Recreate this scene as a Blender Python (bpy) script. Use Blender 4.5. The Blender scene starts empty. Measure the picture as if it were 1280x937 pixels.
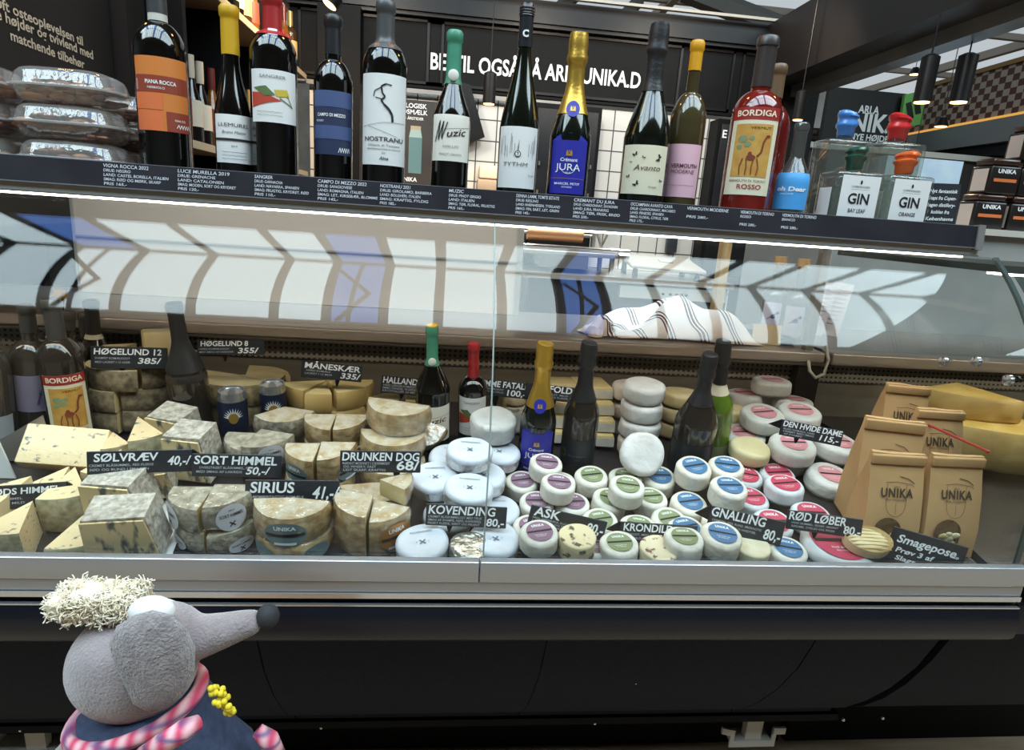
import bpy, bmesh, math, random
from mathutils import Vector, Matrix, Euler
C = bpy.context.scene.collection
S = bpy.context.scene
# ------------------------------------------------------------------ camera, sky, exposure
CAM = Vector((0, -0.8, 1.3)); FPX = 780.0
PITCH, ROLL, YAW = math.radians(14.232), math.radians(-3.998), math.radians(-6.191)
def cam_axes():
    sy, cy, sp, cp = math.sin(YAW), math.cos(YAW), math.sin(PITCH), math.cos(PITCH)
    f = Vector((-sy*cp, cy*cp, -sp)); rt = Vector((cy, sy, 0)); dn = f.cross(rt)
    c, s = math.cos(ROLL), math.sin(ROLL)
    return c*rt + s*dn, -s*rt + c*dn, f
AX, AY, AZ = cam_axes()
cd = bpy.data.cameras.new('camera'); co = bpy.data.objects.new('camera', cd); C.objects.link(co)
cd.sensor_fit = 'HORIZONTAL'; cd.sensor_width = 36; cd.lens = FPX/1280*36; cd.clip_start = 0.02; cd.clip_end = 200
co.matrix_world = Matrix(((AX.x, -AY.x, -AZ.x, CAM.x), (AX.y, -AY.y, -AZ.y, CAM.y), (AX.z, -AY.z, -AZ.z, CAM.z), (0, 0, 0, 1)))
S.camera = co
S.view_settings.view_transform = 'Standard'; S.view_settings.look = 'None'
S.view_settings.gamma = 1; S.view_settings.use_curve_mapping = False
S.view_settings.exposure = 0.32
w = bpy.data.worlds.new('sky'); S.world = w; w.use_nodes = True
bgn = w.node_tree.nodes['Background']; bgn.inputs[0].default_value = (0.42, 0.6, 1.0, 1); bgn.inputs[1].default_value = 1.1
S.cycles.max_bounces = 10; S.cycles.transparent_max_bounces = 24; S.cycles.glossy_bounces = 5
S.cycles.transmission_bounces = 8; S.cycles.diffuse_bounces = 4
S.cycles.caustics_reflective = False; S.cycles.caustics_refractive = False; S.cycles.sample_clamp_indirect = 6
SKY = 8.2          # daylight through the clear roof lights
FROST = 0.6       # daylight through the frosted roof further back
LAMP = 8.0        # tube under the glass shelf
def area(name, loc, rot, sx, sy, power, col):
    l = bpy.data.lights.new(name, 'AREA'); l.shape = 'RECTANGLE'; l.size = sx; l.size_y = sy; l.energy = power; l.color = col
    o = bpy.data.objects.new(name, l); C.objects.link(o); o.location = loc; o.rotation_euler = rot; return o
# ------------------------------------------------------------------ from photograph to place
def ray(px, py): return AX*((px-640)/FPX) + AY*((py-468.5)/FPX) + AZ
def at_y(px, py, Y): d = ray(px, py); return CAM + d*((Y-CAM.y)/d.y)
def at_x(px, py, X): d = ray(px, py); return CAM + d*((X-CAM.x)/d.x)
def at_z(px, py, Z): d = ray(px, py); return CAM + d*((Z-CAM.z)/d.z)
DS = 0.219; DZ = 0.77; DA = math.atan(DS)
def dk(Y): return DZ + (Y-0.03)*DS
def deck(px, py, off=0.0):
    d = ray(px, py); t = (DZ + (CAM.y-0.03)*DS + off - CAM.z)/(d.z - DS*d.y); return CAM + d*t
def depth(p): return (Vector(p)-CAM).dot(AZ)
def mpp(p): return depth(p)/FPX
def face(p): return math.atan2(CAM.x-p[0], -(CAM.y-p[1]))
PI = math.pi
# ------------------------------------------------------------------ materials
def lin(c):
    if isinstance(c, str): c = [int(c[i:i+2], 16)/255 for i in (0, 2, 4)]
    return tuple((x/12.92 if x <= .04045 else ((x+.055)/1.055)**2.4) for x in c) + (1,)
MC = {}
def mat(key, col, rough=.5, metal=0, spec=.5, col2=None, ns=20, nd=4, lo=.35, hi=.65, bump=0, bs=80, coat=0, emit=0, sheen=0, stretch=None, bdist=.002):
    if key in MC: return MC[key]
    m = bpy.data.materials.new(key); m.use_nodes = True; MC[key] = m
    nt = m.node_tree; N = nt.nodes; L = nt.links; b = N['Principled BSDF']
    b.inputs['Base Color'].default_value = lin(col); b.inputs['Roughness'].default_value = rough; b.inputs['Metallic'].default_value = metal
    b.inputs['Specular IOR Level'].default_value = spec; b.inputs['Coat Weight'].default_value = coat; b.inputs['Coat Roughness'].default_value = .12
    if sheen: b.inputs['Sheen Weight'].default_value = sheen; b.inputs['Sheen Roughness'].default_value = .5
    if emit:
        b.inputs['Emission Color'].default_value = lin(col); b.inputs['Emission Strength'].default_value = emit
    tc = N.new('ShaderNodeTexCoord'); co_ = tc.outputs['Object']
    if stretch:
        mp = N.new('ShaderNodeMapping'); mp.inputs['Scale'].default_value = stretch; L.new(co_, mp.inputs[0]); co_ = mp.outputs[0]
    if col2 is None:   # faint, even variation
        c = lin(col); col2 = None
        n = N.new('ShaderNodeTexNoise'); n.inputs['Scale'].default_value = ns; n.inputs['Detail'].default_value = 3; L.new(co_, n.inputs[0])
        r = N.new('ShaderNodeMapRange'); r.inputs[3].default_value = max(0, rough-.06); r.inputs[4].default_value = min(1, rough+.06)
        L.new(n.outputs[0], r.inputs[0]); L.new(r.outputs[0], b.inputs['Roughness'])
    else:
        n = N.new('ShaderNodeTexNoise'); n.inputs['Scale'].default_value = ns; n.inputs['Detail'].default_value = nd; L.new(co_, n.inputs[0])
        r = N.new('ShaderNodeValToRGB'); r.color_ramp.elements[0].position = lo; r.color_ramp.elements[1].position = hi
        r.color_ramp.elements[0].color = lin(col); r.color_ramp.elements[1].color = lin(col2)
        L.new(n.outputs[0], r.inputs[0]); L.new(r.outputs[0], b.inputs['Base Color'])
    if bump:
        n2 = N.new('ShaderNodeTexNoise'); n2.inputs['Scale'].default_value = bs; n2.inputs['Detail'].default_value = 4; L.new(co_, n2.inputs[0])
        bp = N.new('ShaderNodeBump'); bp.inputs['Strength'].default_value = bump; bp.inputs['Distance'].default_value = bdist
        L.new(n2.outputs[0], bp.inputs['Height']); L.new(bp.outputs[0], b.inputs['Normal'])
        if coat: L.new(bp.outputs[0], b.inputs['Coat Normal'])
    return m
def glassmat(key, tint=(1, 1, 1), r0=.045, rough=.0, body=None, bodyfac=0.0, bump=0, bs=60):
    """thin clear sheet: what lies behind shows through, the surface mirrors by Schlick's law"""
    if key in MC: return MC[key]
    m = bpy.data.materials.new(key); m.use_nodes = True; MC[key] = m
    nt = m.node_tree; N = nt.nodes; L = nt.links; N.clear()
    out = N.new('ShaderNodeOutputMaterial'); mix = N.new('ShaderNodeMixShader')
    tr = N.new('ShaderNodeBsdfTransparent'); tr.inputs[0].default_value = tuple(tint)+(1,)
    gl = N.new('ShaderNodeBsdfGlossy'); gl.inputs['Roughness'].default_value = rough
    g = N.new('ShaderNodeNewGeometry'); dp = N.new('ShaderNodeVectorMath'); dp.operation = 'DOT_PRODUCT'
    L.new(g.outputs['Normal'], dp.inputs[0]); L.new(g.outputs['Incoming'], dp.inputs[1])
    def mth(op, a, b=None):
        x = N.new('ShaderNodeMath'); x.operation = op
        for i, v in enumerate((a, b)):
            if v is None: continue
            if isinstance(v, (int, float)): x.inputs[i].default_value = v
            else: L.new(v, x.inputs[i])
        return x.outputs[0]
    c = mth('ABSOLUTE', dp.outputs['Value']); k = mth('POWER', mth('SUBTRACT', 1.0, c), 5.0)
    f = mth('ADD', mth('MULTIPLY', k, 1-r0), r0)
    base = tr.outputs[0]
    if body is not None:
        df = N.new('ShaderNodeBsdfDiffuse'); df.inputs[0].default_value = lin(body)
        m2 = N.new('ShaderNodeMixShader'); m2.inputs[0].default_value = bodyfac; L.new(base, m2.inputs[1]); L.new(df.outputs[0], m2.inputs[2]); base = m2.outputs[0]
    if bump:
        tc = N.new('ShaderNodeTexCoord'); n2 = N.new('ShaderNodeTexNoise'); n2.inputs['Scale'].default_value = bs; n2.inputs['Detail'].default_value = 3; L.new(tc.outputs['Object'], n2.inputs[0])
        bp = N.new('ShaderNodeBump'); bp.inputs['Strength'].default_value = bump; bp.inputs['Distance'].default_value = .006; L.new(n2.outputs[0], bp.inputs['Height']); L.new(bp.outputs[0], gl.inputs['Normal'])
    L.new(f, mix.inputs[0]); L.new(base, mix.inputs[1]); L.new(gl.outputs[0], mix.inputs[2]); L.new(mix.outputs[0], out.inputs[0])
    return m
def emis(key, col, st):
    if key in MC: return MC[key]
    m = bpy.data.materials.new(key); m.use_nodes = True; MC[key] = m; N = m.node_tree.nodes; L = m.node_tree.links
    N.clear(); o = N.new('ShaderNodeOutputMaterial'); e = N.new('ShaderNodeEmission'); e.inputs[0].default_value = lin(col); e.inputs[1].default_value = st
    L.new(e.outputs[0], o.inputs[0]); return m
def brick(key, c1, c2, mortar, sx, sz, ms=.02, axis='XZ', rough=.25, offset=0.0):
    if key in MC: return MC[key]
    m = mat(key, c1, rough); N = m.node_tree.nodes; L = m.node_tree.links; b = N['Principled BSDF']
    tc = N.new('ShaderNodeTexCoord'); sp = N.new('ShaderNodeSeparateXYZ'); cb = N.new('ShaderNodeCombineXYZ'); L.new(tc.outputs['Object'], sp.inputs[0])
    L.new(sp.outputs[axis[0]], cb.inputs[0]); L.new(sp.outputs[axis[1]], cb.inputs[1])
    t = N.new('ShaderNodeTexBrick'); t.offset = offset; t.inputs['Scale'].default_value = 1; t.inputs['Brick Width'].default_value = sx; t.inputs['Row Height'].default_value = sz
    t.inputs['Mortar Size'].default_value = ms; t.inputs['Mortar Smooth'].default_value = .1
    for i, c in zip((1, 2, 3), (c1, c2, mortar)): t.inputs[i].default_value = lin(c)
    L.new(cb.outputs[0], t.inputs[0]); L.new(t.outputs[0], b.inputs['Base Color']); return m
# ------------------------------------------------------------------ mesh building
I4 = Matrix.Identity(4)
def T(x, y, z): return Matrix.Translation((x, y, z))
def RX(a): return Matrix.Rotation(a, 4, 'X')
def RY(a): return Matrix.Rotation(a, 4, 'Y')
def RZ(a): return Matrix.Rotation(a, 4, 'Z')
WM = {}                      # world matrix of every object as built
def place(o, M=None, parent=None):
    M = M.copy() if M is not None else Matrix.Identity(4); WM[o.name] = M
    if parent is not None:
        o.parent = parent; o.matrix_parent_inverse = WM[parent.name].inverted()
    o.matrix_basis = M
class MB:
    def __init__(s): s.v = []; s.f = []; s.m = []
    def add(s, vs, fs, M=None, mi=0):
        n = len(s.v); s.v += [tuple(M @ Vector(v)) if M is not None else tuple(v) for v in vs]
        s.f += [tuple(i+n for i in f) for f in fs]; s.m += [mi]*len(fs); return s
    def box(s, x0, x1, y0, y1, z0, z1, M=None, mi=0):
        return s.add([(x0,y0,z0),(x1,y0,z0),(x1,y1,z0),(x0,y1,z0),(x0,y0,z1),(x1,y0,z1),(x1,y1,z1),(x0,y1,z1)],
                     [(3,2,1,0),(4,5,6,7),(0,1,5,4),(1,2,6,5),(2,3,7,6),(3,0,4,7)], M, mi)
    def rbox(s, x0, x1, y0, y1, z0, z1, r, M=None, mi=0, seg=3):
        bm = bmesh.new(); bmesh.ops.create_cube(bm, size=1)
        for v in bm.verts: v.co = Vector(((x0+x1)/2+v.co.x*(x1-x0), (y0+y1)/2+v.co.y*(y1-y0), (z0+z1)/2+v.co.z*(z1-z0)))
        bmesh.ops.bevel(bm, geom=list(bm.edges), offset=r, segments=seg, profile=.5, affect='EDGES')
        s.bm(bm, M, mi); return s
    def bm(s, bm, M=None, mi=0):
        bm.verts.index_update(); s.add([v.co[:] for v in bm.verts], [tuple(v.index for v in f.verts) for f in bm.faces], M, mi); bm.free(); return s
    def lathe(s, prof, n=32, M=None, mi=0, a0=0, a1=2*PI):
        full = abs(a1-a0-2*PI) < 1e-6; k = n if full else n+1; vs = []; fs = []
        for r, z in prof:
            for i in range(k):
                a = a0+(a1-a0)*i/n; vs.append((r*math.cos(a), r*math.sin(a), z))
        for j in range(len(prof)-1):
            for i in range(n):
                i2 = (i+1) % k
                fs.append((j*k+i, j*k+i2, (j+1)*k+i2, (j+1)*k+i))
        if full:
            if prof[0][0] > 1e-6: fs.append(tuple(reversed(range(k))))
            if prof[-1][0] > 1e-6: fs.append(tuple((len(prof)-1)*k+i for i in range(k)))
        return s.add(vs, fs, M, mi)
    def tube(s, pts, r, n=8, M=None, mi=0, closed=False):
        P = [Vector(p) for p in pts]; vs = []; fs = []; up = Vector((0.13, .21, 1)).normalized()
        for i, p in enumerate(P):
            d = (P[(i+1) % len(P)] if closed else P[min(i+1, len(P)-1)]) - (P[i-1] if closed else P[max(i-1, 0)])
            d.normalize(); a = d.cross(up); a = a.normalized() if a.length > 1e-4 else Vector((1, 0, 0)); b = d.cross(a)
            rr = r[i] if isinstance(r, (list, tuple)) else r
            for k in range(n): t = 2*PI*k/n; vs.append(p+a*(rr*math.cos(t))+b*(rr*math.sin(t)))
        m = len(P)
        for i in range(m if closed else m-1):
            for k in range(n):
                j = (i+1) % m; fs.append((i*n+k, i*n+(k+1) % n, j*n+(k+1) % n, j*n+k))
        if not closed: fs += [tuple(reversed(range(n))), tuple((m-1)*n+k for k in range(n))]
        return s.add(vs, fs, M, mi)
    def prism(s, poly, z0, z1, M=None, mi=0, top=None):
        n = len(poly); vs = [(x, y, z0) for x, y in poly]+[(x, y, z1) for x, y in (top or poly)]
        return s.add(vs, [tuple(reversed(range(n))), tuple(range(n, 2*n))]+[(i, (i+1) % n, n+(i+1) % n, n+i) for i in range(n)], M, mi)
    def extrude_x(s, prof, x0, x1, M=None, mi=0, closed=True):
        """profile of (y,z) points swept along X"""
        n = len(prof); vs = [(x0, y, z) for y, z in prof]+[(x1, y, z) for y, z in prof]
        fs = [(i, (i+1) % n, n+(i+1) % n, n+i) for i in range(n if closed else n-1)]
        if closed: fs += [tuple(range(n-1, -1, -1)), tuple(range(n, 2*n))]
        return s.add(vs, fs, M, mi)
    def ball(s, c, r, M=None, mi=0, u=12, v=8, sc=(1, 1, 1)):
        prof = [(max(1e-5, math.sin(PI*j/v)) if 0 < j < v else 0.0, -math.cos(PI*j/v)) for j in range(v+1)]
        M2 = (M or I4) @ T(*c) @ Matrix.Diagonal((r*sc[0], r*sc[1], r*sc[2], 1))
        return s.lathe(prof, u, M2, mi)
    def ellipse(s, rx, ry, M=None, mi=0, n=36):
        return s.add([(rx*math.cos(2*PI*i/n), ry*math.sin(2*PI*i/n), 0) for i in range(n)], [tuple(range(n))], M, mi)
    def quad(s, pts, M=None, mi=0): return s.add(pts, [tuple(range(len(pts)))], M, mi)
    def build(s, name, ms, parent=None, smooth=40, M=None, jit=0):
        me = bpy.data.meshes.new(name); me.from_pydata(s.v, [], s.f)
        for m in (ms if isinstance(ms, (list, tuple)) else [ms]): me.materials.append(m)
        for p, i in zip(me.polygons, s.m): p.material_index = i
        bm = bmesh.new(); bm.from_mesh(me); bmesh.ops.remove_doubles(bm, verts=bm.verts, dist=1e-6); bmesh.ops.recalc_face_normals(bm, faces=bm.faces) if s.solid() else None
        if jit:
            for v in bm.verts:
                h = math.sin(v.co.x*91+v.co.y*57+v.co.z*133)+math.sin(v.co.x*41-v.co.y*83+v.co.z*29+2)
                v.co *= 1+jit*h
        bm.to_mesh(me); bm.free()
        if smooth:
            me.polygons.foreach_set('use_smooth', [True]*len(me.polygons))
            me.set_sharp_from_angle(angle=math.radians(smooth))
        o = bpy.data.objects.new(name, me); C.objects.link(o)
        place(o, M, parent); return o
    flat = False
    def solid(s): return not s.flat
class FB(MB): flat = True      # open patches (labels, lettering): keep the winding
def thing(name, label, cat, M=None, group=None):
    o = bpy.data.objects.new(name, None); C.objects.link(o); o.empty_display_size = .02
    place(o, M); o['label'] = label; o['category'] = cat
    if group: o['group'] = group
    return o
def tag(o, label, cat, group=None, kind=None):
    o['label'] = label; o['category'] = cat
    if group: o['group'] = group
    if kind: o['kind'] = kind
    return o
def struct(o): o['kind'] = 'structure'; return o
def dup(root, M, label, group=None):
    r = root.copy(); C.objects.link(r); place(r, M); r['label'] = label
    if group: r['group'] = group
    for ch in root.children:
        c = ch.copy(); C.objects.link(c); inv = ch.matrix_parent_inverse.copy(); c.parent = r; c.matrix_parent_inverse = inv
        for g in ch.children:
            d = g.copy(); C.objects.link(d); inv = g.matrix_parent_inverse.copy(); d.parent = c; d.matrix_parent_inverse = inv
    return r
# ------------------------------------------------------------------ lettering
TX = {}
def glyphs(body, bold=0.0, align='CENTER', spacing=1.0):
    k = (body, bold, align, spacing)
    if k in TX: return TX[k]
    cu = bpy.data.curves.new('t', 'FONT'); cu.body = body; cu.size = 1; cu.offset = bold; cu.align_x = align; cu.space_character = spacing; cu.resolution_u = 3
    cu.space_line = 1.0
    o = bpy.data.objects.new('t', cu); me = bpy.data.meshes.new_from_object(o)
    vs = [(v.co.x, v.co.y) for v in me.vertices]; fs = [tuple(p.vertices) for p in me.polygons]
    bpy.data.objects.remove(o); bpy.data.curves.remove(cu); bpy.data.meshes.remove(me)
    TX[k] = (vs, fs); return TX[k]
CAPH = 0.69
def write(mb, body, h, f, x=0, y=0, bold=0.0, align='CENTER', width=None, shear=0, rot=0, spacing=1.0, mi=0):
    """letters of cap height h, base line centre at (x,y) of a 2-D sheet; f maps the sheet into space"""
    vs, fs = glyphs(body, bold, align, spacing)
    if not vs: return
    s = h/CAPH; sx = s
    if width:
        xs = [v[0] for v in vs]; sx = width/(max(xs)-min(xs))
    c, sn = math.cos(rot), math.sin(rot); out = []
    for a, b in vs:
        a, b = a*sx+b*s*shear, b*s
        out.append(f(x+a*c-b*sn, y+a*sn+b*c))
    mb.add(out, fs, None, mi)
def sheet(M=None, eps=.0004):          # upright sheet facing -Y
    return (lambda u, v: tuple((M or I4) @ Vector((u, -eps, v))))
def flatsheet(M=None, eps=.0004):      # level sheet facing +Z
    return (lambda u, v: tuple((M or I4) @ Vector((u, v, eps))))
def drum(r, eps=.0004, z=0):             # bent round a bottle, facing -Y
    return (lambda u, v: (((r(v) if callable(r) else r)+eps)*math.sin(u/(r(v) if callable(r) else r)), -((r(v) if callable(r) else r)+eps)*math.cos(u/(r(v) if callable(r) else r)), v+z))
def patch(mb, f, u0, u1, v0, v1, nu=16, nv=2, mi=0):
    vs = [f(u0+(u1-u0)*i/nu, v0+(v1-v0)*j/nv) for j in range(nv+1) for i in range(nu+1)]
    fs = [(j*(nu+1)+i, j*(nu+1)+i+1, (j+1)*(nu+1)+i+1, (j+1)*(nu+1)+i) for j in range(nv) for i in range(nu)]
    mb.add(vs, fs, None, mi)
def poly(mb, f, pts, mi=0):
    us = [p[0] for p in pts]; u0, u1 = min(us), max(us); n = 1
    if u1-u0 > .003:
        vm = sum(p[1] for p in pts)/len(pts); m = Vector(f((u0+u1)/2, vm)); c = (Vector(f(u0, vm))+Vector(f(u1, vm)))/2
        if (m-c).length > 2e-4: n = min(24, int((u1-u0)/.0025)+1)      # bent sheet: cut into strips so that it follows the curve
    if n == 1: mb.add([f(u, v) for u, v in pts], [tuple(range(len(pts)))], None, mi); return
    def clip(P, k, sgn):
        o = []
        for a, b in zip(P, P[1:]+P[:1]):
            ia, ib = (a[0]-k)*sgn >= 0, (b[0]-k)*sgn >= 0
            if ia: o.append(a)
            if ia != ib: t = (k-a[0])/(b[0]-a[0]); o.append((k, a[1]+t*(b[1]-a[1])))
        return o
    for i in range(n):
        q = clip(list(pts), u0+(u1-u0)*i/n, 1); q = clip(q, u0+(u1-u0)*(i+1)/n, -1) if len(q) > 2 else q
        if len(q) > 2: mb.add([f(u, v) for u, v in q], [tuple(range(len(q)))], None, mi)
def stroke(mb, f, pts, w, mi=0):
    for (x0, y0), (x1, y1) in zip(pts, pts[1:]):
        dx, dy = x1-x0, y1-y0; l = math.hypot(dx, dy) or 1; nx, ny = -dy/l*w/2, dx/l*w/2
        poly(mb, f, [(x0-nx, y0-ny), (x1-nx, y1-ny), (x1+nx, y1+ny), (x0+nx, y0+ny)], mi)
def disc(mb, f, x, y, rx, ry=None, n=20, mi=0):
    ry = ry or rx; poly(mb, f, [(x+rx*math.cos(2*PI*i/n), y+ry*math.sin(2*PI*i/n)) for i in range(n)], mi)
YF = 0.42
def dk(Y): return DZ + (min(Y, YF)-0.03)*DS
_dk0 = deck
def deck(px, py, off=0.0):
    p = _dk0(px, py, off)
    return p if p.y <= YF else at_z(px, py, dk(YF)+off)
# ------------------------------------------------------------------ palette
steel = mat('brushed_steel', 'b9b4ad', .34, .85, bump=.05, bs=60, stretch=(.02, 1, 6))
steel_d = mat('dull_steel', 'a39b92', .42, .6, bump=.04, bs=50, stretch=(.03, 1, 5))
steel_w = mat('well_steel', 'a1978a', .38, .4, col2='8d8375', ns=6, bump=.05, bs=40, stretch=(.05, 1, 4))
lipm = mat('lip_steel', 'b6b6b8', .3, .7, stretch=(.02, 1, 6))
chrome = mat('bright_trim', 'e4e6ea', .15, .9)
blk = mat('black_laminate', '0e0e10', .4, spec=.3)
blk_m = mat('black_matte', '101011', .62, spec=.15, col2='0c0c0d', ns=9)
blk_g = mat('black_bumper', '0c0e17', .33, bump=.12, bs=300)
felt = mat('black_textured_panel', '0a0f1c', .75, spec=.25, col2='161f31', ns=260, lo=.3, hi=.7, bump=.35, bs=500)
chalk = mat('chalkboard', '1e1c22', .65, spec=.25, col2='27252b', ns=14)
slate = mat('sign_slate', '202226', .5, col2='2a2c31', ns=30)
white_i = mat('chalk_ink', 'f2f2f0', .7)
white_p = mat('white_print', 'efefec', .6)
black_i = mat('black_ink', '1c1a1a', .6)
grey_i = mat('grey_ink', '6d6a66', .6)
deckm = mat('deck_black', '2a2627', .35, col2='352f2f', ns=8)
glass = glassmat('clear_glass', (.97, .98, .972), .031)
endglass = glassmat('end_glass', (.95, .96, .955), .045)
greenedge = mat('glass_edge', '6f8d84', .1, spec=.8)
# ------------------------------------------------------------------ the hall
floor = struct(MB().box(-9, 14, -7, 22, -.1, 0).build('floor', mat('floor_wood', 'a38c74', .5, col2='8d765f', ns=5, stretch=(1, 6, 1)), smooth=0))
hallw = mat('hall_plaster', '8e8c8a', .7, col2='807e7c', ns=2)
struct(MB().box(-9, 14, 22, 22.2, 0, 6.5).build('wall_far', mat('hall_far_wall', 'a9a49c', .7, col2='8d8880', ns=1.5), smooth=0))
struct(MB().box(-9, 14, -7.2, -7, 0, 6.5).build('wall_front', hallw, smooth=0))
struct(MB().box(-9.2, -9, -7, 22, 0, 6.5).build('wall_left', hallw, smooth=0))
struct(MB().box(14, 14.2, -7, 22, 0, 6.5).build('wall_right', hallw, smooth=0))
ZR = 5.6
iron = mat('roof_iron', '6b6560', .55, col2='5c5752', ns=4)
roofw = mat('roof_boards', '77716a', .7, col2='6a645e', ns=2)
# steep glazed gable over the counter: clear panes on both slopes, some vents open to the blue sky
skyp = emis('sky_pane', 'd6ecf4', SKY)
vent = emis('open_vent_sky', '6f9bf0', SKY*.6)
SX = [(p-560)*.0076 for p in (-160, -90, 60, 133, 205, 282, 369, 425, 487, 548, 620, 689, 744, 809, 876, 945, 1020, 1100, 1190, 1290, 1400, 1520)]
RIDGE = (-1.15, 6.1); EAVE = (-2.95, 4.5); VAL = (.15, 5.35)
opens = {(7, 0): 1, (7, 1): 1, (11, 0): 1, (11, 1): 1, (3, 1): 1}
k = 1
for i in range(len(SX)-1):
    for side, E_ in ((0, EAVE), (1, VAL)):
        o = FB().quad([(SX[i]+.03, RIDGE[0], RIDGE[1]), (SX[i+1]-.03, RIDGE[0], RIDGE[1]), (SX[i+1]-.03, E_[0], E_[1]), (SX[i]+.03, E_[0], E_[1])]).build('window_%d' % k, vent if (i, side) in opens else skyp, smooth=0); struct(o); k += 1
bars = MB()
for x in SX:
    for E_ in (EAVE, VAL): bars.tube([(x, RIDGE[0], RIDGE[1]-.03), (x, E_[0], E_[1]-.03)], .045, 6)
for q in (RIDGE, EAVE, VAL): bars.box(SX[0], SX[-1], q[0]-.05, q[0]+.05, q[1]-.12, q[1]-.01)
def onroof(x, t, d=.1): return (x, RIDGE[0]+(EAVE[0]-RIDGE[0])*t, RIDGE[1]+(EAVE[1]-RIDGE[1])*t-d)
for i in (3, 7, 11):   # raised stays of the open vents
    a, b = SX[i], SX[i+1]
    bars.tube([onroof(a+.05, .15), onroof(b-.12, .5, .2), onroof(a+.1, .95)], .028, 6).tube([onroof((a+b)/2, 0), onroof((a+b)/2-.05, 1)], .02, 6)
struct(bars.build('trim_1', iron, smooth=0))
rb = MB()
rb.box(-9, SX[0], -7, 8, ZR, ZR+.1).box(SX[-1], 14, -7, 8, ZR, ZR+.1)
rb.box(SX[0], SX[-1], -7, EAVE[0], EAVE[1]-.02, EAVE[1]+.1).box(SX[0], SX[-1], VAL[0], 6, VAL[1]-.02, VAL[1]+.1)
struct(rb.build('ceiling', roofw, smooth=0))
frost = emis('frosted_roof', 'd5dee4', FROST)
k0 = k
for i in range(9):
    for j in range(5):
        x0 = -9+i*2.6; y0 = 6.1+j*3.2
        struct(FB().quad([(x0+.06, y0+.05, ZR+.02), (x0+.06, y0+3.1, ZR+.02), (x0+2.54, y0+3.1, ZR+.02), (x0+2.54, y0+.05, ZR+.02)]).build('window_%d' % k, frost, smooth=0)); k += 1
fb = MB()
for i in range(10): fb.box(-9+i*2.6-.07, -9+i*2.6+.07, 6, 22, ZR-.15, ZR+.05)
for j in range(6): fb.box(-9, 14, 6+j*3.2-.06, 6+j*3.2+.06, ZR-.1, ZR+.05)
struct(fb.build('trim_2', mat('pale_roof_bars', '9a9388', .6), smooth=0))
# ------------------------------------------------------------------ the stall behind the counter
XW = 2.2; YB = 3.4; XL = -1.3
tile = brick('white_tiles', 'd9d6d0', 'd2cec8', '55524e', .125, .125, .004, 'XZ', .2)
struct(MB().box(-.9, XW, YB, YB+.1, 0, 2.0).build('wall_back', tile, smooth=0))
struct(MB().box(XL-.1, XL, .62, YB+.1, 0, 2.6).build('wall_side', blk_m, smooth=0))
fa = thing('fascia_board', 'long black panelled fascia board with white ordering text above the tiles', 'sign board', T(.1, YB-.04, 2.02))
MB().box(-1.1, 2.1, 0, .05, 0, .40).build('board', blk_m, fa, 0, T(.1, YB-.04, 2.02))
fr = MB()
for x0, x1 in ((-1.05, -.2), (-.3, 1.28), (1.33, 1.62), (1.67, 2.06)):
    fr.box(x0, x1, -.012, 0, .36, .375).box(x0, x1, -.012, 0, .02, .035).box(x0, x0+.015, -.012, 0, .02, .375).box(x1-.015, x1, -.012, 0, .02, .375)
fr.build('moulding', blk, fa, 0, T(.1, YB-.04, 2.02))
MB().box(-1.1, .55, -.015, 0, -.035, -.01).build('lower_strip', mat('grey_strip', '8d8a86', .4, .5), fa, 0, T(.1, YB-.04, 2.02))
lt = FB(); a = at_y(538, 76, YB-.04); b = at_y(800, 103, YB-.04)
write(lt, 'BESTIL OGSÅ PÅ ARLAUNIKA.D', .088, sheet(T((a.x+b.x)/2, YB-.045, a.z-.045), .002), bold=.022, width=b.x-a.x)
lt.build('lettering', white_p, fa, 0)
struct(MB().box(-1.0, XW+.1, YB-.12, YB, 2.42, 2.5).box(-1.0, XW+.1, YB-.06, YB, 2.5, 2.56).box(-1., XW, YB-.1, YB-.02, 2.40, 2.42).build('beam_back', blk, smooth=0))
struct(MB().box(-1.0, XW+.1, YB-.13, YB-.1, 2.56, 2.575).build('trim_3', mat('pale_edge', 'b7b0a4', .5), smooth=0))
# steel and black beam along the right side of the stall, with its post
struct(MB().box(1.9, 2.06, -1.2, YB, 2.2, 2.56).build('beam_right', mat('beam_black', '2a2523', .5, col2='221e1d', ns=3), smooth=0))
struct(MB().box(2.06, 2.16, -1.2, YB, 2.14, 2.2).build('trim_4', mat('beam_steel', '8b8b89', .4, .6, col2='777776', ns=3), smooth=0))
struct(MB().box(2.03, 2.25, YB-.16, YB+.02, 0, 2.56).build('pillar_right', blk_m, smooth=0))
struct(MB().tube([at_y(855, -12, 5.0), at_y(985, 38, 5.0)], .09, 6).tube([at_y(680, 30, 8), at_y(720, -8, 8)], .09, 6).tube([at_y(800, 0, 7.), at_y(740, 60, 7.)], .07, 6).build('beam_hall', mat('hall_beam', '55534f', .6), smooth=0))
struct(MB().box(at_y(398, 150, 3.25).x, at_y(450, 150, 3.25).x, 3.24, 3.34, 0, 2.4).build('pillar_corner', blk_m, smooth=0))
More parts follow.
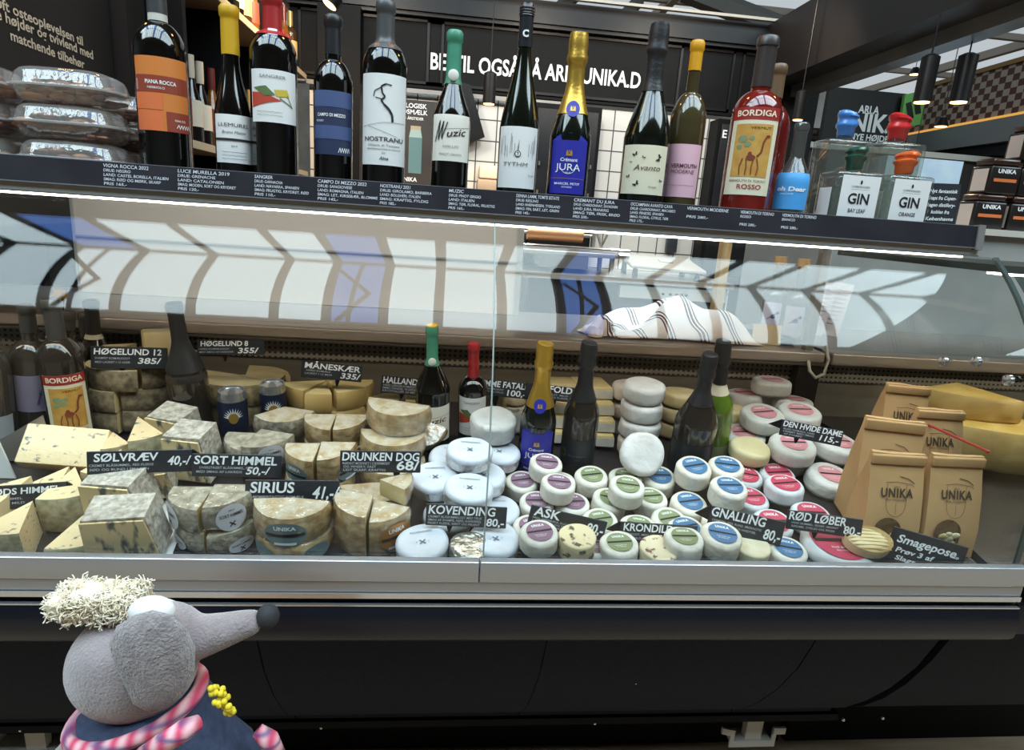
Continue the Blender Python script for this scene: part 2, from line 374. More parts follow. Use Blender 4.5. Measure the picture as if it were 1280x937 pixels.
# tall black units standing in front of the tiles
def tall_unit(name, label, px0, px1, y, z1, parts):
    a = at_y(px0, 190, y); b = at_y(px1, 190, y); t = thing(name, label, 'cabinet', T(a.x, y, 0))
    MB().box(0, b.x-a.x, 0, .14, 1.004, z1).build('body', blk_m, t, 0, T(a.x, y, 0))
    W = b.x-a.x
    MB().rbox(.02, W-.02, -.015, 0, 1.02, z1-.03, .004).build('door', mat('charcoal_door', '17171a', .45, spec=.2), t, 30, T(a.x, y, 0))
    if parts:
        for dx in (.05, W-.05):
            for z in (1.45, 1.62): MB().tube([(dx, -.015, z), (dx, -.04, z), (dx, -.04, z+.02)], .006, 6).build('hook', steel, t, 40, T(a.x, y, 0))
    return t
tall_unit('tall_cabinet', 'tall charcoal cabinet with small hooks in front of the white tiles', 664, 748, YB-.145, 1.98, True)
tall_unit('tall_cabinet', 'wide black cabinet behind the red vermouth bottle', 893, 972, YB-.145, 1.98, False)
tx = FB(); p = at_y(905, 172, YB-.165); write(tx, 'E', .045, sheet(T(p.x, p.y, p.z)), bold=.02)
tx.build('lettering', white_p, bpy.data.objects['tall_cabinet.001'], 0)
# milk poster
YM = YB-.032; pa = at_y(485, 122, YM); pb = at_y(562, 236, YM)
pt = thing('milk_poster', 'black poster with white lettering and a milk carton by the tiled wall', 'poster', T(pa.x, YM, 0))
MB().box(pa.x, pb.x, YM, YM+.03, pb.z-.1, pa.z).build('panel', mat('poster_black', '262220', .5, col2='3a332c', ns=3), pt, 0)
lt = FB()
for body, px, py, h in (('ØKOLOGISK', 507, 134, .029), ('JORDSMÆLK', 508, 142, .029), ('MED ÅRSTIDER', 510, 149, .017), ('UNIKA', 506, 226, .027)):
    p = at_y(px, py, YM); write(lt, body, h*.9, sheet(T(p.x+.02, YM, p.z)), bold=.02)
lt.build('lettering', white_p, pt, 0)
p = at_y(519, 186, YM); pc = FB(); f = sheet(T(p.x, YM, p.z) @ Matrix.Scale(1.12, 4))
poly(pc, f, [(-.036, -.13), (.036, -.13), (.036, .06), (-.036, .06)], 0); poly(pc, f, [(-.036, .06), (.036, .06), (.028, .1), (-.028, .1)], 1); poly(pc, f, [(-.028, .1), (.028, .1), (.028, .12), (-.028, .12)], 2)
poly(pc, f, [(-.18, -.17), (-.06, -.17), (-.06, -.15), (-.18, -.15)], 2); poly(pc, f, [(-.14, -.15), (-.1, -.15), (-.1, -.02), (-.14, -.02)], 2)
pc.build('printed_picture', [mat('carton_teal', '5d7f80', .6), mat('carton_pale', '9fb3ae', .6), mat('poster_cream', 'b39b7d', .6)], pt, 0)
# black board hung at an angle, paper holder on the tiles
bb = FB(); YH = YB-.088
tag(MB().prism([(at_y(x, y, YH).x, at_y(x, y, YH).z) for x, y in ((562, 98), (588, 106), (606, 171), (562, 190))], 0, .03, Matrix(((1, 0, 0, 0), (0, 0, 1, YH), (0, 1, 0, 0), (0, 0, 0, 1)))).build('hanging_board', blk, smooth=0), 'plain black board hanging askew behind the green-capped bottle', 'board')
p = at_y(611, 215, YB-.1); q = at_y(618, 232, YB-.1)
ph = thing('towel_dispenser', 'beige paper towel dispenser on the white tiles', 'dispenser', T(p.x, YB, p.z))
MB().rbox(p.x-.06, p.x+.08, YB-.1, YB-.01, p.z-.04, p.z+.04, .01).build('cover', mat('dispenser_beige', 'd6c6ae', .5), ph)
MB().rbox(p.x-.07, p.x+.09, YB-.12, YB-.01, p.z-.12, p.z-.045, .008).build('tray', mat('dispenser_shade', 'a8927a', .5), ph)
# ------------------------------------------------------------------ side sign and wine rack
sp = thing('side_sign', 'large black wall panel with pale handwritten-style Danish text at far left', 'sign', T(-1.05, .7, 1.3))
MB().box(-1.08, -1.04, .62, 1.36, 1.2, 2.6).build('panel', mat('sign_black', '191614', .5, col2='211d1a', ns=3), sp, 0)
lt = FB(); MS = Matrix(((0, -1, 0, -1.04), (1, 0, 0, 0), (0, 0, 1, 0), (0, 0, 0, 1)))
for body, a, b in (('Løft osteoplevelsen til', (-14, 4), (103, 57)), ('nye højder og tvivlend med', (-20, 14), (116, 76)), ('matchende tilbehør', (12, 49), (105, 86))):
    A = at_x(a[0], a[1], -1.04); B = at_x(b[0], b[1], -1.04)
    write(lt, body, .022, sheet(MS @ T((A.y+B.y)/2, 0, (A.z+B.z)/2), .002), bold=.02, width=abs(B.y-A.y))
lt.build('lettering', mat('sign_cream', 'd8c7ae', .6), sp, 0)
struct(MB().box(-1.3, -1.0, 1.38, 1.5, 0, 2.7).build('pillar_left', mat('post_dark', '221d1a', .5), smooth=0))
RX0, RX1, RY0, RY1 = -1.16, -.90, 1.54, 3.30
rk = thing('wine_rack', 'tall black shelving with pale shelf edges full of bottles along left wall', 'shelving', T(-1.15, 2.4, 0))
shm = mat('rack_shelf', '8b7a66', .5); edg = mat('rack_edge', 'c9b496', .45)
SZ = (1.0, 1.475, 2.02)
for z in SZ:
    MB().box(RX0, RX1, RY0, RY1, z-.02, z).build('shelf', shm, rk, 0)
    MB().box(RX1, RX1+.006, RY0, RY1, z-.022, z+.004).build('shelf_edge', edg, rk, 0)
for y in (RY0-.03, 2.02, 2.6): MB().box(RX0, RX1+.01, y, y+.03, 0, 2.6).build('upright', blk, rk, 0)
MB().box(RX0-.01, RX0, RY0, RY1, 0, 2.6).build('back_panel', mat('rack_back', '3b2c20', .6), rk, 0)
# ------------------------------------------------------------------ the display case
X0, X1 = -1.28, 0.915; XS = .885; SEAM = 0.0645
case = thing('display_case', 'long refrigerated cheese counter with curved glass front, steel trim and black base', 'display counter', T(-.2, .3, 0))
R_ = .4985
def gp(t):           # glass profile, outside face, t 0..1
    z0, zt = .818, 1.287
    z = z0+(zt-z0)*t
    y = .012 if z < .9 else .012+R_-math.sqrt(R_*R_-(z-.9)**2)
    return y, z
def glass_prof(n=40, th=.006):
    o = [gp(i/n) for i in range(n+1)]; i_ = []
    for k, (y, z) in enumerate(o):
        y2, z2 = gp(min(1, k/n+.01)); y1, z1 = gp(max(0, k/n-.01)); d = Vector((y2-y1, z2-z1)).normalized()
        i_.append((y+d.y*th, z-d.x*th))
    return o+i_[::-1]
gpf = glass_prof(40, .005)
for a, b in ((X0, SEAM-.0012), (SEAM+.0012, X1)): MB().extrude_x(gpf, a, b).build('front_glass', glass, case, 30)
MB().extrude_x([(y-.0008, z) for y, z in gpf[:41]]+[(y+.0008, z) for y, z in gpf[41:]], SEAM-.001, SEAM+.001).build('glass_joint', mat('joint_grey', '8f9a94', .3), case, 30)
# end glass
pr = [gp(i/24) for i in range(25)]
MB().extrude_x(pr+[(.66, 1.287), (.66, .80), (.02, .80)], X1+.002, X1+.008).build('end_glass', endglass, case, 30)
MB().extrude_x([(y-.001, z+.001) for y, z in pr]+[(y+.003, z-.002) for y, z in pr[::-1]], X1-.001, X1+.007).build('end_glass_edge', mat('edge_dark', '3c4641', .2), case, 30)
# trims, bumper, base
MB().rbox(X0, SEAM-.006, -.004, .011, .786, .8185, .002).rbox(SEAM-.0045, X1+.012, -.004, .011, .786, .8185, .002).build('lip_trim', lipm, case, 30)
MB().box(X0, X1+.012, -.001, .03, .768, .785).build('lower_trim', mat('lip_steel_lower', 'a9a8a8', .36, .65, stretch=(.02, 1, 6)), case, 0)
MB().box(X0, X1+.012, -.004, .03, .759, .767).build('bright_trim', chrome, case, 0)
MB().box(X0, X1+.012, .004, .05, .738, .759).build('dark_gap', blk, case, 0)
MB().box(X0, X1+.012, -.006, .0, .7475, .7495).build('bright_bead', chrome, case, 0)
MB().extrude_x([(-.004, .7475), (-.010, .735), (-.013, .715), (-.010, .697), (-.002, .688), (.012, .683), (.12, .69), (.12, .7475)], X0, X1+.012).build('bumper', blk_g, case, 40)
pp = [(.07, .69), (.085, .62), (.115, .54), (.16, .455), (.21, .38), (.262, .315), (.30, .28), (.303, .268), (.33, .262), (.36, .3), (.2, .68)]
xs = [X0, -.28, .185, .66, X1-.02]
for a, b in zip(xs, xs[1:]): MB().extrude_x(pp, a+.0015, b-.0015).build('lower_panel', felt, case, 35)
MB().extrude_x([(y+.004, z-.004) for y, z in pp], X0, X1-.03).build('panel_backing', blk_m, case, 0)
MB().box(X0, X1, .49, .55, 0, .40).build('kick_plate', blk_m, case, 0)
MB().box(X0, X1, .30, .50, .245, .262).build('base_rail', blk_m, case, 0)
def bracket(px, py, flip):
    p = at_y(px, py, .40); z = p.z; b = MB(); x = p.x
    b.box(x-.05, x+.045, .375, .415, z-.03, z-.012).box(x-.06, x-.05, .375, .38, z-.03, z+.02).box(x+.045, x+.055, .375, .38, z-.03, z+.02)
    b.prism([(x-.06, z+.005), (x-.085, z+.012), (x-.085, z+.028), (x-.05, z+.02)], .372, .378, Matrix(((1, 0, 0, 0), (0, 0, 1, 0), (0, 1, 0, 0), (0, 0, 0, 1))))
    b.box(x+.045, x+.075, .372, .378, z+.008, z+.026)
    b.box(x-.02, x+.02, .38, .40, z-.012, .25)
    b.build('foot_bracket', mat('bracket_white', 'cfccc4', .45), case, 0)
bracket(937, 910, 0)
q = at_y(50, 905, .40); MB().box(q.x-.10, q.x+.12, .375, .42, q.z-.07, q.z-.045).box(q.x-.10, q.x-.085, .375, .42, q.z-.07, q.z+.02).box(q.x-.12, q.x, .372, .378, q.z+.015, q.z+.035).box(q.x-.02, q.x+.02, .38, .40, q.z-.05, .25).build('foot_bracket', mat('bracket_white', 'cfccc4'), case, 0)
for px, py in ((742, 898), (1050, 894), (1099, 892), (403, 903), (31, 906), (789, 838)):
    p = at_y(px, py, .315 if py > 850 else .18); MB().ball((p.x, p.y-.012 if py > 850 else p.y-.03, p.z), .004).build('screw', chrome, case)
# well
MB().extrude_x([(.03, DZ), (YF, dk(YF)), (.66, dk(YF)), (.66, dk(YF)-.02), (YF, dk(YF)-.02), (.03, DZ-.02)], X0, X1).build('display_deck', deckm, case, 0)
MB().box(X0, X1, .655, .665, dk(YF), 1.0).build('well_back', steel_w, case, 0)
grl = brick('grille_holes', '0d0c0c', '0d0c0c', '9a9083', .0125, .0115, .0034, 'XZ', .45)
MB().box(X0+.3, X1-.004, .648, .655, .948, .996).build('air_grille', grl, case, 0)
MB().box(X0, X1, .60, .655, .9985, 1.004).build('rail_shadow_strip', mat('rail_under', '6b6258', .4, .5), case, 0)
MB().rbox(X0, X1, .605, .66, 1.004, 1.03, .004).build('worktop_rail', mat('rail_steel', 'c3b4a8', .3, .45, stretch=(.03, 1, 6)), case, 30)
MB().box(X0, X1, .655, 1.02, 1.02, 1.03).build('rear_worktop', mat('worktop_steel', 'a8a29b', .3, .7, stretch=(.05, 1, 1)), case, 0)
MB().box(X0, X1, .95, 1.02, .02, 1.02).build('rear_panel', blk_m, case, 0)
DX0 = at_y(99, 330, .94).x
dr = MB().box(DX0, .19, .94, .952, 1.031, 1.30).build('rear_sliding_door', mat('door_steel', 'cbb9a8', .45, .2, col2='bcaa99', ns=2.2, stretch=(.4, 1, 2)), case, 0)
MB().box(.18, .195, .935, .957, 1.031, 1.31).box(DX0-.006, DX0, .935, .957, 1.031, 1.31).box(DX0, .19, .935, .94, 1.175, 1.18).build('door_edge', mat('door_edge_steel', 'b9b3aa', .35, .6), case, 0)
# top shelf with its lamp and the chalk strip
MB().box(X0, XS-.005, .20, .62, 1.303, 1.315).build('top_shelf', mat('shelf_dark', '3b3a3c', .3), case, 0)
MB().box(X0, XS, .199, .27, 1.2875, 1.302).build('lamp_housing', mat('housing_grey', 'a3a098', .5), case, 0)
lampd = emis('tube_light', 'fff3df', LAMP)
MB().rbox(X0, XS-.02, .204, .250, 1.2835, 1.2875, .0015).build('lamp_diffuser', lampd, case, 0)
MB().box(X0, XS, .196, .199, 1.2868, 1.2895).build('glass_clip_rail', chrome, case, 0)
MS2 = T(0, .194, 1.302) @ RX(-.10)
cs = MB().box(X0, XS-.012, 0, .004, 0, .0345, MS2).build('chalk_strip', chalk, case, 0)
MB().box(X0, XS-.012, -.001, .004, -.0015, 0, MS2).box(X0, XS-.012, 0, .004, .0345, .0352, MS2).build('strip_edging', mat('strip_edge', '9b9aa0', .3, .6), case, 0)
MB().box(XS-.012, XS, -.003, .05, -.004, .037, MS2).build('strip_end_cap', mat('cap_grey', '77736f', .4), case, 0)
lt = FB(); f = sheet(MS2, .0006)
def chalk_text(px, py, lines):
    p = at_y(px, py, .197)
    for i, (s, wpx) in enumerate(lines):
        write(lt, s, (.0047 if i == 0 else .0039), f, p.x, .0272-.0062*i, bold=.012, align='LEFT', width=wpx*mpp(p), shear=.08)
for x, y, L in (
 (129, 207, [('VIGNA ROCCA 2022', 54), ('DRUE: NEGRO', 32), ('LAND: CASTEL BORELLA, ITALIEN', 77), ('SMAG: RØD OG MØRK, SKARP', 68), ('PRIS 165,-', 27)]),
 (222, 215, [('LUCE MURELLA 2019', 62), ('DRUE: GRENACHE', 45), ('LAND: CATALONIEN', 55), ('SMAG: MODEN, SORT OG KRYDRET', 70), ('PRIS 120,-', 25)]),
 (318, 219, [('SANGRER', 22), ('DRUE: GARNACHA', 34), ('LAND: NAVARRA, SPANIEN', 54), ('SMAG: FRUGTIG, KRYDRET, RØD', 66), ('PRIS 110,-', 25)]),
 (397, 227, [('CAMPO DI MEZZO 2022', 60), ('DRUE: SANGIOVESE', 42), ('LAND: ROMAGNA, ITALIEN', 56), ('SMAG: LET, KIRSEBÆR, BLOMME', 74), ('PRIS 145,-', 25)]),
 (475, 233, [('NOSTRANU 2021', 37), ('DRUE: GIROLAMO, BARBERA', 64), ('LAND: BOLGHERI, ITALIEN', 50), ('SMAG: KRAFTIG, FYLDIG', 60), ('PRIS 185,-', 20)]),
 (561, 239, [('MUZIC', 18), ('DRUE: PINOT GRIGIO', 40), ('LAND: ITALIEN', 32), ('SMAG: TØR, FLORAL, FRUGTIG', 58), ('PRIS 160,-', 20)]),
 (645, 246, [('DENNA LAMM, TOMTE ESTATE', 54), ('DRUE: RIESLING', 28), ('LAND: RHEINHESSEN, TYSKLAND', 56), ('SMAG: FIN, SART, LET, GRØN', 55), ('PRIS 140,-', 18)]),
 (717, 251, [('CREMANT DU JURA', 52), ('DRUE: CHARDONNAY, SAVAGNIN', 56), ('LAND: JURA, FRANKRIG', 45), ('SMAG: TØR, FRISK, BRØD', 60), ('PRIS 200,-', 20)]),
 (788, 256, [('OCCAMPIAN AVANTO CAVA', 54), ('DRUE: CHARDONNAY, MACABEO', 58), ('LAND: PENEDES, SPANIEN', 43), ('SMAG: FLORAL, CITRUS, TØR', 50), ('PRIS 175,-', 18)]),
 (858, 264, [('VERMOUTH MODERNE', 54), ('', 1), ('PRIS 280,-', 28)]),
 (925, 268, [('VERMOUTH DI TORINO', 44), ('ROSSO', 14), ('', 1), ('PRIS 280,-', 22)]),
 (977, 272, [('VERMOUTH DI TORINO', 45), ('BIANCO', 17), ('', 1), ('PRIS 280,-', 22)])):
    chalk_text(x, y, [l for l in L if l[0]] if all(l[0] for l in L) else L)
lt.build('lettering', mat('chalk_grey', 'c9c9cf', .7), cs, 0)
MB().box(X1-.04, X1-.02, .63, .65, 1.03, 1.303).box(-1.2, -1.18, .63, .65, 1.03, 1.303).build('shelf_post', steel_d, case, 0)
MB().box(X1-.16, X1-.03, .24, .26, 1.2875, 1.289).build('shelf_bracket', steel_d, case, 0)
MB().tube([(X1-.045, .60, 1.01), (X1-.05, .58, .99), (X1-.035, .575, .975), (X1-.015, .575, .985), (X1-.008, .58, 1.02), (X1-.008, .6, 1.05)], .004, 8).build('power_cable', mat('cable_cream', 'c9bfae', .5), case)
MB().box(X1-.06, X1-.003, .61, .64, .86, 1.0).build('dark_corner_post', mat('corner_post', '2a2522', .4), case, 0)
# the neighbouring corner case seen through the end glass
cc = thing('corner_case', 'neighbouring corner display case with dark glass side at far right', 'display counter', T(1.4, .3, 0))
A0, A1 = X1+.02, 1.9
MB().extrude_x([(.09, .69), (.10, .62), (.13, .54), (.17, .455), (.215, .38), (.265, .315), (.302, .28), (.35, .28), (.2, .68)], X1+.02, 1.9).build('corner_panel', felt, cc, 35)
MB().extrude_x([(.004, .7475), (-.003, .72), (-.003, .70), (.012, .688), (.12, .69), (.12, .7475)], A0, A1).build('bumper', blk_g, cc, 40)
MB().box(A0, A1, .49, .55, 0, .40).build('kick_plate', blk_m, cc, 0)
MB().box(A0, A1, .95, 1.02, .02, 1.02).build('rear_panel', blk_m, cc, 0)
MB().extrude_x([(.03, DZ), (YF, dk(YF)), (.66, dk(YF)), (.66, dk(YF)-.02), (YF, dk(YF)-.02), (.03, DZ-.02)], A0, A1).build('display_deck', deckm, cc, 0)
MB().box(A0, A1, .655, .665, dk(YF), 1.0).build('well_back', steel_w, cc, 0)
MB().box(A0, A1, .648, .655, .948, .990).build('air_grille', grl, cc, 0)
MB().rbox(A0, A1, .605, .66, 1.0, 1.03, .004).build('worktop_rail', mat('rail_steel', 'c3b4a8'), cc, 30)
MB().box(A0, A1, .655, 1.02, 1.02, 1.03).build('worktop', mat('worktop_steel', 'a8a29b'), cc, 0)
MB().extrude_x([(y+.03, z-.02) for y, z in gpf], A0+.05, A1).build('front_glass', glassmat('corner_glass', (.55, .6, .58), .06), cc, 30)
MB().box(A0+.02, A1, .22, .7, 1.262, 1.275).build('top_plate', mat('corner_top', '3f443f', .3), cc, 0)
MB().box(A0+.02, A1, .0, .03, .74, .80).build('lip_trim', blk, cc, 0)
MB().box(A0+.05, A1, .24, .28, 1.257, 1.2605).build('lamp_diffuser', emis('corner_fill_tube', 'fbf3dd', 16), cc, 0)  # glowing tube added to brighten the golden cheese in this case
st = MB()
for px, py in ((1180, 452), (1221, 452), (1261, 475)):
    p = at_x(px, py, X1+.002); st.lathe([(.0, -.006), (.009, -.006), (.009, 0), (.004, .001), (0, .001)], 16, T(p.x-.004, p.y, p.z) @ RY(-PI/2))
st.build('glass_stud', chrome, case)
# ------------------------------------------------------------------ bottles
gl_dark = mat('bottle_dark', '0b0907', .06, spec=.6, coat=.6)
gl_green = mat('bottle_black_green', '0d110a', .06, spec=.6, coat=.6)
def tglass(key, col, r0=.06, body=None, bf=.0): return glassmat(key, tuple(lin(col)[:3]), r0, 0.0, body, bf)
gl_amber = mat('bottle_olive', '3d3420', .08, spec=.6, coat=.6, col2='4a4028', ns=12)
gl_red = mat('bottle_red', '5a1512', .06, spec=.6, coat=.7, col2='7c1f17', ns=9)
gl_lime = mat('bottle_lime', '4f6a1d', .08, spec=.6, coat=.6, col2='6b8626', ns=14)
gl_clear = tglass('bottle_clear', 'eef0ec', .09, 'c9cbc4', .06)
gl_brown = mat('bottle_brown', '2a231d', .1, spec=.6, coat=.5, col2='3a3129', ns=10)
def prof_bottle(R, H, hs, hn, rn, style, rb=.92):
    P = [(0, 0.004), (R*.55, 0.0), (R*rb, 0), (R*.985, .006), (R, .014)]
    P += [(R, hs*H*.5), (R, hs*H*.97)]
    n = 14
    for i in range(n+1):
        t = i/n; z = (hs+(hn-hs)*t)*H
        if style == 'bordeaux': k = (1-t**2.2)**.62 if t < 1 else 0; k = .86*k+.14*(.5+.5*math.cos(PI*t))
        elif style == 'slope': k = (1-t)*.55+.45*(.5+.5*math.cos(PI*t))
        else: k = .5+.5*math.cos(PI*t**.92)
        P.append((rn+(R-rn)*k, z))
    P += [(rn*.96, (hn+(1-hn)*.5)*H), (rn*.95, H-.014), (rn*1.08, H-.013), (rn*1.08, H-.005), (rn*.9, H), (0, H)]
    return P
def rad_at(P, z):
    for (r0, z0), (r1, z1) in zip(P, P[1:]):
        if z0 <= z <= z1 and z1 > z0: return r0+(r1-r0)*(z-z0)/(z1-z0)
    return P[-3][0]
def bottle(label, M, R, H, hs, hn, rn, style, glassm, cap=None, capm=None, labels=(), group=None, capstyle='foil', cat='bottle', name='wine_bottle', rb=.92):
    """cap = height fraction where the capsule starts; labels: (z0,z1,half-angle,material,draw)"""
    t = thing(name, label, cat, M, group)
    P = prof_bottle(R, H, hs, hn, rn, style, rb)
    MB().lathe(P, 40).build('glass_body', glassm, t, 50, M)
    if cap:
        zc = cap*H; Q = [(rad_at(P, zc)+.0002, zc)]
        n = 10
        for i in range(n+1):
            z = zc+(H-.016-zc)*i/n; Q.append((rad_at(P, z)+.0011, z))
        if capstyle == 'foil': Q += [(rn*1.08+.0012, H-.014), (rn*1.09+.0012, H-.003), (rn*1.0, H+.0008), (0, H+.001)]
        elif capstyle == 'screw':
            zz = H-.016; Q += [(rn*1.10+.0008, zz), (rn*1.10, zz+.002)]
            for i in range(3): Q += [(rn*1.10+.0012, zz+.003+i*.004), (rn*1.10, zz+.005+i*.004)]
            Q += [(rn*1.05, H+.002), (0, H+.0025)]
        elif capstyle == 'champagne':
            Q = [(rad_at(P, zc)+.0006, zc)]
            z1 = H-.05
            for i in range(9): z = zc+(z1-zc)*i/8; Q.append((rad_at(P, z)+.0014, z))
            Q += [(rn*1.16, z1+.004), (rn*1.3, z1+.008), (rn*1.32, z1+.014), (rn*1.18, z1+.02), (rn*1.22, z1+.03), (rn*1.2, H-.01), (rn*1.1, H+.0005), (rn*.8, H+.0025), (0, H+.003)]
        Q2 = Q
        MB().lathe(Q2, 32).build('capsule', capm, t, 45, M, jit=.004 if capstyle == 'champagne' else 0)
    for L in labels:
        z0, z1, ha, lm, draw = L[:5]; nm = L[5] if len(L) > 5 else 'label'
        b = FB(); rf = lambda v: rad_at(P, v)+.0006
        f = drum(rf, 0)
        b2 = rad_at(P, (z0+z1)/2); patch(b, f, -ha*b2, ha*b2, z0, z1, 24, 10 if z1-z0 > .015 else 3)
        lo = b.build(nm, lm, t, 60, M)
        if draw:
            w = {}
            def ink(m_):
                if m_ not in w: w[m_] = FB()
                return w[m_]
            draw(ink, drum(rf, .0005), drum(rf, .0009), (z0+z1)/2, ha*b2, (z1-z0)/2)
            for i, (m_, bb) in enumerate(w.items()):
                if bb.f: bb.build('lettering' if i == 0 else 'print', m_, lo, 0, M)
    return t
ZS = 1.3155
def on_shelf(top, base, Y=.285, wpx=50):
    b = at_y(base[0], base[1], Y); tp = at_y(top[0], top[1], Y); s = mpp((b.x, Y, (b.z+tp.z)/2))
    M = T(b.x, Y, ZS) @ RZ(face((b.x, Y)))
    return M, tp.z-ZS, wpx*s/2, s
def zpx(py, px, Y=.285): return at_y(px, py, Y).z-ZS
lab_w = mat('label_white', 'e4e2de', .55); lab_c = mat('label_cream', 'e3d9bd', .55); lab_cream2 = mat('label_offwhite', 'e6dfd2', .55)
lab_or = mat('label_orange', 'd07a35', .5); lab_rust = mat('label_rust', '8d3a25', .5); lab_or2 = mat('label_pale_orange', 'd9703f', .5)
lab_navy = mat('label_navy', '27304f', .5); lab_blue2 = mat('label_slate_blue', '46557f', .5)
lab_blue = mat('label_royal_blue', '2a2a9a', .45); lab_pink = mat('label_pink', 'e3b2bf', .55); lab_sky = mat('label_sky', '4d9fdc', .5)
lab_red = mat('label_red', '9c2320', .5); gold = mat('gold_foil', 'd0a548', .3, .75, bump=.25, bs=220); gold_i = mat('gold_ink', 'c9a24a', .4, .5)
def squig(mb, f, u0, u1, v, n=10, h=.0012, w=.0004, seed=0):
    rr = random.Random(seed); pts = [(u0+(u1-u0)*i/n, v+rr.uniform(-h, h)) for i in range(n+1)]; stroke(mb, f, pts, w)
# 1 orange block label
def d1(ink, f, g, zc, hw, hh):
    a = ink(white_p); 
    b = ink(lab_rust); patch(b, f, -hw, hw, zc+hh*.05, zc+hh*.5, 12, 1); patch(b, f, .08*hw, hw, zc-hh, zc-hh*.45, 8, 1)
    c = ink(lab_or2); patch(c, f, -hw, -.02*hw, zc-hh*.42, zc+hh*.03, 8, 1); patch(c, f, -hw, -.02*hw, zc-hh, zc-hh*.46, 8, 1)
    write(a, 'PIANA ROCCA', .0052, g, -.05*hw, zc+hh*.27, bold=.02, width=hw*1.0); write(a, 'NEBBIOLO', .003, g, -.2*hw, zc+hh*.14, width=hw*.55)
    write(a, 'ROCCA', .003, g, -.86*hw, zc+hh*.25, rot=PI/2); write(a, 'RIVA DEL', .003, g, .55*hw, zc-hh*.7)
    for i in range(5): stroke(a, g, [((.4+.11*i)*hw, zc-hh*.88), ((.47+.11*i)*hw, zc-hh*.78), ((.52+.11*i)*hw, zc-hh*.9)], .0009)
M, H, R, s = on_shelf((184, -26), (209, 206), wpx=60)
bottle('dark wine bottle with orange and rust block label beside the clear snack boxes', M, R, H, .66, .80, .0128, 'bordeaux', gl_dark, .84, mat('capsule_charcoal', '3a3a3c', .4), [(zpx(166, 200), zpx(76, 196), 1.15, lab_or, d1), (zpx(27, 190), zpx(8, 189), 3.1, mat('band_bone', 'c9c5ba', .5), None, 'neck_band')])
# 2 yellow capsule
def d2(ink, f, g, zc, hw, hh):
    a = ink(black_i); write(a, 'LLEMUREL', .0052, g, 0, zc+hh*.5, width=hw*1.5); stroke(a, g, [(-hw*.97, zc-.001), (hw*.97, zc-.001)], .0035)
    write(a, 'Bruno Mattio', .004, g, 0, zc+hh*.22, shear=.3, width=hw*1.1); write(a, '2019', .003, g, 0, zc-hh*.35); 
    for i in range(3): squig(a, g, -hw*.6, hw*.6, zc-hh*(.55+.14*i), 16, .0004, .0005, i)
    write(ink(white_p), 'ROSSO PUGLIA', .0022, drum(lambda v: R2+.0014, 0), 0, zc-.0021, bold=.01, width=hw*1.3)
M, H, R, s = on_shelf((297, 9), (295, 214), wpx=44); R2 = R
bottle('slim dark bottle with tall mustard yellow capsule and white label', M, R, H, .40, .70, .0122, 'slope', gl_dark, .74, mat('capsule_mustard', 'c79a12', .45), [(zpx(205, 295), zpx(146, 295), 1.15, lab_w, d2)])
# 3 red capsule
def d3(ink, f, g, zc, hw, hh):
    a = ink(grey_i); write(a, 'SANGRER', .0045, g, -.05*hw, zc+hh*.68, width=hw*1.0)
    r = ink(mat('print_red', 'b5412b', .6)); poly(r, f, [(-.95*hw, zc+hh*.15), (-.4*hw, zc+.1*hh), (.3*hw, zc-.15*hh), (-.2*hw, zc-.25*hh), (-.95*hw, zc-.45*hh)])
    y = ink(mat('print_yellow', 'cdb23a', .6)); poly(y, g, [(0, zc+.25*hh), (.5*hw, zc+.3*hh), (.6*hw, zc+.05*hh), (.1*hw, zc)])
    gr = ink(mat('print_olive', '5d7040', .6)); poly(gr, g, [(-.85*hw, zc+.3*hh), (-.3*hw, zc+.38*hh), (.05*hw, zc+.05*hh), (-.35*hw, zc)]); stroke(gr, g, [(.2*hw, zc-.05*hh), (.75*hw, zc-.35*hh)], .0015); stroke(gr, g, [(.5*hw, zc+.1*hh), (.7*hw, zc-.3*hh)], .001)
    for i in range(2): squig(a, g, -hw*.7, hw*.3, zc-hh*(.6+.13*i), 16, .0004, .0005, i)
M, H, R, s = on_shelf((333, -8), (344, 216), wpx=56)
t3 = bottle('dark wine bottle with red capsule, white tax strip and red-green abstract label', M, R, H, .70, .82, .0130, 'bordeaux', gl_dark, .79, mat('capsule_red', 'a11f22', .4), [(zpx(156, 340), zpx(92, 339), 1.1, lab_w, d3), (zpx(48, 336), zpx(-6, 334), .55, mat('tax_strip', 'c5cddb', .5), None, 'neck_strip')])
# 4 navy label
def d4(ink, f, g, zc, hw, hh):
    a = ink(white_p); b = ink(lab_blue2); patch(b, f, -hw, hw, zc+hh*.5, zc+hh, 12, 1); patch(b, f, -hw, hw, zc-hh*.5, zc-hh*.08, 12, 1)
    write(a, 'CAMPO DI MEZZO', .0045, g, -.1*hw, zc+hh*.2, bold=.02, width=hw*1.25); write(a, 'ROSSO', .0028, g, -.6*hw, zc+hh*.03)
    for i in range(5): stroke(a, g, [((.2+.11*i)*hw, zc-hh*.92), ((.27+.11*i)*hw, zc-hh*.76), ((.32+.11*i)*hw, zc-hh*.9)], .0009)
M, H, R, s = on_shelf((413, 20), (417, 222), wpx=47)
bottle('dark wine bottle with navy blue banded label and black capsule', M, R, H, .62, .76, .0118, 'bordeaux', gl_dark, .79, mat('capsule_black', '202022', .35), [(zpx(195, 416), zpx(117, 415), 1.2, lab_navy, d4)])
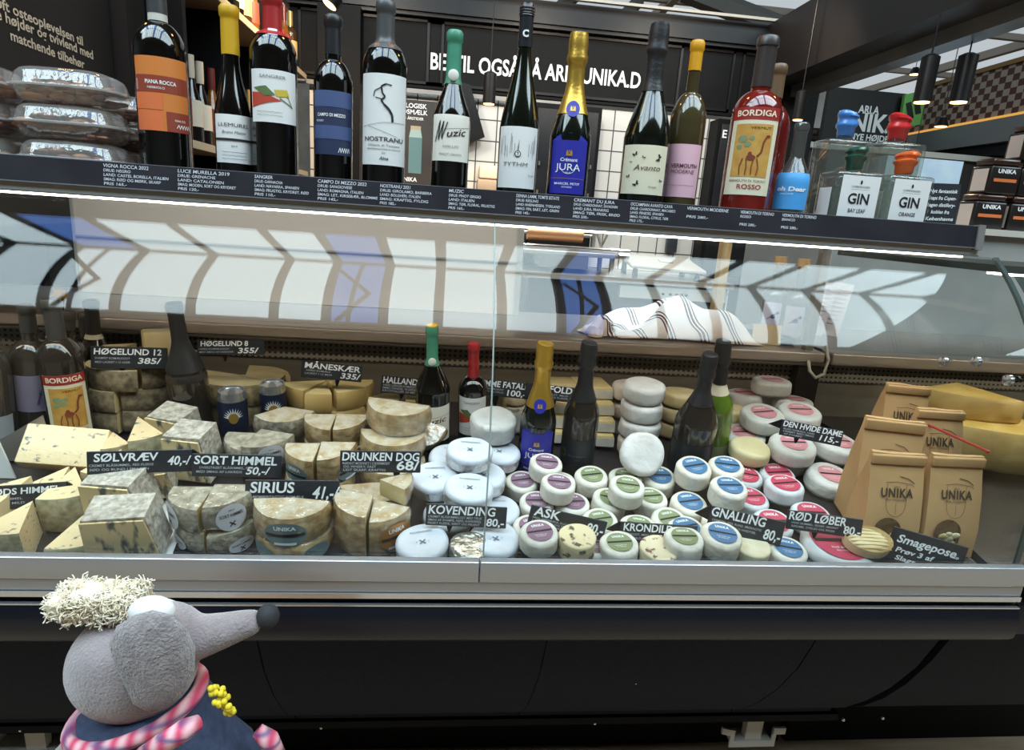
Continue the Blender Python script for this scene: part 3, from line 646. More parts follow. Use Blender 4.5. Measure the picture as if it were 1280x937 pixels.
# 5 NOSTRANU
def d5(ink, f, g, zc, hw, hh):
    a = ink(black_i); write(a, 'NOSTRANU', .0064, g, 0, zc-hh*.47, bold=.01, width=hw*1.55)
    write(a, 'Chianti di Toscana', .003, g, 0, zc-hh*.58, width=hw*1.2); write(a, 'DENOMINAZIONE DI ORIGINE', .0022, g, 0, zc-hh*.66, width=hw*1.3); write(a, '2021', .0025, g, 0, zc-hh*.75); write(a, 'Alma', .0045, g, 0, zc-hh*.88, shear=.3, bold=.02)
    P = [(.05, .78), (-.12, .72), (-.08, .58), (.02, .5), (-.12, .42), (0, .33), (.16, .24), (.28, .12), (.3, -.03)]
    stroke(a, g, [(x*hw, zc+y*hh) for x, y in P[:6]], .0026); stroke(a, g, [(x*hw, zc+y*hh) for x, y in P[5:]], .0036)
    stroke(a, g, [(.05*hw, zc+.78*hh), (.25*hw, zc+.76*hh)], .0016); stroke(a, g, [(-.12*hw, zc+.7*hh), (-.35*hw, zc+.62*hh), (-.4*hw, zc+.5*hh)], .0014); stroke(a, g, [(-.1*hw, zc+.45*hh), (-.32*hw, zc+.48*hh)], .0014)
    b = ink(grey_i); stroke(b, g, [(-.85*hw, zc-.15*hh), (0, zc-.05*hh), (.85*hw, zc-.03*hh)], .0006); stroke(b, g, [(-.6*hw, zc-.14*hh), (.5*hw, zc-.36*hh)], .0006)
M, H, R, s = on_shelf((479, 2), (479, 228), wpx=54)
bottle('dark bottle with tall white label of a twisted tree lettered NOSTRANU', M, R, H, .67, .80, .0132, 'bordeaux', gl_dark, .76, mat('capsule_grey', '4a494a', .35), [(zpx(208, 479), zpx(97, 479), 1.25, lab_w, d5), (zpx(15, 479), zpx(8, 479), 3.1, lab_w, None, 'neck_band')])
# 6 Muzic
def muzic(ink, f, g, zc, hw, hh):
    a = ink(black_i)
    for i in range(3): stroke(a, g, [((-.75+.17*i)*hw, zc-.18*hh+.06*hh*i), ((-.5+.17*i)*hw, zc+.72*hh-.03*hh*i)], .0017); 
    stroke(a, g, [(-.5*hw, zc+.72*hh), (-.58*hw, zc-.05*hh)], .0016); stroke(a, g, [(-.33*hw, zc+.68*hh), (-.42*hw, zc)], .0016)
    write(a, 'uzic', .0105, g, .22*hw, zc+.08*hh, shear=.35, bold=.01, width=hw*.85, rot=.12); stroke(a, g, [(-.3*hw, zc+.35*hh), (.9*hw, zc+.5*hh)], .0005)
    b = ink(grey_i); write(b, 'COLLIO', .0034, g, 0, zc-hh*.42, width=hw*.7); write(b, 'PINOT GRIGIO', .0030, g, 0, zc-hh*.75, width=hw*1.0)
medal = mat('medallion_bone', 'd8d4c8', .5)
def greencap(t, P_top, M, H):
    b = MB(); b.lathe([(0, -.002), (.0085, -.002), (.0085, 0), (.006, .0012), (0, .0012)], 20, T(0, -.0165, H*.745) @ RX(PI/2)); b.build('medallion', medal, t, 30, M)
capg = mat('capsule_green', '3f8468', .4, col2='4b9377', ns=30)
M, H, R, s = on_shelf((566, 39), (561, 236), wpx=47)
t6 = bottle('dark sloping bottle with jade green capsule and cream script label on the shelf', M, R, H, .50, .74, .0108, 'slope', gl_dark, .70, capg, [(zpx(203, 562), zpx(146, 563), 1.2, lab_cream2, muzic)]); greencap(t6, 0, M, H)
# 7 ringed screw cap bottle
def d7(ink, f, g, zc, hw, hh):
    a = ink(grey_i); rr = random.Random(4)
    for i in range(16): u = rr.uniform(-.9, .9)*hw; h0 = rr.uniform(.0, .2); stroke(a, g, [(u, zc+h0*hh), (u+rr.uniform(-.06, .06)*hw, zc+(h0+rr.uniform(.3, .7))*hh)], .0006)
    b = ink(black_i); disc(b, g, 0, zc+.12*hh, .005); disc(ink(lab_w), drum(lambda v: R+.0018, 0), 0, zc+.12*hh, .0038); stroke(b, drum(lambda v: R+.0022, 0), [(-.002, zc+.16*hh), (.002, zc+.16*hh)], .0008); stroke(b, drum(lambda v: R+.0022, 0), [(0, zc+.17*hh), (0, zc+.06*hh)], .0008)
    write(a, 'TYTHM', .006, g, -.1*hw, zc-.28*hh, shear=.15, width=hw*1.1); write(a, 'R LAN', .003, g, .7*hw, zc-.6*hh)
M, H, R, s = on_shelf((653, 6), (644, 241), wpx=50)
t7 = bottle('tall dark bottle with long neck, ringed black screw cap and white sketch label', M, R, H, .40, .78, .0106, 'slope', gl_green, .80, mat('cap_black_gloss', '26272b', .25), [(zpx(236, 645), zpx(161, 647), 1.15, lab_w, d7), (zpx(52, 651), zpx(46, 651), 2.6, mat('neck_label', 'bcbab4', .5), None, 'neck_band')], capstyle='screw')
b = FB(); write(b, 'C', .0095, drum(.0133, 0), 0, H*.845, bold=.05); b.build('cap_letter', white_p, t7, 0, M)
# crest helper
def crest(mb, g, x, y, s_):
    for dx in (-.45, .45): disc(mb, g, x+dx*s_, y, s_*.33, s_*.5, 10)
    for dx in (-.5, 0, .5): poly(mb, g, [(x+(dx-.2)*s_, y+.35*s_), (x+(dx+.2)*s_, y+.35*s_), (x+dx*s_, y+.85*s_)])
    poly(mb, g, [(x-.9*s_, y-.6*s_), (x+.9*s_, y-.6*s_), (x+.6*s_, y-.2*s_), (x-.6*s_, y-.2*s_)])
# 8 Jura
def jura(ink, f, g, zc, hw, hh):
    a = ink(white_p); write(a, 'JURA', .0105, g, 0, zc-hh*.12, bold=.0, width=hw*1.25); write(a, 'Crémant', .0052, g, 0, zc+hh*.22, bold=.015, width=hw*.85, shear=.1)
    pts = [(math.cos(t)*.0125, zc+.06*hh+math.sin(t)*.0125) for t in [(-.5*PI+i*PI*.36/8*1.0-.36*PI/2*0) for i in range(-9, 10)]]
    stroke(a, g, pts, .0006); write(a, 'BRUT', .0025, g, 0, zc-hh*.24); write(a, 'MARCEL PETIT', .0034, g, 0, zc-hh*.66, bold=.01, width=hw*1.3); write(a, 'DOMAINE', .0025, g, 0, zc-hh*.78)
    crest(ink(gold_i), g, 0, zc+hh*.52, .0065); stroke(ink(gold_i), g, [(-hw*.9, zc-hh*.42), (hw*.9, zc-hh*.42)], .0005)
def jura_bottle(label, M, H, R, zl0, zl1):
    t = bottle(label, M, R, H, .42, .72, .0128, 'slope', gl_green, .55, gold, [(zl0, zl1, .98, lab_blue, jura)], capstyle='champagne')
    P = prof_bottle(R, H, .42, .72, .0128, 'slope'); zc = H*.575; r = rad_at(P, zc)
    b = FB(); f = drum(lambda v: rad_at(P, v)+.0022, 0); disc(b, f, 0, zc, .0115, .0125, 28); so = b.build('seal', lab_blue, t, 60, M)
    b = FB(); crest(b, drum(lambda v: rad_at(P, v)+.0027, 0), 0, zc, .0058); b.build('crest', gold_i, so, 0, M)
    b = FB(); hwid = .98*R; f = drum(lambda v: rad_at(P, v)+.0009, 0)
    b.add([f(-hwid, zl1), f(-hwid*.5, zl1), f(0, zl1), f(hwid*.5, zl1), f(hwid, zl1), f(hwid*.55, zl1+.008), f(0, zl1+.0115), f(-hwid*.55, zl1+.008)], [tuple(range(8))]); b.build('label_crown', lab_blue, t, 60, M)
    return t
M, H, R, s = on_shelf((722, 41), (707, 246), wpx=51)
jura_bottle('sparkling wine bottle with gold foil and royal blue JURA label on top shelf', M, H, R, zpx(243, 707), zpx(178, 710))
# 9 butterflies
def fly(mb, g, x, y, s_, a):
    c, n = math.cos(a), math.sin(a)
    for k in (-1, 1):
        pts = [(0, 0), (k*.9, .75), (k*1.1, .2), (k*.7, -.1), (k*.8, -.6), (k*.25, -.5)]; poly(mb, g, [(x+(u*c-v*n)*s_, y+(u*n+v*c)*s_) for u, v in (pts if k > 0 else pts[::-1])])
def d9(ink, f, g, zc, hw, hh):
    a = ink(mat('print_brown', '5b4a33', .6)); write(a, 'Avanto', .0085, g, .12*hw, zc-.02*hh, shear=.35, width=hw*1.05)
    b = ink(black_i)
    for x, y, q, an in ((-.4, .62, .0042, .5), (-.05, .5, .0028, -.4), (.55, .5, .0055, 1.2), (-.62, -.28, .0032, .3), (-.25, -.58, .005, .7), (.75, -.4, .003, -.3), (-.55, .3, .0018, 0)): fly(b, g, x*hw, zc+y*hh, q, an)
    write(a, 'Penedes', .003, g, .4*hw, zc-.72*hh, shear=.3)
M, H, R, s = on_shelf((820, 30), (800, 253), wpx=58)
bottle('dark sparkling bottle with black foil and cream label of black butterflies', M, R, H, .42, .72, .0135, 'slope', gl_green, .66, mat('foil_black', '2b292a', .4, .2, bump=.3, bs=200), [(zpx(244, 801), zpx(184, 804), 1.1, lab_c, d9), (zpx(115, 812), zpx(99, 814), 3.1, mat('collar_cream', 'cbb98c', .5), None, 'neck_collar')], capstyle='champagne')
# 10 pink label
def d10(ink, f, g, zc, hw, hh):
    a = ink(mat('print_plum', '501c2c', .6)); write(a, 'VERMOUTH', .006, g, .1*hw, zc+.12*hh, bold=.02, width=hw*1.3); write(a, 'MODERNE', .006, g, .05*hw, zc-.1*hh, width=hw*1.15); stroke(a, g, [(-hw*.7, zc-.55*hh), (hw*.7, zc-.55*hh)], .0004)
M, H, R, s = on_shelf((857, 50), (847, 252), .30, 44)
bottle('olive bottle with amber yellow cap and plain pink VERMOUTH MODERNE label', M, R, H, .56, .72, .0098, 'bordeaux', gl_amber, .84, mat('cap_amber', 'd6970f', .45), [(zpx(247, 847, .3), zpx(182, 850, .3), 1.15, lab_pink, d10)])
# 11 BORDIGA
sand = mat('print_sand', 'c08a3c', .6, col2='caa04e', ns=60)
def bordiga(ink, f, g, zc, hw, hh):
    a = ink(mat('print_cream', 'efe3c6', .6)); write(a, 'BORDIGA', .0088, g, 0, zc+hh*.80, bold=.02, width=hw*1.6)
    r = ink(lab_red); patch(r, f, -hw, hw, zc+hh*.72, zc+hh, 16, 1); write(r, 'ROSSO', .0072, g, .1*hw, zc-hh*.86, bold=.015, width=hw*.95)
    s_ = ink(sand); patch(s_, f, -hw*.75, hw*.75, zc-hh*.58, zc+hh*.62, 14, 1)
    d = ink(mat('print_dark', '5a2417', .6)); write(d, 'VERMOUTH DI TORINO', .0036, g, 0, zc-hh*.70, width=hw*1.5); write(d, 'VERMUT', .0042, g, .25*hw, zc+hh*.5, width=hw*.8)
    gr = ink(mat('print_green', '7f9069', .6)); 
    for x, y, q in ((-.4, .28, .008), (-.2, .16, .006), (-.5, .1, .005), (-.05, .3, .0045)): disc(gr, g, x*hw, zc+y*hh, q, q*.7, 9)
    k = ink(mat('print_camel', '7b3520', .6)); k2 = drum(lambda v: R+.0020, 0)
    disc(k, k2, .0, zc-.14*hh, .0075, .0045, 12); disc(k, k2, -.05*hw, zc-.07*hh, .0035, .0045, 10)
    stroke(k, k2, [(.22*hw, zc-.12*hh), (.38*hw, zc-.02*hh), (.42*hw, zc+.2*hh), (.52*hw, zc+.34*hh)], .003); disc(k, k2, .58*hw, zc+.35*hh, .0042, .0022, 10)
    for x, dx in ((-.3, -.1), (-.17, .05), (.12, -.05), (.24, .1)): stroke(k, k2, [(x*hw, zc-.16*hh), ((x+dx)*hw, zc-.36*hh), ((x+dx*.6)*hw, zc-.54*hh)], .0018)
M, H, R, s = on_shelf((954, 46), (928, 263), wpx=60)
bottle('red vermouth bottle with camel picture label under a red BORDIGA band', M, R, H, .60, .72, .0155, 'bordeaux', gl_red, .74, mat('capsule_smoke', '3c3432', .3), [(zpx(245, 931), zpx(138, 940), 1.02, lab_c, bordiga)])
M, H, R, s = on_shelf((962, 80), (946, 262), .37, 52)
bottle('second red bottle mostly hidden behind the camel label bottle', M, R*.9, H, .60, .76, .0125, 'bordeaux', gl_red, .80, mat('capsule_brown', '6b5138', .4))
# 12 clear, blue label
def d12(ink, f, g, zc, hw, hh):
    a = ink(white_p); write(a, 'oh Dear', .0068, g, 0, zc+.0, bold=.035, width=hw*1.45, shear=.1); write(a, 'TONIC WATER', .0022, g, -.2*hw, zc-.2*hh)
M, H, R, s = on_shelf((998, 153), (984, 266), .285, 41)
bottle('small clear bottle with sky blue oh Dear label left of the gin', M, R, H, .46, .68, .0115, 'slope', gl_clear, None, None, [(zpx(262, 984), zpx(217, 989), 1.2, lab_sky, d12)], name='tonic_bottle')
# gin
wx = lambda k, c: mat(k, c, .3, coat=.5, bump=.15, bs=60)
def gin(label, px, ytop, ywax, wpx, waxpx, Y, wmat, flavour, D=.06, front=True):
    a = at_y(px, ytop, Y-D/2); k_ = mpp((a.x, Y, a.z)); W = wpx*k_; Hb = a.z-ZS; wr = waxpx*k_/2; wh = (ytop-ywax)*k_-.002
    M = T(at_y(px, 240, Y).x, Y, ZS)
    t = thing('gin_bottle', label, 'bottle', M, 'square clear gin bottles with wax tops')
    MB().rbox(-W/2, W/2, -D/2, D/2, .0, Hb, .006).rbox(-W/2+.005, W/2-.005, -D/2+.005, D/2-.005, .008, Hb-.008, .004).build('glass_body', gl_clear, t, 30, M)
    MB().lathe([(wr*.7, Hb-.002), (wr*.68, Hb+.004), (wr*.62, Hb+.010), (0, Hb+.010)], 24).build('neck', gl_clear, t, 40, M)
    P = [(0, .1), (.66, .1), (.74, .14), (.78, .42), (.96, .5), (1, .58), (.80, .66), (.82, .74), (.97, .8), (.95, .9), (.78, .96), (.5, 1), (0, 1)]
    MB().lathe([(r_*wr, Hb+z_*wh) for r_, z_ in P], 28).build('wax_top', wmat, t, 50, M, jit=.012)
    if front:
        b = FB(); f = sheet(T(0, -D/2-.0006, 0), 0); patch(b, f, -W*.40, W*.40, Hb*.08, Hb*.93, 1, 1); lo = b.build('label', lab_w, t, 0, M)
        b = FB(); f = sheet(T(0, -D/2-.0011, 0), 0); write(b, 'GIN', Hb*.17, f, 0, Hb*.46, bold=.025, width=W*.44); write(b, flavour, Hb*.065, f, 0, Hb*.31, bold=.01, width=W*.36)
        write(b, 'COPENHAGEN', Hb*.03, f, 0, Hb*.73, width=W*.38); stroke(b, f, [(-W*.2, Hb*.70), (W*.2, Hb*.70)], .0003); disc(b, f, 0, Hb*.82, .0018, .0034); stroke(b, f, [(-W*.1, Hb*.16), (W*.1, Hb*.16)], .0003)
        b.build('lettering', black_i, lo, 0, M)
        b = FB(); f = lambda u, v: (-W/2-.0006, u, v); b.add([f(.018, Hb*.1), f(-.018, Hb*.1), f(-.018, Hb*.72), f(.018, Hb*.72)], [(0, 1, 2, 3)]); lo = b.build('side_label', lab_w, t, 0, M)
    return t
gin('square clear gin bottle with green wax top lettered GIN BAY LEAF', 1061, 213, 180, 62, 27, .27, wx('wax_green', '1f4a3b'), 'BAY LEAF')
gin('square clear gin bottle with orange wax top lettered GIN ORANGE', 1124, 218, 186, 60, 28, .27, wx('wax_orange', 'e2642a'), 'ORANGE')
gin('square clear gin bottle with blue wax top in the back row', 1043, 172, 137, 60, 26, .40, wx('wax_blue', '4a86cf'), '', front=False)
gin('square clear gin bottle with bright red wax top in the back row', 1107, 176, 140, 60, 28, .40, wx('wax_red', 'cf2a2a'), '', front=False)
# handwritten card
p = at_y(1180, 250, .33)
cd_ = thing('chalk_card', 'small upright black card with white handwriting at right end of shelf', 'sign', T(p.x, .33, ZS))
Mc = T(p.x, .33, ZS) @ RZ(-.1) @ RX(-.05) @ RY(-.03)
MB().box(-.032, .032, 0, .003, 0, .098).build('card', slate, cd_, 0, Mc)
b = FB(); f = sheet(I4, .0006)
for i, s_ in enumerate(('Nyt fantastisk', 'Snaps fra Copen-', 'hagen distillery-', 'kobles fra', 'Københavns')): write(b, s_, .0064, f, 0, .081-.0125*i, bold=.012, shear=.2, width=.052 if i != 3 else .034)
b.build('lettering', white_i, cd_, 0, Mc)
MB().box(-.034, .034, -.004, .02, -.0004, .003).build('foot', slate, cd_, 0, Mc)
# ------------------------------------------------------------------ cheese counter
TI = RX(DA)
def on_deck(px, py, off, extra=0, spin=0, roll=0):
    p = deck(px, py, off); return T(*p) @ RX((DA if p.y < YF else 0)+extra) @ RY(roll) @ RZ(spin), p
mold = mat('white_mould', 'dedacf', .75, col2='c9c3b5', ns=45, bump=.35, bs=160)
mold2 = mat('white_mould_ivory', 'e4dcc8', .75, col2='cfc5ae', ns=40, bump=.35, bs=140)
mold3 = mat('chalky_grey_mould', 'dcdcd8', .75, col2='c4c4c0', ns=40, bump=.35, bs=140)
paperw = mat('waxed_paper', 'd3d7de', .4, col2='c2c7cf', ns=25, bump=.25, bs=60)
foil = mat('silver_paper', 'b9b9ba', .28, .7, col2='d8d8d9', ns=40, bump=1.0, bs=70, bdist=.004)
wrapw = mat('white_wrap', 'dcdad4', .42, col2='c9c6be', ns=18, bump=.8, bs=38, bdist=.006)
wraps = mat('crumpled_foil', 'a7a397', .22, .85, col2='d6d2c4', ns=90, bump=1.0, bs=95, bdist=.006)
yel = mat('yellow_cheese', 'e6cf93', .5, col2='dcc182', ns=18, bump=.1, bs=60)
yelr = mat('yellow_rind', 'c8a868', .6, col2='b28f52', ns=20, bump=.3, bs=70)
hog = mat('hogelund_paste', 'd9c79e', .55, col2='cfba86', ns=30, bump=.2, bs=80)
hogr = mat('hogelund_rind', 'aa986f', .75, col2='6f6043', ns=80, bump=.5, bs=110)
hogr2 = mat('hogelund_dark_rind', '97866a', .8, col2='5a4e3a', ns=75, bump=.6, bs=110)
blue = mat('blue_cheese', 'e4cc9e', .45, col2='686a62', ns=95, lo=.6, hi=.7, bump=.4, bs=120, stretch=(1, 1, 2.2), coat=.35)
bluer = mat('blue_rind', 'bdb290', .6, col2='8f8768', ns=90, bump=.6, bs=120, coat=.3)
ash = mat('ash_rind', 'd2cabb', .6, col2='989082', ns=110, bump=1.0, bs=90, coat=.7, bdist=.005)
ashp = mat('ash_paste', 'dcc596', .5, col2='4f544f', ns=38, lo=.52, hi=.64, stretch=(2.0, 1, .8))
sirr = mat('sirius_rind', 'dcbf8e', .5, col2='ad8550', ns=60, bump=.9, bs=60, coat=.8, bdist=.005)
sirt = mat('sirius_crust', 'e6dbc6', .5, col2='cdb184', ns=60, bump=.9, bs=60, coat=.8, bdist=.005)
film = glassmat('cling_film', (.98, .98, .97), .15, .12, bump=.9, bs=55)
paper = mat('white_paper', 'e6e4e0', .6)
lab = {'purple': mat('label_plum', '846478', .5), 'green': mat('label_olive', '7f8a63', .5), 'blue': mat('label_denim', '47729a', .5),
       'red': mat('label_crimson', 'bb4159', .5), 'pink': mat('label_blush', 'd58f95', .5), 'teal': mat('label_grey_teal', '6e8285', .5), 'copper': mat('label_copper', 'b77a3c', .4, .3)}
def round_lathe(R, h, b=.22, dome=.0):
    P = [(0, 0), (R*.9, 0)]
    for i in range(7): a = -PI/2+PI/2*i/6; P.append((R*(1-b)+R*b*math.cos(a), R*b+R*b*math.sin(a)))
    for i in range(7): a = PI/2*i/6; P.append((R*(1-b)+R*b*math.cos(a), h-R*b+R*b*math.sin(a)))
    P += [(R*.5, h+dome*.7), (0, h+dome)]
    return P
def ukcheese(label, M, R, h, rind, col, rl, group, word='UNIKA', name='soft_cheese', oval=1, jit=.012):
    t = thing(name, label, 'cheese', M, group)
    MB().lathe(round_lathe(R, h), 36).build('rind', rind, t, 60, M, jit=jit)
    if col:
        b = FB(); f = flatsheet(None, h+.0012); disc(b, f, 0, 0, rl, rl*oval, 36); lo = b.build('label', lab[col], t, 0, M)
        b = FB(); g = flatsheet(None, h+.0016)
        write(b, word, rl*.23, g, 0, rl*.48, bold=.03, width=rl*.95, spacing=1.2); write(b, 'hvid gede ost', rl*.1, g, 0, -rl*.4, width=rl*.9); write(b, 'fra mejeriet', rl*.09, g, 0, -rl*.56, width=rl*.7)
        b.build('lettering', white_p, lo, 0, M)
        b = FB(); poly(b, g, [(-rl*.92, -rl*.07), (rl*.92, -rl*.07), (rl*.92, rl*.1), (-rl*.92, rl*.1)]); b.build('name_band', black_i, lo, 0, M)
    return t
def kov(label, M, group):
    R, h = .040, .030; t = thing('foil_cheese', label, 'cheese', M, group)
    MB().lathe(round_lathe(R, h, .2)[:9]+[(R, h*.75)], 36).build('foil_side', foil, t, 60, M, jit=.02)
    MB().lathe([(R*1.005, h*.70)]+round_lathe(R*1.002, h, .2)[9:], 36).build('paper_top', paperw, t, 60, M, jit=.008)
    b = FB(); g = flatsheet(None, h+.0012); write(b, 'KOVENDING', .0038, g, 0, .0145, bold=.01, width=.033)
    for a in (PI/4, -PI/4): c, s_ = math.cos(a)*.0062, math.sin(a)*.0062; stroke(b, g, [(-c, -.006-s_), (c, -.006+s_)], .0022)
    disc(b, g, -.009, -.006, .0009); disc(b, g, .009, -.006, .0009); b.build('print', mat('print_slate', '6a7078', .6), t, 0, M)
    return t
random.seed(3)
def pile(builder, spec, h, R, group, r=.9):
    """spec: (px,py of the top centre, level, label, tilt)"""
    pts = []
    for px, py, lv, lb, *ex in spec:
        p = deck(px, py, (lv+1)*h); pts.append([p.x, p.y, lv, lb, ex])
    for it in range(40):       # press neighbours apart so that none share the same space
        for i in range(len(pts)):
            for j in range(i):
                if abs(pts[i][2]-pts[j][2]) < .95:
                    dx, dy = pts[i][0]-pts[j][0], (pts[i][1]-pts[j][1])/math.cos(DA); d = math.hypot(dx, dy); m = 2*R*1.015
                    if d < m:
                        k = (m-d)/2/max(d, 1e-4)*.6; pts[i][0] += dx*k; pts[i][1] += dy*k; pts[j][0] -= dx*k; pts[j][1] -= dy*k
        for q in pts: q[1] = max(q[1], .020+R)
    proto = None; out = []
    for x, y, lv, lb, ex in pts:
        off = lv*h; M = T(x, y-off*math.sin(DA)*0, dk(y)+off/math.cos(DA)) @ RX((DA if y < YF else 0)+random.uniform(-.05, .10)) @ RY(random.uniform(-.06, .06)) @ RZ(random.uniform(-.25, .25))
        if ex and ex[0] is not None: M = M @ RX(ex[0])
        if proto is None: proto = builder(lb, M, group); o = proto
        else: o = dup(proto, M, lb, group)
        out.append(o)
    return out
# --- KOVENDING, white foil-wrapped rounds
pile(kov, [
 (587, 566, 2, 'white foil-wrapped round on the very top of the KOVENDING pile'), (546, 575, 1, 'white foil-wrapped round at back left of the KOVENDING pile'),
 (625, 577, 1, 'white foil-wrapped round at back right of the KOVENDING pile'), (585, 603, 1.95, 'white foil-wrapped round directly below the topmost KOVENDING round'),
 (541, 606, 1, 'white foil-wrapped round at left in the KOVENDING pile, middle row'), (622, 606, 1, 'white foil-wrapped round at right in the KOVENDING pile, middle row'),
 (550, 634, .25, 'white foil-wrapped round behind left end of the KOVENDING sign'), (622, 634, .25, 'white foil-wrapped round behind right end of the KOVENDING sign'),
 (545, 678, 0, 'white foil-wrapped round at the glass left of the crumpled silver round'), (627, 674, 0, 'white foil-wrapped round at the glass right of the crumpled silver round'),
], .031, .0405, 'white foil cheeses in the KOVENDING pile')
M, p = on_deck(598, 672, .042)
M = T(p.x, .055, dk(.055)+.004) @ RX(DA+.08)
t = thing('silver_cheese', 'small round wrapped in crumpled bare silver foil under the KOVENDING sign', 'cheese', M)
MB().lathe(round_lathe(.032, .028, .4), 40).build('foil_wrap', wraps, t, 80, M, jit=.03)
# --- ASK
A = lambda col, R, h, rind, rl, nm: (lambda lb, M, g: ukcheese(lb, M, R, h, rind, col, rl, g, name=nm))
pile(A('purple', .0295, .031, mold, .0205, 'goat_cheese'), [
 (684, 585, 1, 'goat cheese with plum label crowning the back of the ASK pile'), (653, 602, 0, 'goat cheese with plum label at far back left of the ASK pile'),
 (714, 600, 0, 'goat cheese with plum label at back right of the ASK pile'), (691, 614, 1, 'goat cheese with plum label in front of the topmost ASK cheese'),
 (659, 628, 0, 'goat cheese with plum label second from the back on ASK pile left side'), (720, 629, 0, 'goat cheese with plum label right of centre in the ASK pile'),
 (689, 634, .1, 'goat cheese with plum label peeking over the ASK sign'), (662, 658, 0, 'goat cheese with plum label beside left end of the ASK sign'),
 (677, 687, 0, 'goat cheese with plum label at the glass, left of the speckled cut round'), (747, 677, 0, 'goat cheese with plum label at the glass, half hidden right of the speckled round')], .031, .0297, 'goat cheeses with plum labels')
herb = mat('herb_cheese', 'dfceA5', .6, col2='57543f', ns=62, lo=.56, hi=.62, bump=.3, bs=120)
herb2 = mat('pepper_cheese', 'e0d2b0', .6, col2='744a3a', ns=90, lo=.57, hi=.63, bump=.3, bs=120)
def cutround(label, px, py, R, h, m, Y=None, nm='cut_cheese', half=False):
    M, p = on_deck(px, py, h)
    y = .022+R; M = T(p.x, y, dk(y)) @ TI
    t = thing(nm, label, 'cheese', M)
    if half: MB().lathe(round_lathe(R, h, .15), 24, None, 0, PI, 2*PI).build('paste', m, t, 50, M, jit=.012)
    else: MB().lathe(round_lathe(R, h, .12), 36).build('paste', m, t, 50, M, jit=.012)
    return t
cutround('unwrapped cream round with dark herb flecks under the ASK sign', 714, 676, .029, .034, herb)
# --- KRONDILD
pile(A('green', .0305, .033, mold, .0205, 'goat_cheese'), [
 (747, 601, .3, 'goat cheese with olive label at back left of the KRONDILD pile'), (797, 600, .3, 'goat cheese with olive label at back right of the KRONDILD pile'),
 (753, 627, 0, 'goat cheese with olive label at left in the KRONDILD pile'), (791, 616, 1, 'goat cheese with olive label on top of the KRONDILD pile'),
 (823, 628, 0, 'goat cheese with olive label at right of the KRONDILD pile beside blue labels'), (796, 642, .2, 'goat cheese with olive label leaning just above the KRONDILD sign'),
 (764, 650, 0, 'goat cheese with olive label low at left above the KRONDILD sign'), (829, 652, 0, 'goat cheese with olive label low at right above the KRONDILD sign'),
 (772, 680, 0, 'goat cheese with olive label at the glass left of the pepper-flecked round'), (846, 668, 0, 'goat cheese with olive label at the glass right of the pepper-flecked round')], .033, .0307, 'goat cheeses with olive labels')
cutround('unwrapped cream round with red pepper flecks under the KRONDILD sign', 817, 687, .030, .030, herb2)
# --- GNALLING
pile(A('blue', .032, .036, mat('crumpled_ivory', 'e0d9cb', .6, col2='cfc6b4', ns=30, bump=.9, bs=55, bdist=.005), .0225, 'wrapped_goat_cheese'), [
 (888, 581, 1.1, 'paper-wrapped cheese with denim blue label on top of the GNALLING pile'), (859, 588, .7, 'paper-wrapped cheese with blue label tucked behind the topmost GNALLING cheese'),
 (836, 603, 0, 'paper-wrapped cheese with blue label at back left of the GNALLING pile'), (900, 609, 1.1, 'paper-wrapped cheese with blue label in front of the topmost GNALLING cheese'),
 (849, 630, 0, 'paper-wrapped cheese with blue label at left side of the GNALLING pile'), (884, 640, .2, 'paper-wrapped cheese with blue label hidden behind the GNALLING sign'),
 (866, 660, 0, 'paper-wrapped cheese with blue label at left end of the GNALLING sign'), (894, 692, 0, 'paper-wrapped cheese with blue label at the glass left of the cut ivory cheese'),
 (963, 684, 0, 'paper-wrapped cheese with blue label at the glass right of the cut ivory cheese')], .036, .0325, 'paper-wrapped cheeses with blue labels')
cutround('ivory cheese with its top corner cut away under the GNALLING sign', 929, 684, .030, .036, mat('ivory_paste', 'ddd2b4', .6, col2='c9bb98', ns=40, bump=.4, bs=90))
# --- ROED LOEBER
pile(A('red', .0345, .030, mat('grey_white_mould', 'd3d4d4', .7, col2='bcbebf', ns=35, bump=.3, bs=120), .0255, 'red_label_cheese'), [
 (930, 594, 0, 'white cheese with crimson label at back left of the RØD LØBER pile'), (971, 590, 0, 'white cheese with crimson label at back right of the RØD LØBER pile'),
 (945, 621, 0, 'white cheese with crimson label in the middle row beside blue labels'), (992, 614, .9, 'white cheese with crimson label on top of the RØD LØBER pile'),
 (966, 646, 0, 'white cheese with crimson label between the GNALLING and RØD LØBER signs'), (1014, 640, .5, 'white cheese with crimson label just above the RØD LØBER sign')], .030, .0347, 'white cheeses with crimson labels')
M = T(*at_z(1042, 688, .818)); y = .080; x = at_y(1042, 694, y).x; M = T(x, y, dk(y)) @ TI
ukcheese('large white round with crimson label at the glass carrying a grilled cheese half', M, .056, .028, MC['grey_white_mould'], 'red', .045, None, name='red_label_cheese')
M2 = M @ T(.006, -.008, .031) @ RX(.18)
t = thing('grilled_cheese', 'small pale oval cheese with grill lines lying on large crimson-label round', 'cheese', M2)
b = MB(); b.lathe(round_lathe(.034, .018, .5), 36, Matrix.Diagonal((1.12, .82, 1, 1))); b.build('rind', mat('ivory_paste2', 'e0cfa2', .55, col2='cdb684', ns=30, bump=.3, bs=80), t, 60, M2)
b = MB()
for i in range(7): yy = -.021+i*.007; L = .036*math.sqrt(max(.05, 1-(yy/.029)**2)); b.tube([(-L, yy+.002, .0165), (0, yy, .0186), (L, yy-.002, .0165)], .0008, 6)
b.build('grill_line', mat('grill_brown', 'b99a63', .6), t, 60, M2)
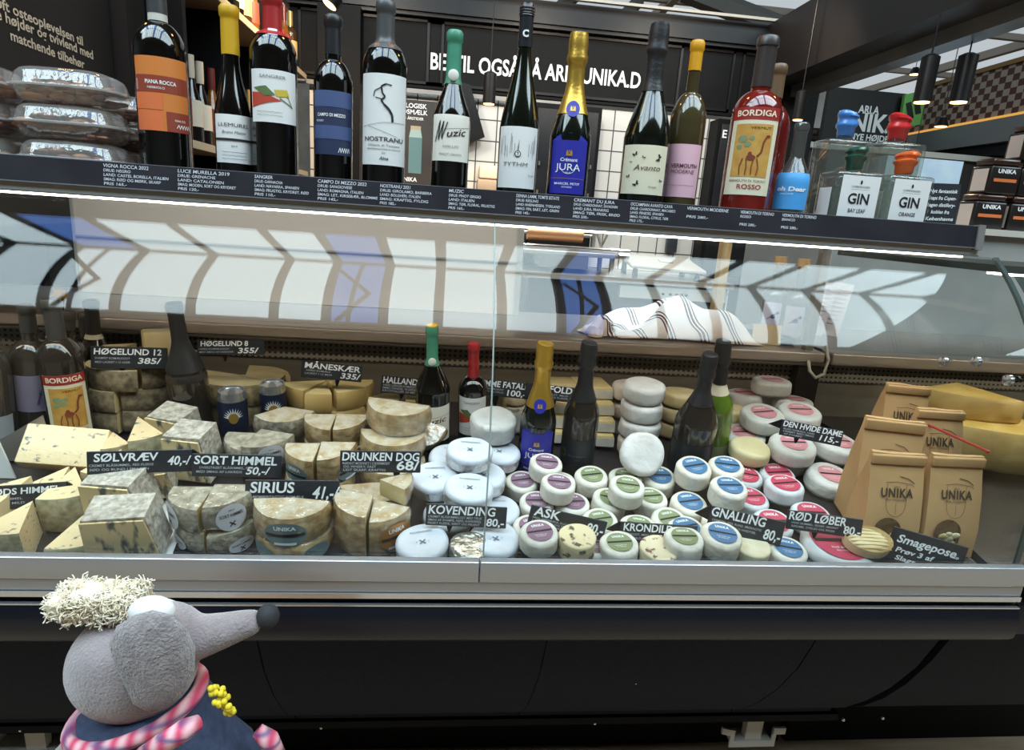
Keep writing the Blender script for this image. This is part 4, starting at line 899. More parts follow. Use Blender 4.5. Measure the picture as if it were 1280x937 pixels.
# --- DEN HVIDE DAME
pile(A('pink', .045, .034, wrapw, .026, 'white_wrapped_cheese'), [
 (965, 476, 2.2, 'white wrapped round with blush label at the very top by the back wall'), (931, 491, 1.2, 'white wrapped round with blush label below the topmost, at its left'),
 (992, 498, 1.2, 'white wrapped round with blush label below the topmost, at its right'), (956, 516, 1.5, 'white wrapped round with blush label in the middle row, left one'),
 (1009, 517, 1.5, 'white wrapped round with blush label directly above the DEN HVIDE DAME sign'), (981, 543, 1.1, 'white wrapped round holding the DEN HVIDE DAME sign'),
 (1030, 553, .9, 'white wrapped round right of the sign-holding one, beside the paper bags'), (983, 563, .1, 'lower white wrapped round under the sign-holding one'),
 (1036, 580, 0, 'lowest white wrapped round behind the crimson labels beside the paper bags'), (945, 545, .4, 'white wrapped round low at back behind the green bottle'),
 (930, 515, .2, 'white wrapped round at bottom left behind the green bottle')], .035, .0455, 'white wrapped rounds with blush labels')
def plain(label, px, py, lv, R, h, m, M=None, group=None, name='soft_cheese'):
    if M is None: M, p = on_deck(px, py, (lv+1)*h); M = M @ T(0, 0, -h)
    t = thing(name, label, 'cheese', M, group); MB().lathe(round_lathe(R, h, .25), 36).build('rind', m, t, 60, M, jit=.014); return t
wr2 = mat('white_paper_wrap', 'dedad6', .5, col2='cbc4bd', ns=16, bump=.9, bs=32, bdist=.006)
wr3 = mat('pinkish_paper_wrap', 'e2d5c8', .5, col2='d0bfae', ns=16, bump=.9, bs=32, bdist=.006)
yr = mat('buttery_round', 'dfcda0', .6, col2='cbb47f', ns=24, bump=.6, bs=60)
plain('pale round propped flat to the viewer below the stack of white paper-wrapped rounds', 0, 0, 0, .041, .026, wr2, T(*(at_y(802, 571, .235)+Vector((0, .012, 0)))) @ RX(1.12))
for i, (px, py, lv, m, lb) in enumerate(((799, 475, 3, wr3, 'topmost of the white paper-wrapped stack'), (798, 507, 2, wr2, 'second from top in the white paper-wrapped stack'), (797, 533, 1, wr2, 'third from top in the white paper-wrapped stack'), (799, 552, 0, wr2, 'bottom of the white paper-wrapped stack'))):
    M = T(at_y(798, 540, .37).x, .37, dk(.37)+.0365*i) @ RX(DA*.6) @ RZ(i)
    plain('wrinkled round, '+lb, 0, 0, 0, .042, .036, m, M, 'white paper-wrapped stack')
for i in range(3):
    M = T(at_y(770, 520, .45).x, .46, dk(.46)+.0365*i) @ RZ(i+1)
    plain(('lowest', 'middle', 'top')[i]+' paper-wrapped round of the stack behind the tall white stack', 0, 0, 0, .042, .036, (wr2, wr3, wr3)[i], M, 'white paper-wrapped stack behind')
for i, (x_, n_, y_) in enumerate(((848, 3, .46), (912, 2, .47))):
    for k_ in range(n_):
        M = T(at_y(x_, 520, y_).x, y_, dk(y_)+.0335*k_) @ RZ(k_)
        plain('buttery yellow round, %s of the pile %s' % (('bottom', 'second', 'top')[k_] if n_ == 3 else ('bottom', 'top')[k_], 'left of the brown bottle' if i == 0 else 'behind the green bottle'), 0, 0, 0, .040 if i else .043, .033, yr, M, 'buttery rounds by the back wall')
plain('plain pale yellow round at the foot of the green bottle', 928, 556, .9, .040, .030, mat('butter_smooth', 'dccfa4', .55, col2='cfc08f', ns=14, bump=.2, bs=60))
plain('white crumpled round left of the JURA bottle in the case', 622, 527, 1.4, .044, .042, mat('creased_white', 'd2d0cb', .5, col2='b5b3ae', ns=20, bump=1.0, bs=36, bdist=.007))
for k_, (px, py, lv, lb) in enumerate(((620, 493, 2.3, 'small beige round left of the JURA bottle neck'), (640, 492, 2.2, 'pale beige round touching the JURA bottle neck'))):
    M = T(at_y(px, py, .42).x+.01*k_, .44+.03*k_, dk(.44)+.055) @ RZ(k_); plain(lb, 0, 0, 0, .026, .034, mat('beige_round', 'd5c4a5', .6, col2='c2ad8a', ns=24, bump=.5, bs=60), M)
plain('white paper round at back, peeking out beside the red-capped bottle', 612, 500, 1, .035, .05, wr2, T(at_y(608, 500, .52).x, .53, dk(.5)) )
plain('low round carrying the two beige rounds', 0, 0, 0, .046, .054, wr2, T(at_y(630, 520, .46).x+.004, .475, dk(.46)))
# --- wedges and wheels
def wedge_mesh(r, a, h, round_=.03, bul=1.012, n=12):
    b = MB(); L = [(0, .97), (h*.1, 1), (h*.5, bul), (h*.9, 1), (h, .975)]
    vs = []; fs = []; mi = []
    k = n+2
    for z, s_ in L:
        vs.append((0, 0, z))
        for i in range(n+1):
            t = -PI/2-a/2+a*i/n; vs.append((r*s_*math.cos(t), r*s_*math.sin(t), z))
    for j in range(len(L)-1):
        for i in range(k):
            i2 = (i+1) % k; fs.append((j*k+i, j*k+i2, (j+1)*k+i2, (j+1)*k+i)); mi.append(1 if 1 <= i <= n else 0)
    fs.append(tuple(range(k-1, -1, -1))); mi.append(0); fs.append(tuple((len(L)-1)*k+i for i in range(k))); mi.append(0)
    b.v = vs; b.f = fs; b.m = mi; return b
def wedge(label, M, r, a, h, mp, mr, group=None, wrap=None, name='cheese_wedge', topm=None):
    t = thing(name, label, 'cheese', M, group)
    wb = wedge_mesh(r, a, h)
    wb.build('paste', [mp, mr], t, 35, M, jit=.006)
    if topm: b = MB(); q = wedge_mesh(r*.985, a*.97, .0015); q.v = [(x, y, z+h-.0003) for x, y, z in q.v]; q.build('top_rind', [topm, topm], t, 35, M, jit=.006)
    if wrap: q = wedge_mesh(r*1.02, a*1.03, h*1.02); q.build('cling_film', [film, film], t, 60, M, jit=.012)
    return t
def wheel(base, r, h, layers, mp, mr, label, group):
    """layers: list of (level, [(direction, width, radial shift), ...])"""
    n = 0
    for lv, L in layers:
        for d_, a_, sh in L:
            M = T(*base) @ T(math.sin(d_)*sh, -math.cos(d_)*sh, lv*h*1.01) @ RZ(d_)
            wedge(label[n], M, r, a_, h, mp, mr, group); n += 1
# HØGELUND 12, three levels of cut wheel, at the back left
b0 = at_y(165, 540, .44); base = (b0.x, .46, dk(.46))
wheel(base, .085, .040, [(0, [(-.55, 1.25, .004), (.75, 1.2, .004)]), (1, [(-.62, 1.35, .004), (.80, 1.35, .004)]), (2, [(-.50, 1.9, .003), (1.05, 1.05, .006)])], hog, hogr2,
 ['bottom left segment of the dark-rinded HØGELUND 12 wheel', 'bottom right segment of the dark-rinded HØGELUND 12 wheel', 'middle left segment of the dark-rinded HØGELUND 12 wheel', 'middle right segment of the dark-rinded HØGELUND 12 wheel', 'large top segment of the dark-rinded HØGELUND 12 wheel', 'small top right segment of the dark-rinded HØGELUND 12 wheel'], 'HØGELUND 12 cut wheel')
M = T(base[0]+.040, .50, base[2]+.1225) @ RZ(.5) @ RX(-.05)
t = thing('cheese_block', 'squared block of pale cheese standing on top of HØGELUND 12 wheel', 'cheese', M)
MB().rbox(-.032, .032, -.028, .028, 0, .052, .005).build('paste', hog, t, 40, M, jit=.01)
M = T(base[0]-.03, .52, base[2]+.1225) @ RZ(-.6); wedge('flat wedge lying behind the HØGELUND 12 sign', M, .06, .9, .02, hog, hogr2)
# HØGELUND 8
b1 = at_y(300, 505, .47); base = (b1.x, .50, dk(.48))
wheel(base, .088, .043, [(0, [(-.45, 1.3, .004), (.85, 1.25, .004)]), (1, [(-.62, 1.30, .004), (.45, .85, .004), (1.35, .95, .004), (-1.6, .62, .003), (2.6, 1.5, .003)])], hog, hogr,
 ['lower left segment of the HØGELUND 8 wheel beside the cans', 'lower right segment of the HØGELUND 8 wheel beside the cans', 'upper left segment of the HØGELUND 8 wheel under its sign', 'upper middle segment of the HØGELUND 8 wheel', 'upper right segment of the HØGELUND 8 wheel', 'slim far left segment of the HØGELUND 8 wheel', 'rear segment of the HØGELUND 8 wheel'], 'HØGELUND 8 cut wheel')
# MÅNESKÆR
b2 = at_y(402, 520, .46); base = (b2.x, .51, dk(.48))
wheel(base, .095, .040, [(0, [(-.35, .95, .004), (.62, .9, .004), (-1.25, .8, .004)]), (1, [(-.78, .85, .006), (.04, .55, .014), (.72, .72, .004), (1.45, .7, .004)])], yel, yelr,
 ['lower middle wedge of the yellow MÅNESKÆR wheel', 'lower right wedge of the yellow MÅNESKÆR wheel', 'lower left wedge of the yellow MÅNESKÆR wheel', 'upper left wedge of the yellow MÅNESKÆR wheel', 'narrow front wedge of the yellow MÅNESKÆR wheel', 'upper right wedge of the yellow MÅNESKÆR wheel under its sign', 'far right wedge of the yellow MÅNESKÆR wheel'], 'MÅNESKÆR cut wheel')
# HALLANDS
b3 = at_y(490, 520, .46)
wedge('film-wrapped yellow wedge at left under the HALLANDS sign', T(b3.x+.01, .55, dk(.5)) @ RZ(-.35), .085, .75, .055, yel, yelr, 'HALLANDS wedges', True)
wedge('film-wrapped yellow wedge at right under the HALLANDS sign', T(b3.x+.022, .545, dk(.5)) @ RZ(.45), .085, .75, .055, yel, yelr, 'HALLANDS wedges', True)
# REFOLD blocks: staggered slabs with white waxed sides
slabm = mat('slab_butter', 'dfc994', .5, col2='d3ba80', ns=16, bump=.1, bs=50); waxs = mat('slab_wrapper', 'cfcac0', .5, col2='bcb6aa', ns=22, bump=.5, bs=40)
xs_ = at_y(728, 540, .42).x
for i in range(4):
    for j, dx in enumerate((-.042, .034)):
        M = T(xs_+dx+.004*(i % 2), .43+.014*i, dk(.43)+.0275*i) @ RZ(-.1+.05*i)
        t = thing('cheese_slab', 'pale yellow slab, %s layer, %s the black champagne bottle' % (('bottom', 'second', 'third', 'top')[i], ('left and behind', 'at right of')[j]), 'cheese', M, 'stacked yellow slabs')
        MB().rbox(-.036, .036, -.045, .045, 0, .026, .003).build('paste', slabm, t, 40, M, jit=.006)
        MB().box(-.0365, .0365, -.046, -.0445, .002, .02).build('wrapper', waxs, t, 0, M)
# --- blue cheese at far left
def block(label, M, sx, sy, sz, mp, group=None, mr=None, name='cheese_block'):
    t = thing(name, label, 'cheese', M, group); MB().rbox(-sx/2, sx/2, -sy/2, sy/2, 0, sz, .004, seg=2).build('paste', mp, t, 40, M, jit=.008)
    if mr: MB().rbox(-sx/2-.001, sx/2+.001, -sy/2-.001, -sy/2+.004, .0, sz-.002, .002, seg=2).build('rind', mr, t, 40, M, jit=.008)
    return t
p = at_y(50, 560, .27)
block('big pale blue-veined slab tipped toward the viewer at far left', T(p.x, .285, p.z-.018) @ RX(.85) @ RY(.16) , .125, .07, .036, blue, None)
for (px, py, Y, sp_, r, a, h, lb) in (
 (22, 640, .145, -.5, .075, .85, .062, 'blue cheese wedge at the lower left corner under the HIMMEL sign'),
 (84, 625, .165, .25, .085, .80, .062, 'blue cheese wedge with greenish rind right of the HIMMEL sign'),
 (60, 590, .20, -.2, .06, .8, .04, 'blue cheese wedge just above the HIMMEL sign'),
 (116, 575, .27, .5, .055, .8, .06, 'small blue cheese wedge behind the big tipped slab'),
 (165, 545, .29, .55, .085, .65, .075, 'pointed blue cheese wedge behind the SØLVRÆV sign'),
 (132, 575, .23, -.1, .075, .7, .055, 'blue cheese wedge at left end of the SØLVRÆV sign')):
    q = at_y(px, py, Y-.03); M = T(q.x, Y+r*.4, dk(Y)+.002) @ RX(DA) @ RZ(sp_); wedge(lb, M, r, a, h, blue, bluer, 'blue cheese wedges')
for (px, Y, sp_, lb) in ((22, .060, -.1, 'blue cheese wedge at the glass in the lower left corner'), (94, .070, .2, 'low blue cheese wedge at the glass left of the white paper')):
    q = at_y(px, 680, Y); M = T(q.x, Y+.05, dk(Y)) @ RX(DA) @ RZ(sp_); wedge(lb, M, .075, .80, .060 if px < 50 else .028, blue, bluer, 'blue cheese wedges')
# paper sheet, ash-rinded pyramids
pm = MB(); px_ = at_y(155, 680, .08).x
vs = []; NX, NY = 12, 10
for j in range(NY+1):
    for i in range(NX+1):
        u, v = i/NX-.5, j/NY-.5; vs.append((px_+u*.16+.008*math.sin(v*7), .115+v*.15, dk(.115+v*.15)+.002+.010*max(0, abs(u)*2-.72)**.7+.004*math.sin(u*13+v*9)**2))
pm.add(vs, [(j*(NX+1)+i, j*(NX+1)+i+1, (j+1)*(NX+1)+i+1, (j+1)*(NX+1)+i) for j in range(NY) for i in range(NX)])
pm.flat = True; o = pm.build('paper_sheet', paper, None, 60); sm = o.modifiers.new('thick', 'SOLIDIFY'); sm.thickness = .0008
tag(o, 'crumpled sheet of white paper under the ash-rinded blue cheese', 'paper')
def ashblock(label, px, py, Y, sx, sy, sz, rz, tp=.75):
    q = at_y(px, py, Y); M = T(q.x, Y, dk(Y)+.013) @ RX(DA) @ RZ(rz); t = thing('ash_cheese', label, 'cheese', M, 'ash-rinded blue cheeses')
    b = MB(); b.prism([(-sx/2, -sy/2), (sx/2, -sy/2), (sx/2, sy/2), (-sx/2, sy/2)], 0, sz, None, 0, [(-sx/2*.96, -sy/2*.9), (sx/2*tp, -sy/2*.9), (sx/2*tp, sy/2), (-sx/2*.9, sy/2)])
    b.build('rind', ash, t, 30, M, jit=.02); f = MB(); f.prism([(-sx/2*.97, 0.003), (sx/2*.97, .003), (sx/2*tp*.97, sz*.95), (-sx/2*.93, sz*.95)], sy/2-.001, sy/2+.0022, Matrix(((1, 0, 0, 0), (0, 0, -1, 0), (0, 1, 0, 0), (0, 0, 0, 1))))
    f.build('cut_face', ashp, t, 0, M @ RX(0)); return t
ashblock('ash-rinded cheese with blue-veined cut face on the white paper', 164, 680, .072, .096, .055, .072, .12)
ashblock('ash-rinded cheese half hidden behind the veined one below SØLVRÆV sign', 172, 640, .165, .085, .06, .075, -.1)
ashblock('ash-rinded cheese right behind the SØLVRÆV sign', 222, 600, .25, .075, .06, .085, -.15)
ashblock('ash-rinded cheese at back left of the blue cans', 232, 560, .34, .075, .055, .07, -.3)
ashblock('ash-rinded cheese standing left of the SORT HIMMEL sign', 205, 620, .21, .06, .05, .05, .3)
# --- film-wrapped part rounds with side labels
def packed(label, M, r, a, h, mr, mt, group, tags=(), name='wrapped_cheese'):
    t = thing(name, label, 'cheese', M, group)
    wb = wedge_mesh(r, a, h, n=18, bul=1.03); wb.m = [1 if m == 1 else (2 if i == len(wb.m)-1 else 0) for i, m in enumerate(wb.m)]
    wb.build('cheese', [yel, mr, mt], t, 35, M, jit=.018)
    for phi, zc, rx, ry, m_, txt in tags:
        b = FB(); f = lambda u, v: tuple(RZ(phi) @ Vector(drum(r*1.05, .001)(u, v))); patch_pts = []
        for j in range(5):
            pass
        K = 8; ring = [[f(rx*q/K*math.cos(2*PI*i/28), zc+ry*q/K*math.sin(2*PI*i/28)) for i in range(28)] for q in (0.0001, 4, 8)]
        vv = sum(ring, []); b.add(vv, [tuple(range(28))]+[(q*28+i, (q+1)*28+i, (q+1)*28+(i+1) % 28, q*28+(i+1) % 28) for q in range(2) for i in range(28)])
        lo = b.build('label', m_, t, 60, M)
        b = FB(); g = lambda u, v: tuple(RZ(phi) @ Vector(drum(r*1.05, .0018)(u, v)))
        if txt == 'UNIKA':
            write(b, 'UNIKA', ry*.3, g, 0, zc+ry*.42, bold=.03, width=rx*1.0); lo2 = b.build('lettering', white_p, lo, 0, M)
            b = FB(); poly(b, g, [(-rx*.9, zc-ry*.1), (0, zc-ry*.1), (rx*.9, zc-ry*.1), (rx*.9, zc+ry*.12), (0, zc+ry*.12), (-rx*.9, zc+ry*.12)]); b.build('name_band', black_i, lo, 0, M)
            b = FB(); poly(b, g, [(-rx*.5, zc-ry*.8), (rx*.5, zc-ry*.8), (rx*.5, zc-ry*.6), (-rx*.5, zc-ry*.6)]); b.build('price_line', white_p, lo, 0, M)
        else:
            if not txt: continue
            write(b, 'ARLA', ry*.14, g, 0, zc+ry*.52, width=rx*.4); write(b, txt, ry*.24, g, 0, zc+ry*.1, bold=.01, width=rx*1.55); 
            for aa in (PI/4, -PI/4): c, s_ = math.cos(aa)*rx*.25, math.sin(aa)*rx*.25; stroke(b, g, [(-c, zc-ry*.45-s_), (c, zc-ry*.45+s_)], rx*.09)
            b.build('lettering', black_i, lo, 0, M)
    q = wedge_mesh(r*1.03, a*1.02, h*1.015, n=18); q.build('cling_film', [film, film], t, 60, M, jit=.016)
    return t
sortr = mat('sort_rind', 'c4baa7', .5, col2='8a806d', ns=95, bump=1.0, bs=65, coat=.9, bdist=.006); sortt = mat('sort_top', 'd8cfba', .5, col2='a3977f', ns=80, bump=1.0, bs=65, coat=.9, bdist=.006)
labw = mat('label_pale_lilac', 'd9d8de', .5)
def ctr(px, Y): return at_y(px, 660, Y).x
cx_ = ctr(261, .09)
for s_, lb in ((-1, 'left'), (1, 'right')):
    for lv in (0, 1):
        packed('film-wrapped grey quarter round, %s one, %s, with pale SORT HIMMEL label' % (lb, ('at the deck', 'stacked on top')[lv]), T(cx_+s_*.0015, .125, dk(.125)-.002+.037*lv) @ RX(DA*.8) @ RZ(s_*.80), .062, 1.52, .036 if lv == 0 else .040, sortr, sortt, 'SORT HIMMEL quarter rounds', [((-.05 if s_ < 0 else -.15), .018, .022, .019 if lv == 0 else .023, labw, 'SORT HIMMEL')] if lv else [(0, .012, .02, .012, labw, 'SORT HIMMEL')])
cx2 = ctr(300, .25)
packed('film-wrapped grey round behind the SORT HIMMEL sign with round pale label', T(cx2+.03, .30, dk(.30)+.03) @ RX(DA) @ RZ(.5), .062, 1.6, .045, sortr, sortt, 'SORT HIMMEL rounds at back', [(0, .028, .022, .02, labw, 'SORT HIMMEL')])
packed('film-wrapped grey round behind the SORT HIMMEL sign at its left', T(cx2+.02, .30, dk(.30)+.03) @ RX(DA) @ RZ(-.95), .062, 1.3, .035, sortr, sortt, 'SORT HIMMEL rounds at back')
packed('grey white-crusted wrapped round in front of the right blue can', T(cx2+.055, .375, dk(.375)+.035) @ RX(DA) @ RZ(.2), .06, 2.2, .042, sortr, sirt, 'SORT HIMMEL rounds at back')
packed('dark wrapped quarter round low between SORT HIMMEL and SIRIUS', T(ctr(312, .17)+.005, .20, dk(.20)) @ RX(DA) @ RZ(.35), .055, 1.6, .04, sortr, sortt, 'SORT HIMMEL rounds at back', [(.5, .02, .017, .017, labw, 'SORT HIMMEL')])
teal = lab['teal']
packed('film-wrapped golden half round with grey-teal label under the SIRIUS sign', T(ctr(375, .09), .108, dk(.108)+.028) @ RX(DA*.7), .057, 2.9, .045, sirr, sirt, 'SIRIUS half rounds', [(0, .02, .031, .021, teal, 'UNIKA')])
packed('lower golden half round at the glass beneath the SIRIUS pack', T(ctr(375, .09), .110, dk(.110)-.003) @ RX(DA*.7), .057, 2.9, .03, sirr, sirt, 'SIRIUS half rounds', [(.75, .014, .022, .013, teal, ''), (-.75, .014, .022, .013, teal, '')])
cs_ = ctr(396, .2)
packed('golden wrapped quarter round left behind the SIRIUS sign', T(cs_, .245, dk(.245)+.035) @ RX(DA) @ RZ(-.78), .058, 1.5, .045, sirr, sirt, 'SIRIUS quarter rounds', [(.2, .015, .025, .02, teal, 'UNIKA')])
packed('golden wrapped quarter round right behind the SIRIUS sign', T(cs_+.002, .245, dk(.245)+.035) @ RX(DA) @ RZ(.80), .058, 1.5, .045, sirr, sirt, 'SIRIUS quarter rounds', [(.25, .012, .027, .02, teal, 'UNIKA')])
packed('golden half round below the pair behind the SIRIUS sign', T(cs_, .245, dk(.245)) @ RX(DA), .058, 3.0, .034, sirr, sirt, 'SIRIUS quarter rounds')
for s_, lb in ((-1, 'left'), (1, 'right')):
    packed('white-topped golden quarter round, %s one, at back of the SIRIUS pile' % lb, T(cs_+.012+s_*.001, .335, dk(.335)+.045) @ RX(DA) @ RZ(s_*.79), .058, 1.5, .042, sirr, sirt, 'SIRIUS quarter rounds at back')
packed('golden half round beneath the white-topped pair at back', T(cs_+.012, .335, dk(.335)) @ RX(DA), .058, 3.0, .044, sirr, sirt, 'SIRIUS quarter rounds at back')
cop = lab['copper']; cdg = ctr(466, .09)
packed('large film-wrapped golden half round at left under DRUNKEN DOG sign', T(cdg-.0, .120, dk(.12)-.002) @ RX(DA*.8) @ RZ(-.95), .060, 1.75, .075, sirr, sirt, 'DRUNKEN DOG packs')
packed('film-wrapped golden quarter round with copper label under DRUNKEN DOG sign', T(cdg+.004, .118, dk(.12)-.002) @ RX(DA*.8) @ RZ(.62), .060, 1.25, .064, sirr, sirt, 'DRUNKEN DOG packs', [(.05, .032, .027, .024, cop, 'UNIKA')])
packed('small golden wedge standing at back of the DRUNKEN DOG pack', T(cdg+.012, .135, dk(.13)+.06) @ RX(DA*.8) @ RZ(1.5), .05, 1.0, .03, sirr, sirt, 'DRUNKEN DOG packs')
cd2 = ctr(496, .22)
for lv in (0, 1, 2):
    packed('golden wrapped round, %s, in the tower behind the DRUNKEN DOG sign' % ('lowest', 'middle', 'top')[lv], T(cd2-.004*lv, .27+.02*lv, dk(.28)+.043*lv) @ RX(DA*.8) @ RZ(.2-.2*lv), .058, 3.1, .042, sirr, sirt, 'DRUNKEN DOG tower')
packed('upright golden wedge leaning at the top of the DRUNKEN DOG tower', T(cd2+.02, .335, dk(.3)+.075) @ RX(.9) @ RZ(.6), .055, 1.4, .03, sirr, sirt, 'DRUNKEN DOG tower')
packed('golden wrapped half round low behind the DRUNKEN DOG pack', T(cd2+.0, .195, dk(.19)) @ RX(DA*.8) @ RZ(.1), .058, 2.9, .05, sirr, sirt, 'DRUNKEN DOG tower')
# ------------------------------------------------------------------ bottles and cans in the well
def well(top, base, Y, wpx, lean=.16):
    b = at_y(base[0], base[1], Y); tp = at_y(top[0], top[1], Y-.03); s = mpp((b.x, Y, (b.z+tp.z)/2)); z = dk(Y)+wpx*s/2*math.sin(DA if Y < YF else 0)*0
    H = math.hypot(tp.x-b.x, tp.z-z)*1.03
    M = T(b.x, Y, z+.001) @ RY(math.atan2(tp.x-b.x, tp.z-z)) @ RX(lean) @ RZ(face((b.x, Y)))
    return M, H, wpx*s/2
def fz(H, f0, f1): return H*f0, H*f1
M, H, R = well((540, 412), (541, 562), .375, 43)
t = bottle('dark sloping bottle with green capsule and Muzic label standing inside the case', M, R, H, .50, .74, .0100, 'slope', gl_dark, .70, capg, [(.10*H, .40*H, 1.2, lab_cream2, muzic)])
MB().lathe([(0, -.002), (.0075, -.002), (.0075, 0), (.005, .0012), (0, .0012)], 20, T(0, -.0155, H*.74) @ RX(PI/2)).build('medallion', medal, t, 30, M)
MB().lathe([(0, H+.0012), (.0105, H+.0012), (.0105, H+.0026), (0, H+.003)], 24).build('cap_top', mat('cap_top_yellow', 'e0b21f', .45), t, 40, M)
M, H, R = well((592, 432), (590, 552), .395, 36)
bottle('short dark bottle with red capsule and abstract label inside the case by the glass joint', M, R, H, .55, .68, .0098, 'bordeaux', gl_dark, .68, MC['capsule_red'], [(.14*H, .52*H, 1.1, lab_w, d3), (.70*H, H*.97, .5, MC['tax_strip'], None, 'neck_strip')])
M, H, R = well((668, 433), (655, 592), .295, 45)
jura_bottle('green sparkling bottle with gold foil and royal blue JURA label inside the case', M, H, R, .03*H, .38*H)
t = bpy.data.objects['wine_bottle'] if False else None
M, H, R = well((735, 431), (719, 588), .315, 44)
def dv(ink, f, g, zc, hw, hh):
    a = ink(grey_i); write(a, 'Brut Nature', .004, g, 0, zc, width=hw*.9); write(a, 'CAVA', .003, g, 0, zc-.008)
    b = ink(mat('bronze_ink', '7d6a3e', .5)); 
    for k_ in range(2): stroke(b, g, [(-.75*hw+.006*math.cos(i*PI/6), zc+.004+.009*math.sin(i*PI/6)*(1-.35*k_)) for i in range(13)], .0012)
bottle('dark champagne bottle with black foil standing between JURA and the white round', M, R, H, .46, .70, .0128, 'slope', gl_brown, .58, MC['foil_black'], [(.03*H, .30*H, 1.15, mat('label_smoke', '26272b', .4), dv), (.575*H, .60*H, 3.1, mat('collar_black', '1b1a1a', .5), None, 'neck_collar')], capstyle='champagne')
M, H, R = well((888, 446), (862, 580), .325, 52)
bottle('dark brown champagne bottle leaning right behind the GNALLING pile', M, R, H, .44, .72, .0128, 'slope', gl_brown, .60, MC['foil_black'], [(.02*H, .30*H, 1.2, MC['label_smoke'], None)], capstyle='champagne')
M, H, R = well((910, 434), (898, 578), .355, 38)
bottle('lime green sparkling bottle with black foil and cream collar', M, R, H, .46, .66, .0128, 'slope', gl_lime, .66, MC['foil_black'], [(.58*H, .66*H, 3.1, lab_c, None, 'neck_collar'), (.02*H, .16*H, 1.2, mat('label_sage', '8f8f6a', .5), None)], capstyle='champagne')
M, H, R = well((220, 386), (243, 520), .385, 48)
bottle('brown champagne bottle with matt black foil beside the HØGELUND wheels', M, R, H, .46, .74, .0128, 'slope', gl_brown, .52, mat('foil_matt', '242120', .5), [(.45*H, .5*H, 1.2, mat('label_earth', '3b2f28', .5), lambda ink, f, g, zc, hw, hh: write(ink(black_i), 'RACO', .008, g, 0, zc-.004, bold=.02))], capstyle='foil')
# bottles crowded at far left
def farleft(label, top, base, Y, wpx, gm, capm, cap, labels=(), style='bordeaux', hs=.6, hn=.74, rn=.012):
    M, H, R = well(top, base, Y, wpx, .06); return bottle(label, M, R, H, hs, hn, rn, style, gm, cap, capm, [(a*H, b*H, c, d, e) for a, b, c, d, e in labels]), H
smoke = mat('capsule_smoke2', '45423f', .35)
gl_thin = tglass('bottle_thin_grey', 'b9b2a6', .10, '6b6258', .30)
farleft('clear bottle with lavender label at far left inside the case', (16, 395), (42, 540), .36, 46, gl_thin, smoke, .80, [(.22, .50, 1.1, mat('label_lavender', '9b91a6', .5), lambda ink, f, g, zc, hw, hh: (stroke(ink(mat('violet_ink', '5a4a78', .6)), g, [(0, zc-hh*.6), (.3*hw, zc+hh*.5)], .003), disc(ink(mat('violet_ink', '5a4a78', .6)), g, .2*hw, zc, .004)))])
farleft('clear bottle with its label turned away, leaning at the left edge of the case', (-14, 398), (8, 545), .33, 46, gl_thin, smoke, .80, [(.05, .28, 1.0, mat('label_bluegrey', '9aa0a4', .5), None)])
farleft('red vermouth bottle with camel label inside the case at left', (55, 384), (90, 540), .35, 48, gl_brown, smoke, .74, [(.05, .52, 1.05, lab_c, bordiga)], rn=.0135)
farleft('olive bottle with pink label behind the camel label bottle in the case', (110, 402), (116, 530), .43, 40, gl_brown, smoke, .84, [(.05, .42, 1.15, lab_pink, d10)], rn=.010)
farleft('dark bottle with cream neck collar at back left inside the case', (112, 384), (128, 500), .50, 44, gl_brown, mat('foil_dark2', '2a2726', .4), .70, [(.66, .72, 3.1, lab_c, None)], 'slope', .46, .72)
farleft('dark bottle with small yellow cap at back left inside the case', (79, 372), (76, 500), .57, 40, gl_brown, MC['cap_amber'], .93, (), 'slope', .5, .74, .010)
farleft('dark screw-top bottle between the two camel label bottles', (92, 398), (106, 520), .56, 38, gl_brown, smoke, .80)
q = at_y(48, 525, .27)
gp_ = thing('steel_divider', 'bent grey steel divider plate in front of the far left bottles', 'divider', T(q.x, .27, dk(.27)))
MB().prism([(-.10, 0), (.055, 0), (.042, .085), (-.02, .045)], -.001, .001, Matrix(((1, 0, 0, 0), (0, 0, 1, 0), (0, 1, 0, 0), (0, 0, 0, 1))) @ I4).box(-.10, .055, 0, .03, 0, .002).build('plate', steel_d, gp_, 0, T(q.x, .27, dk(.27)))
q = at_y(0, 530, .25); tag(MB().prism([(0, 0), (.05, 0), (.022, .10), (0, .12)], 0, .003, T(q.x-.02, .25, dk(.25)) @ RX(PI/2)).build('white_card', paper, None, 0), 'white price card cut off by the left edge of the photo', 'card')
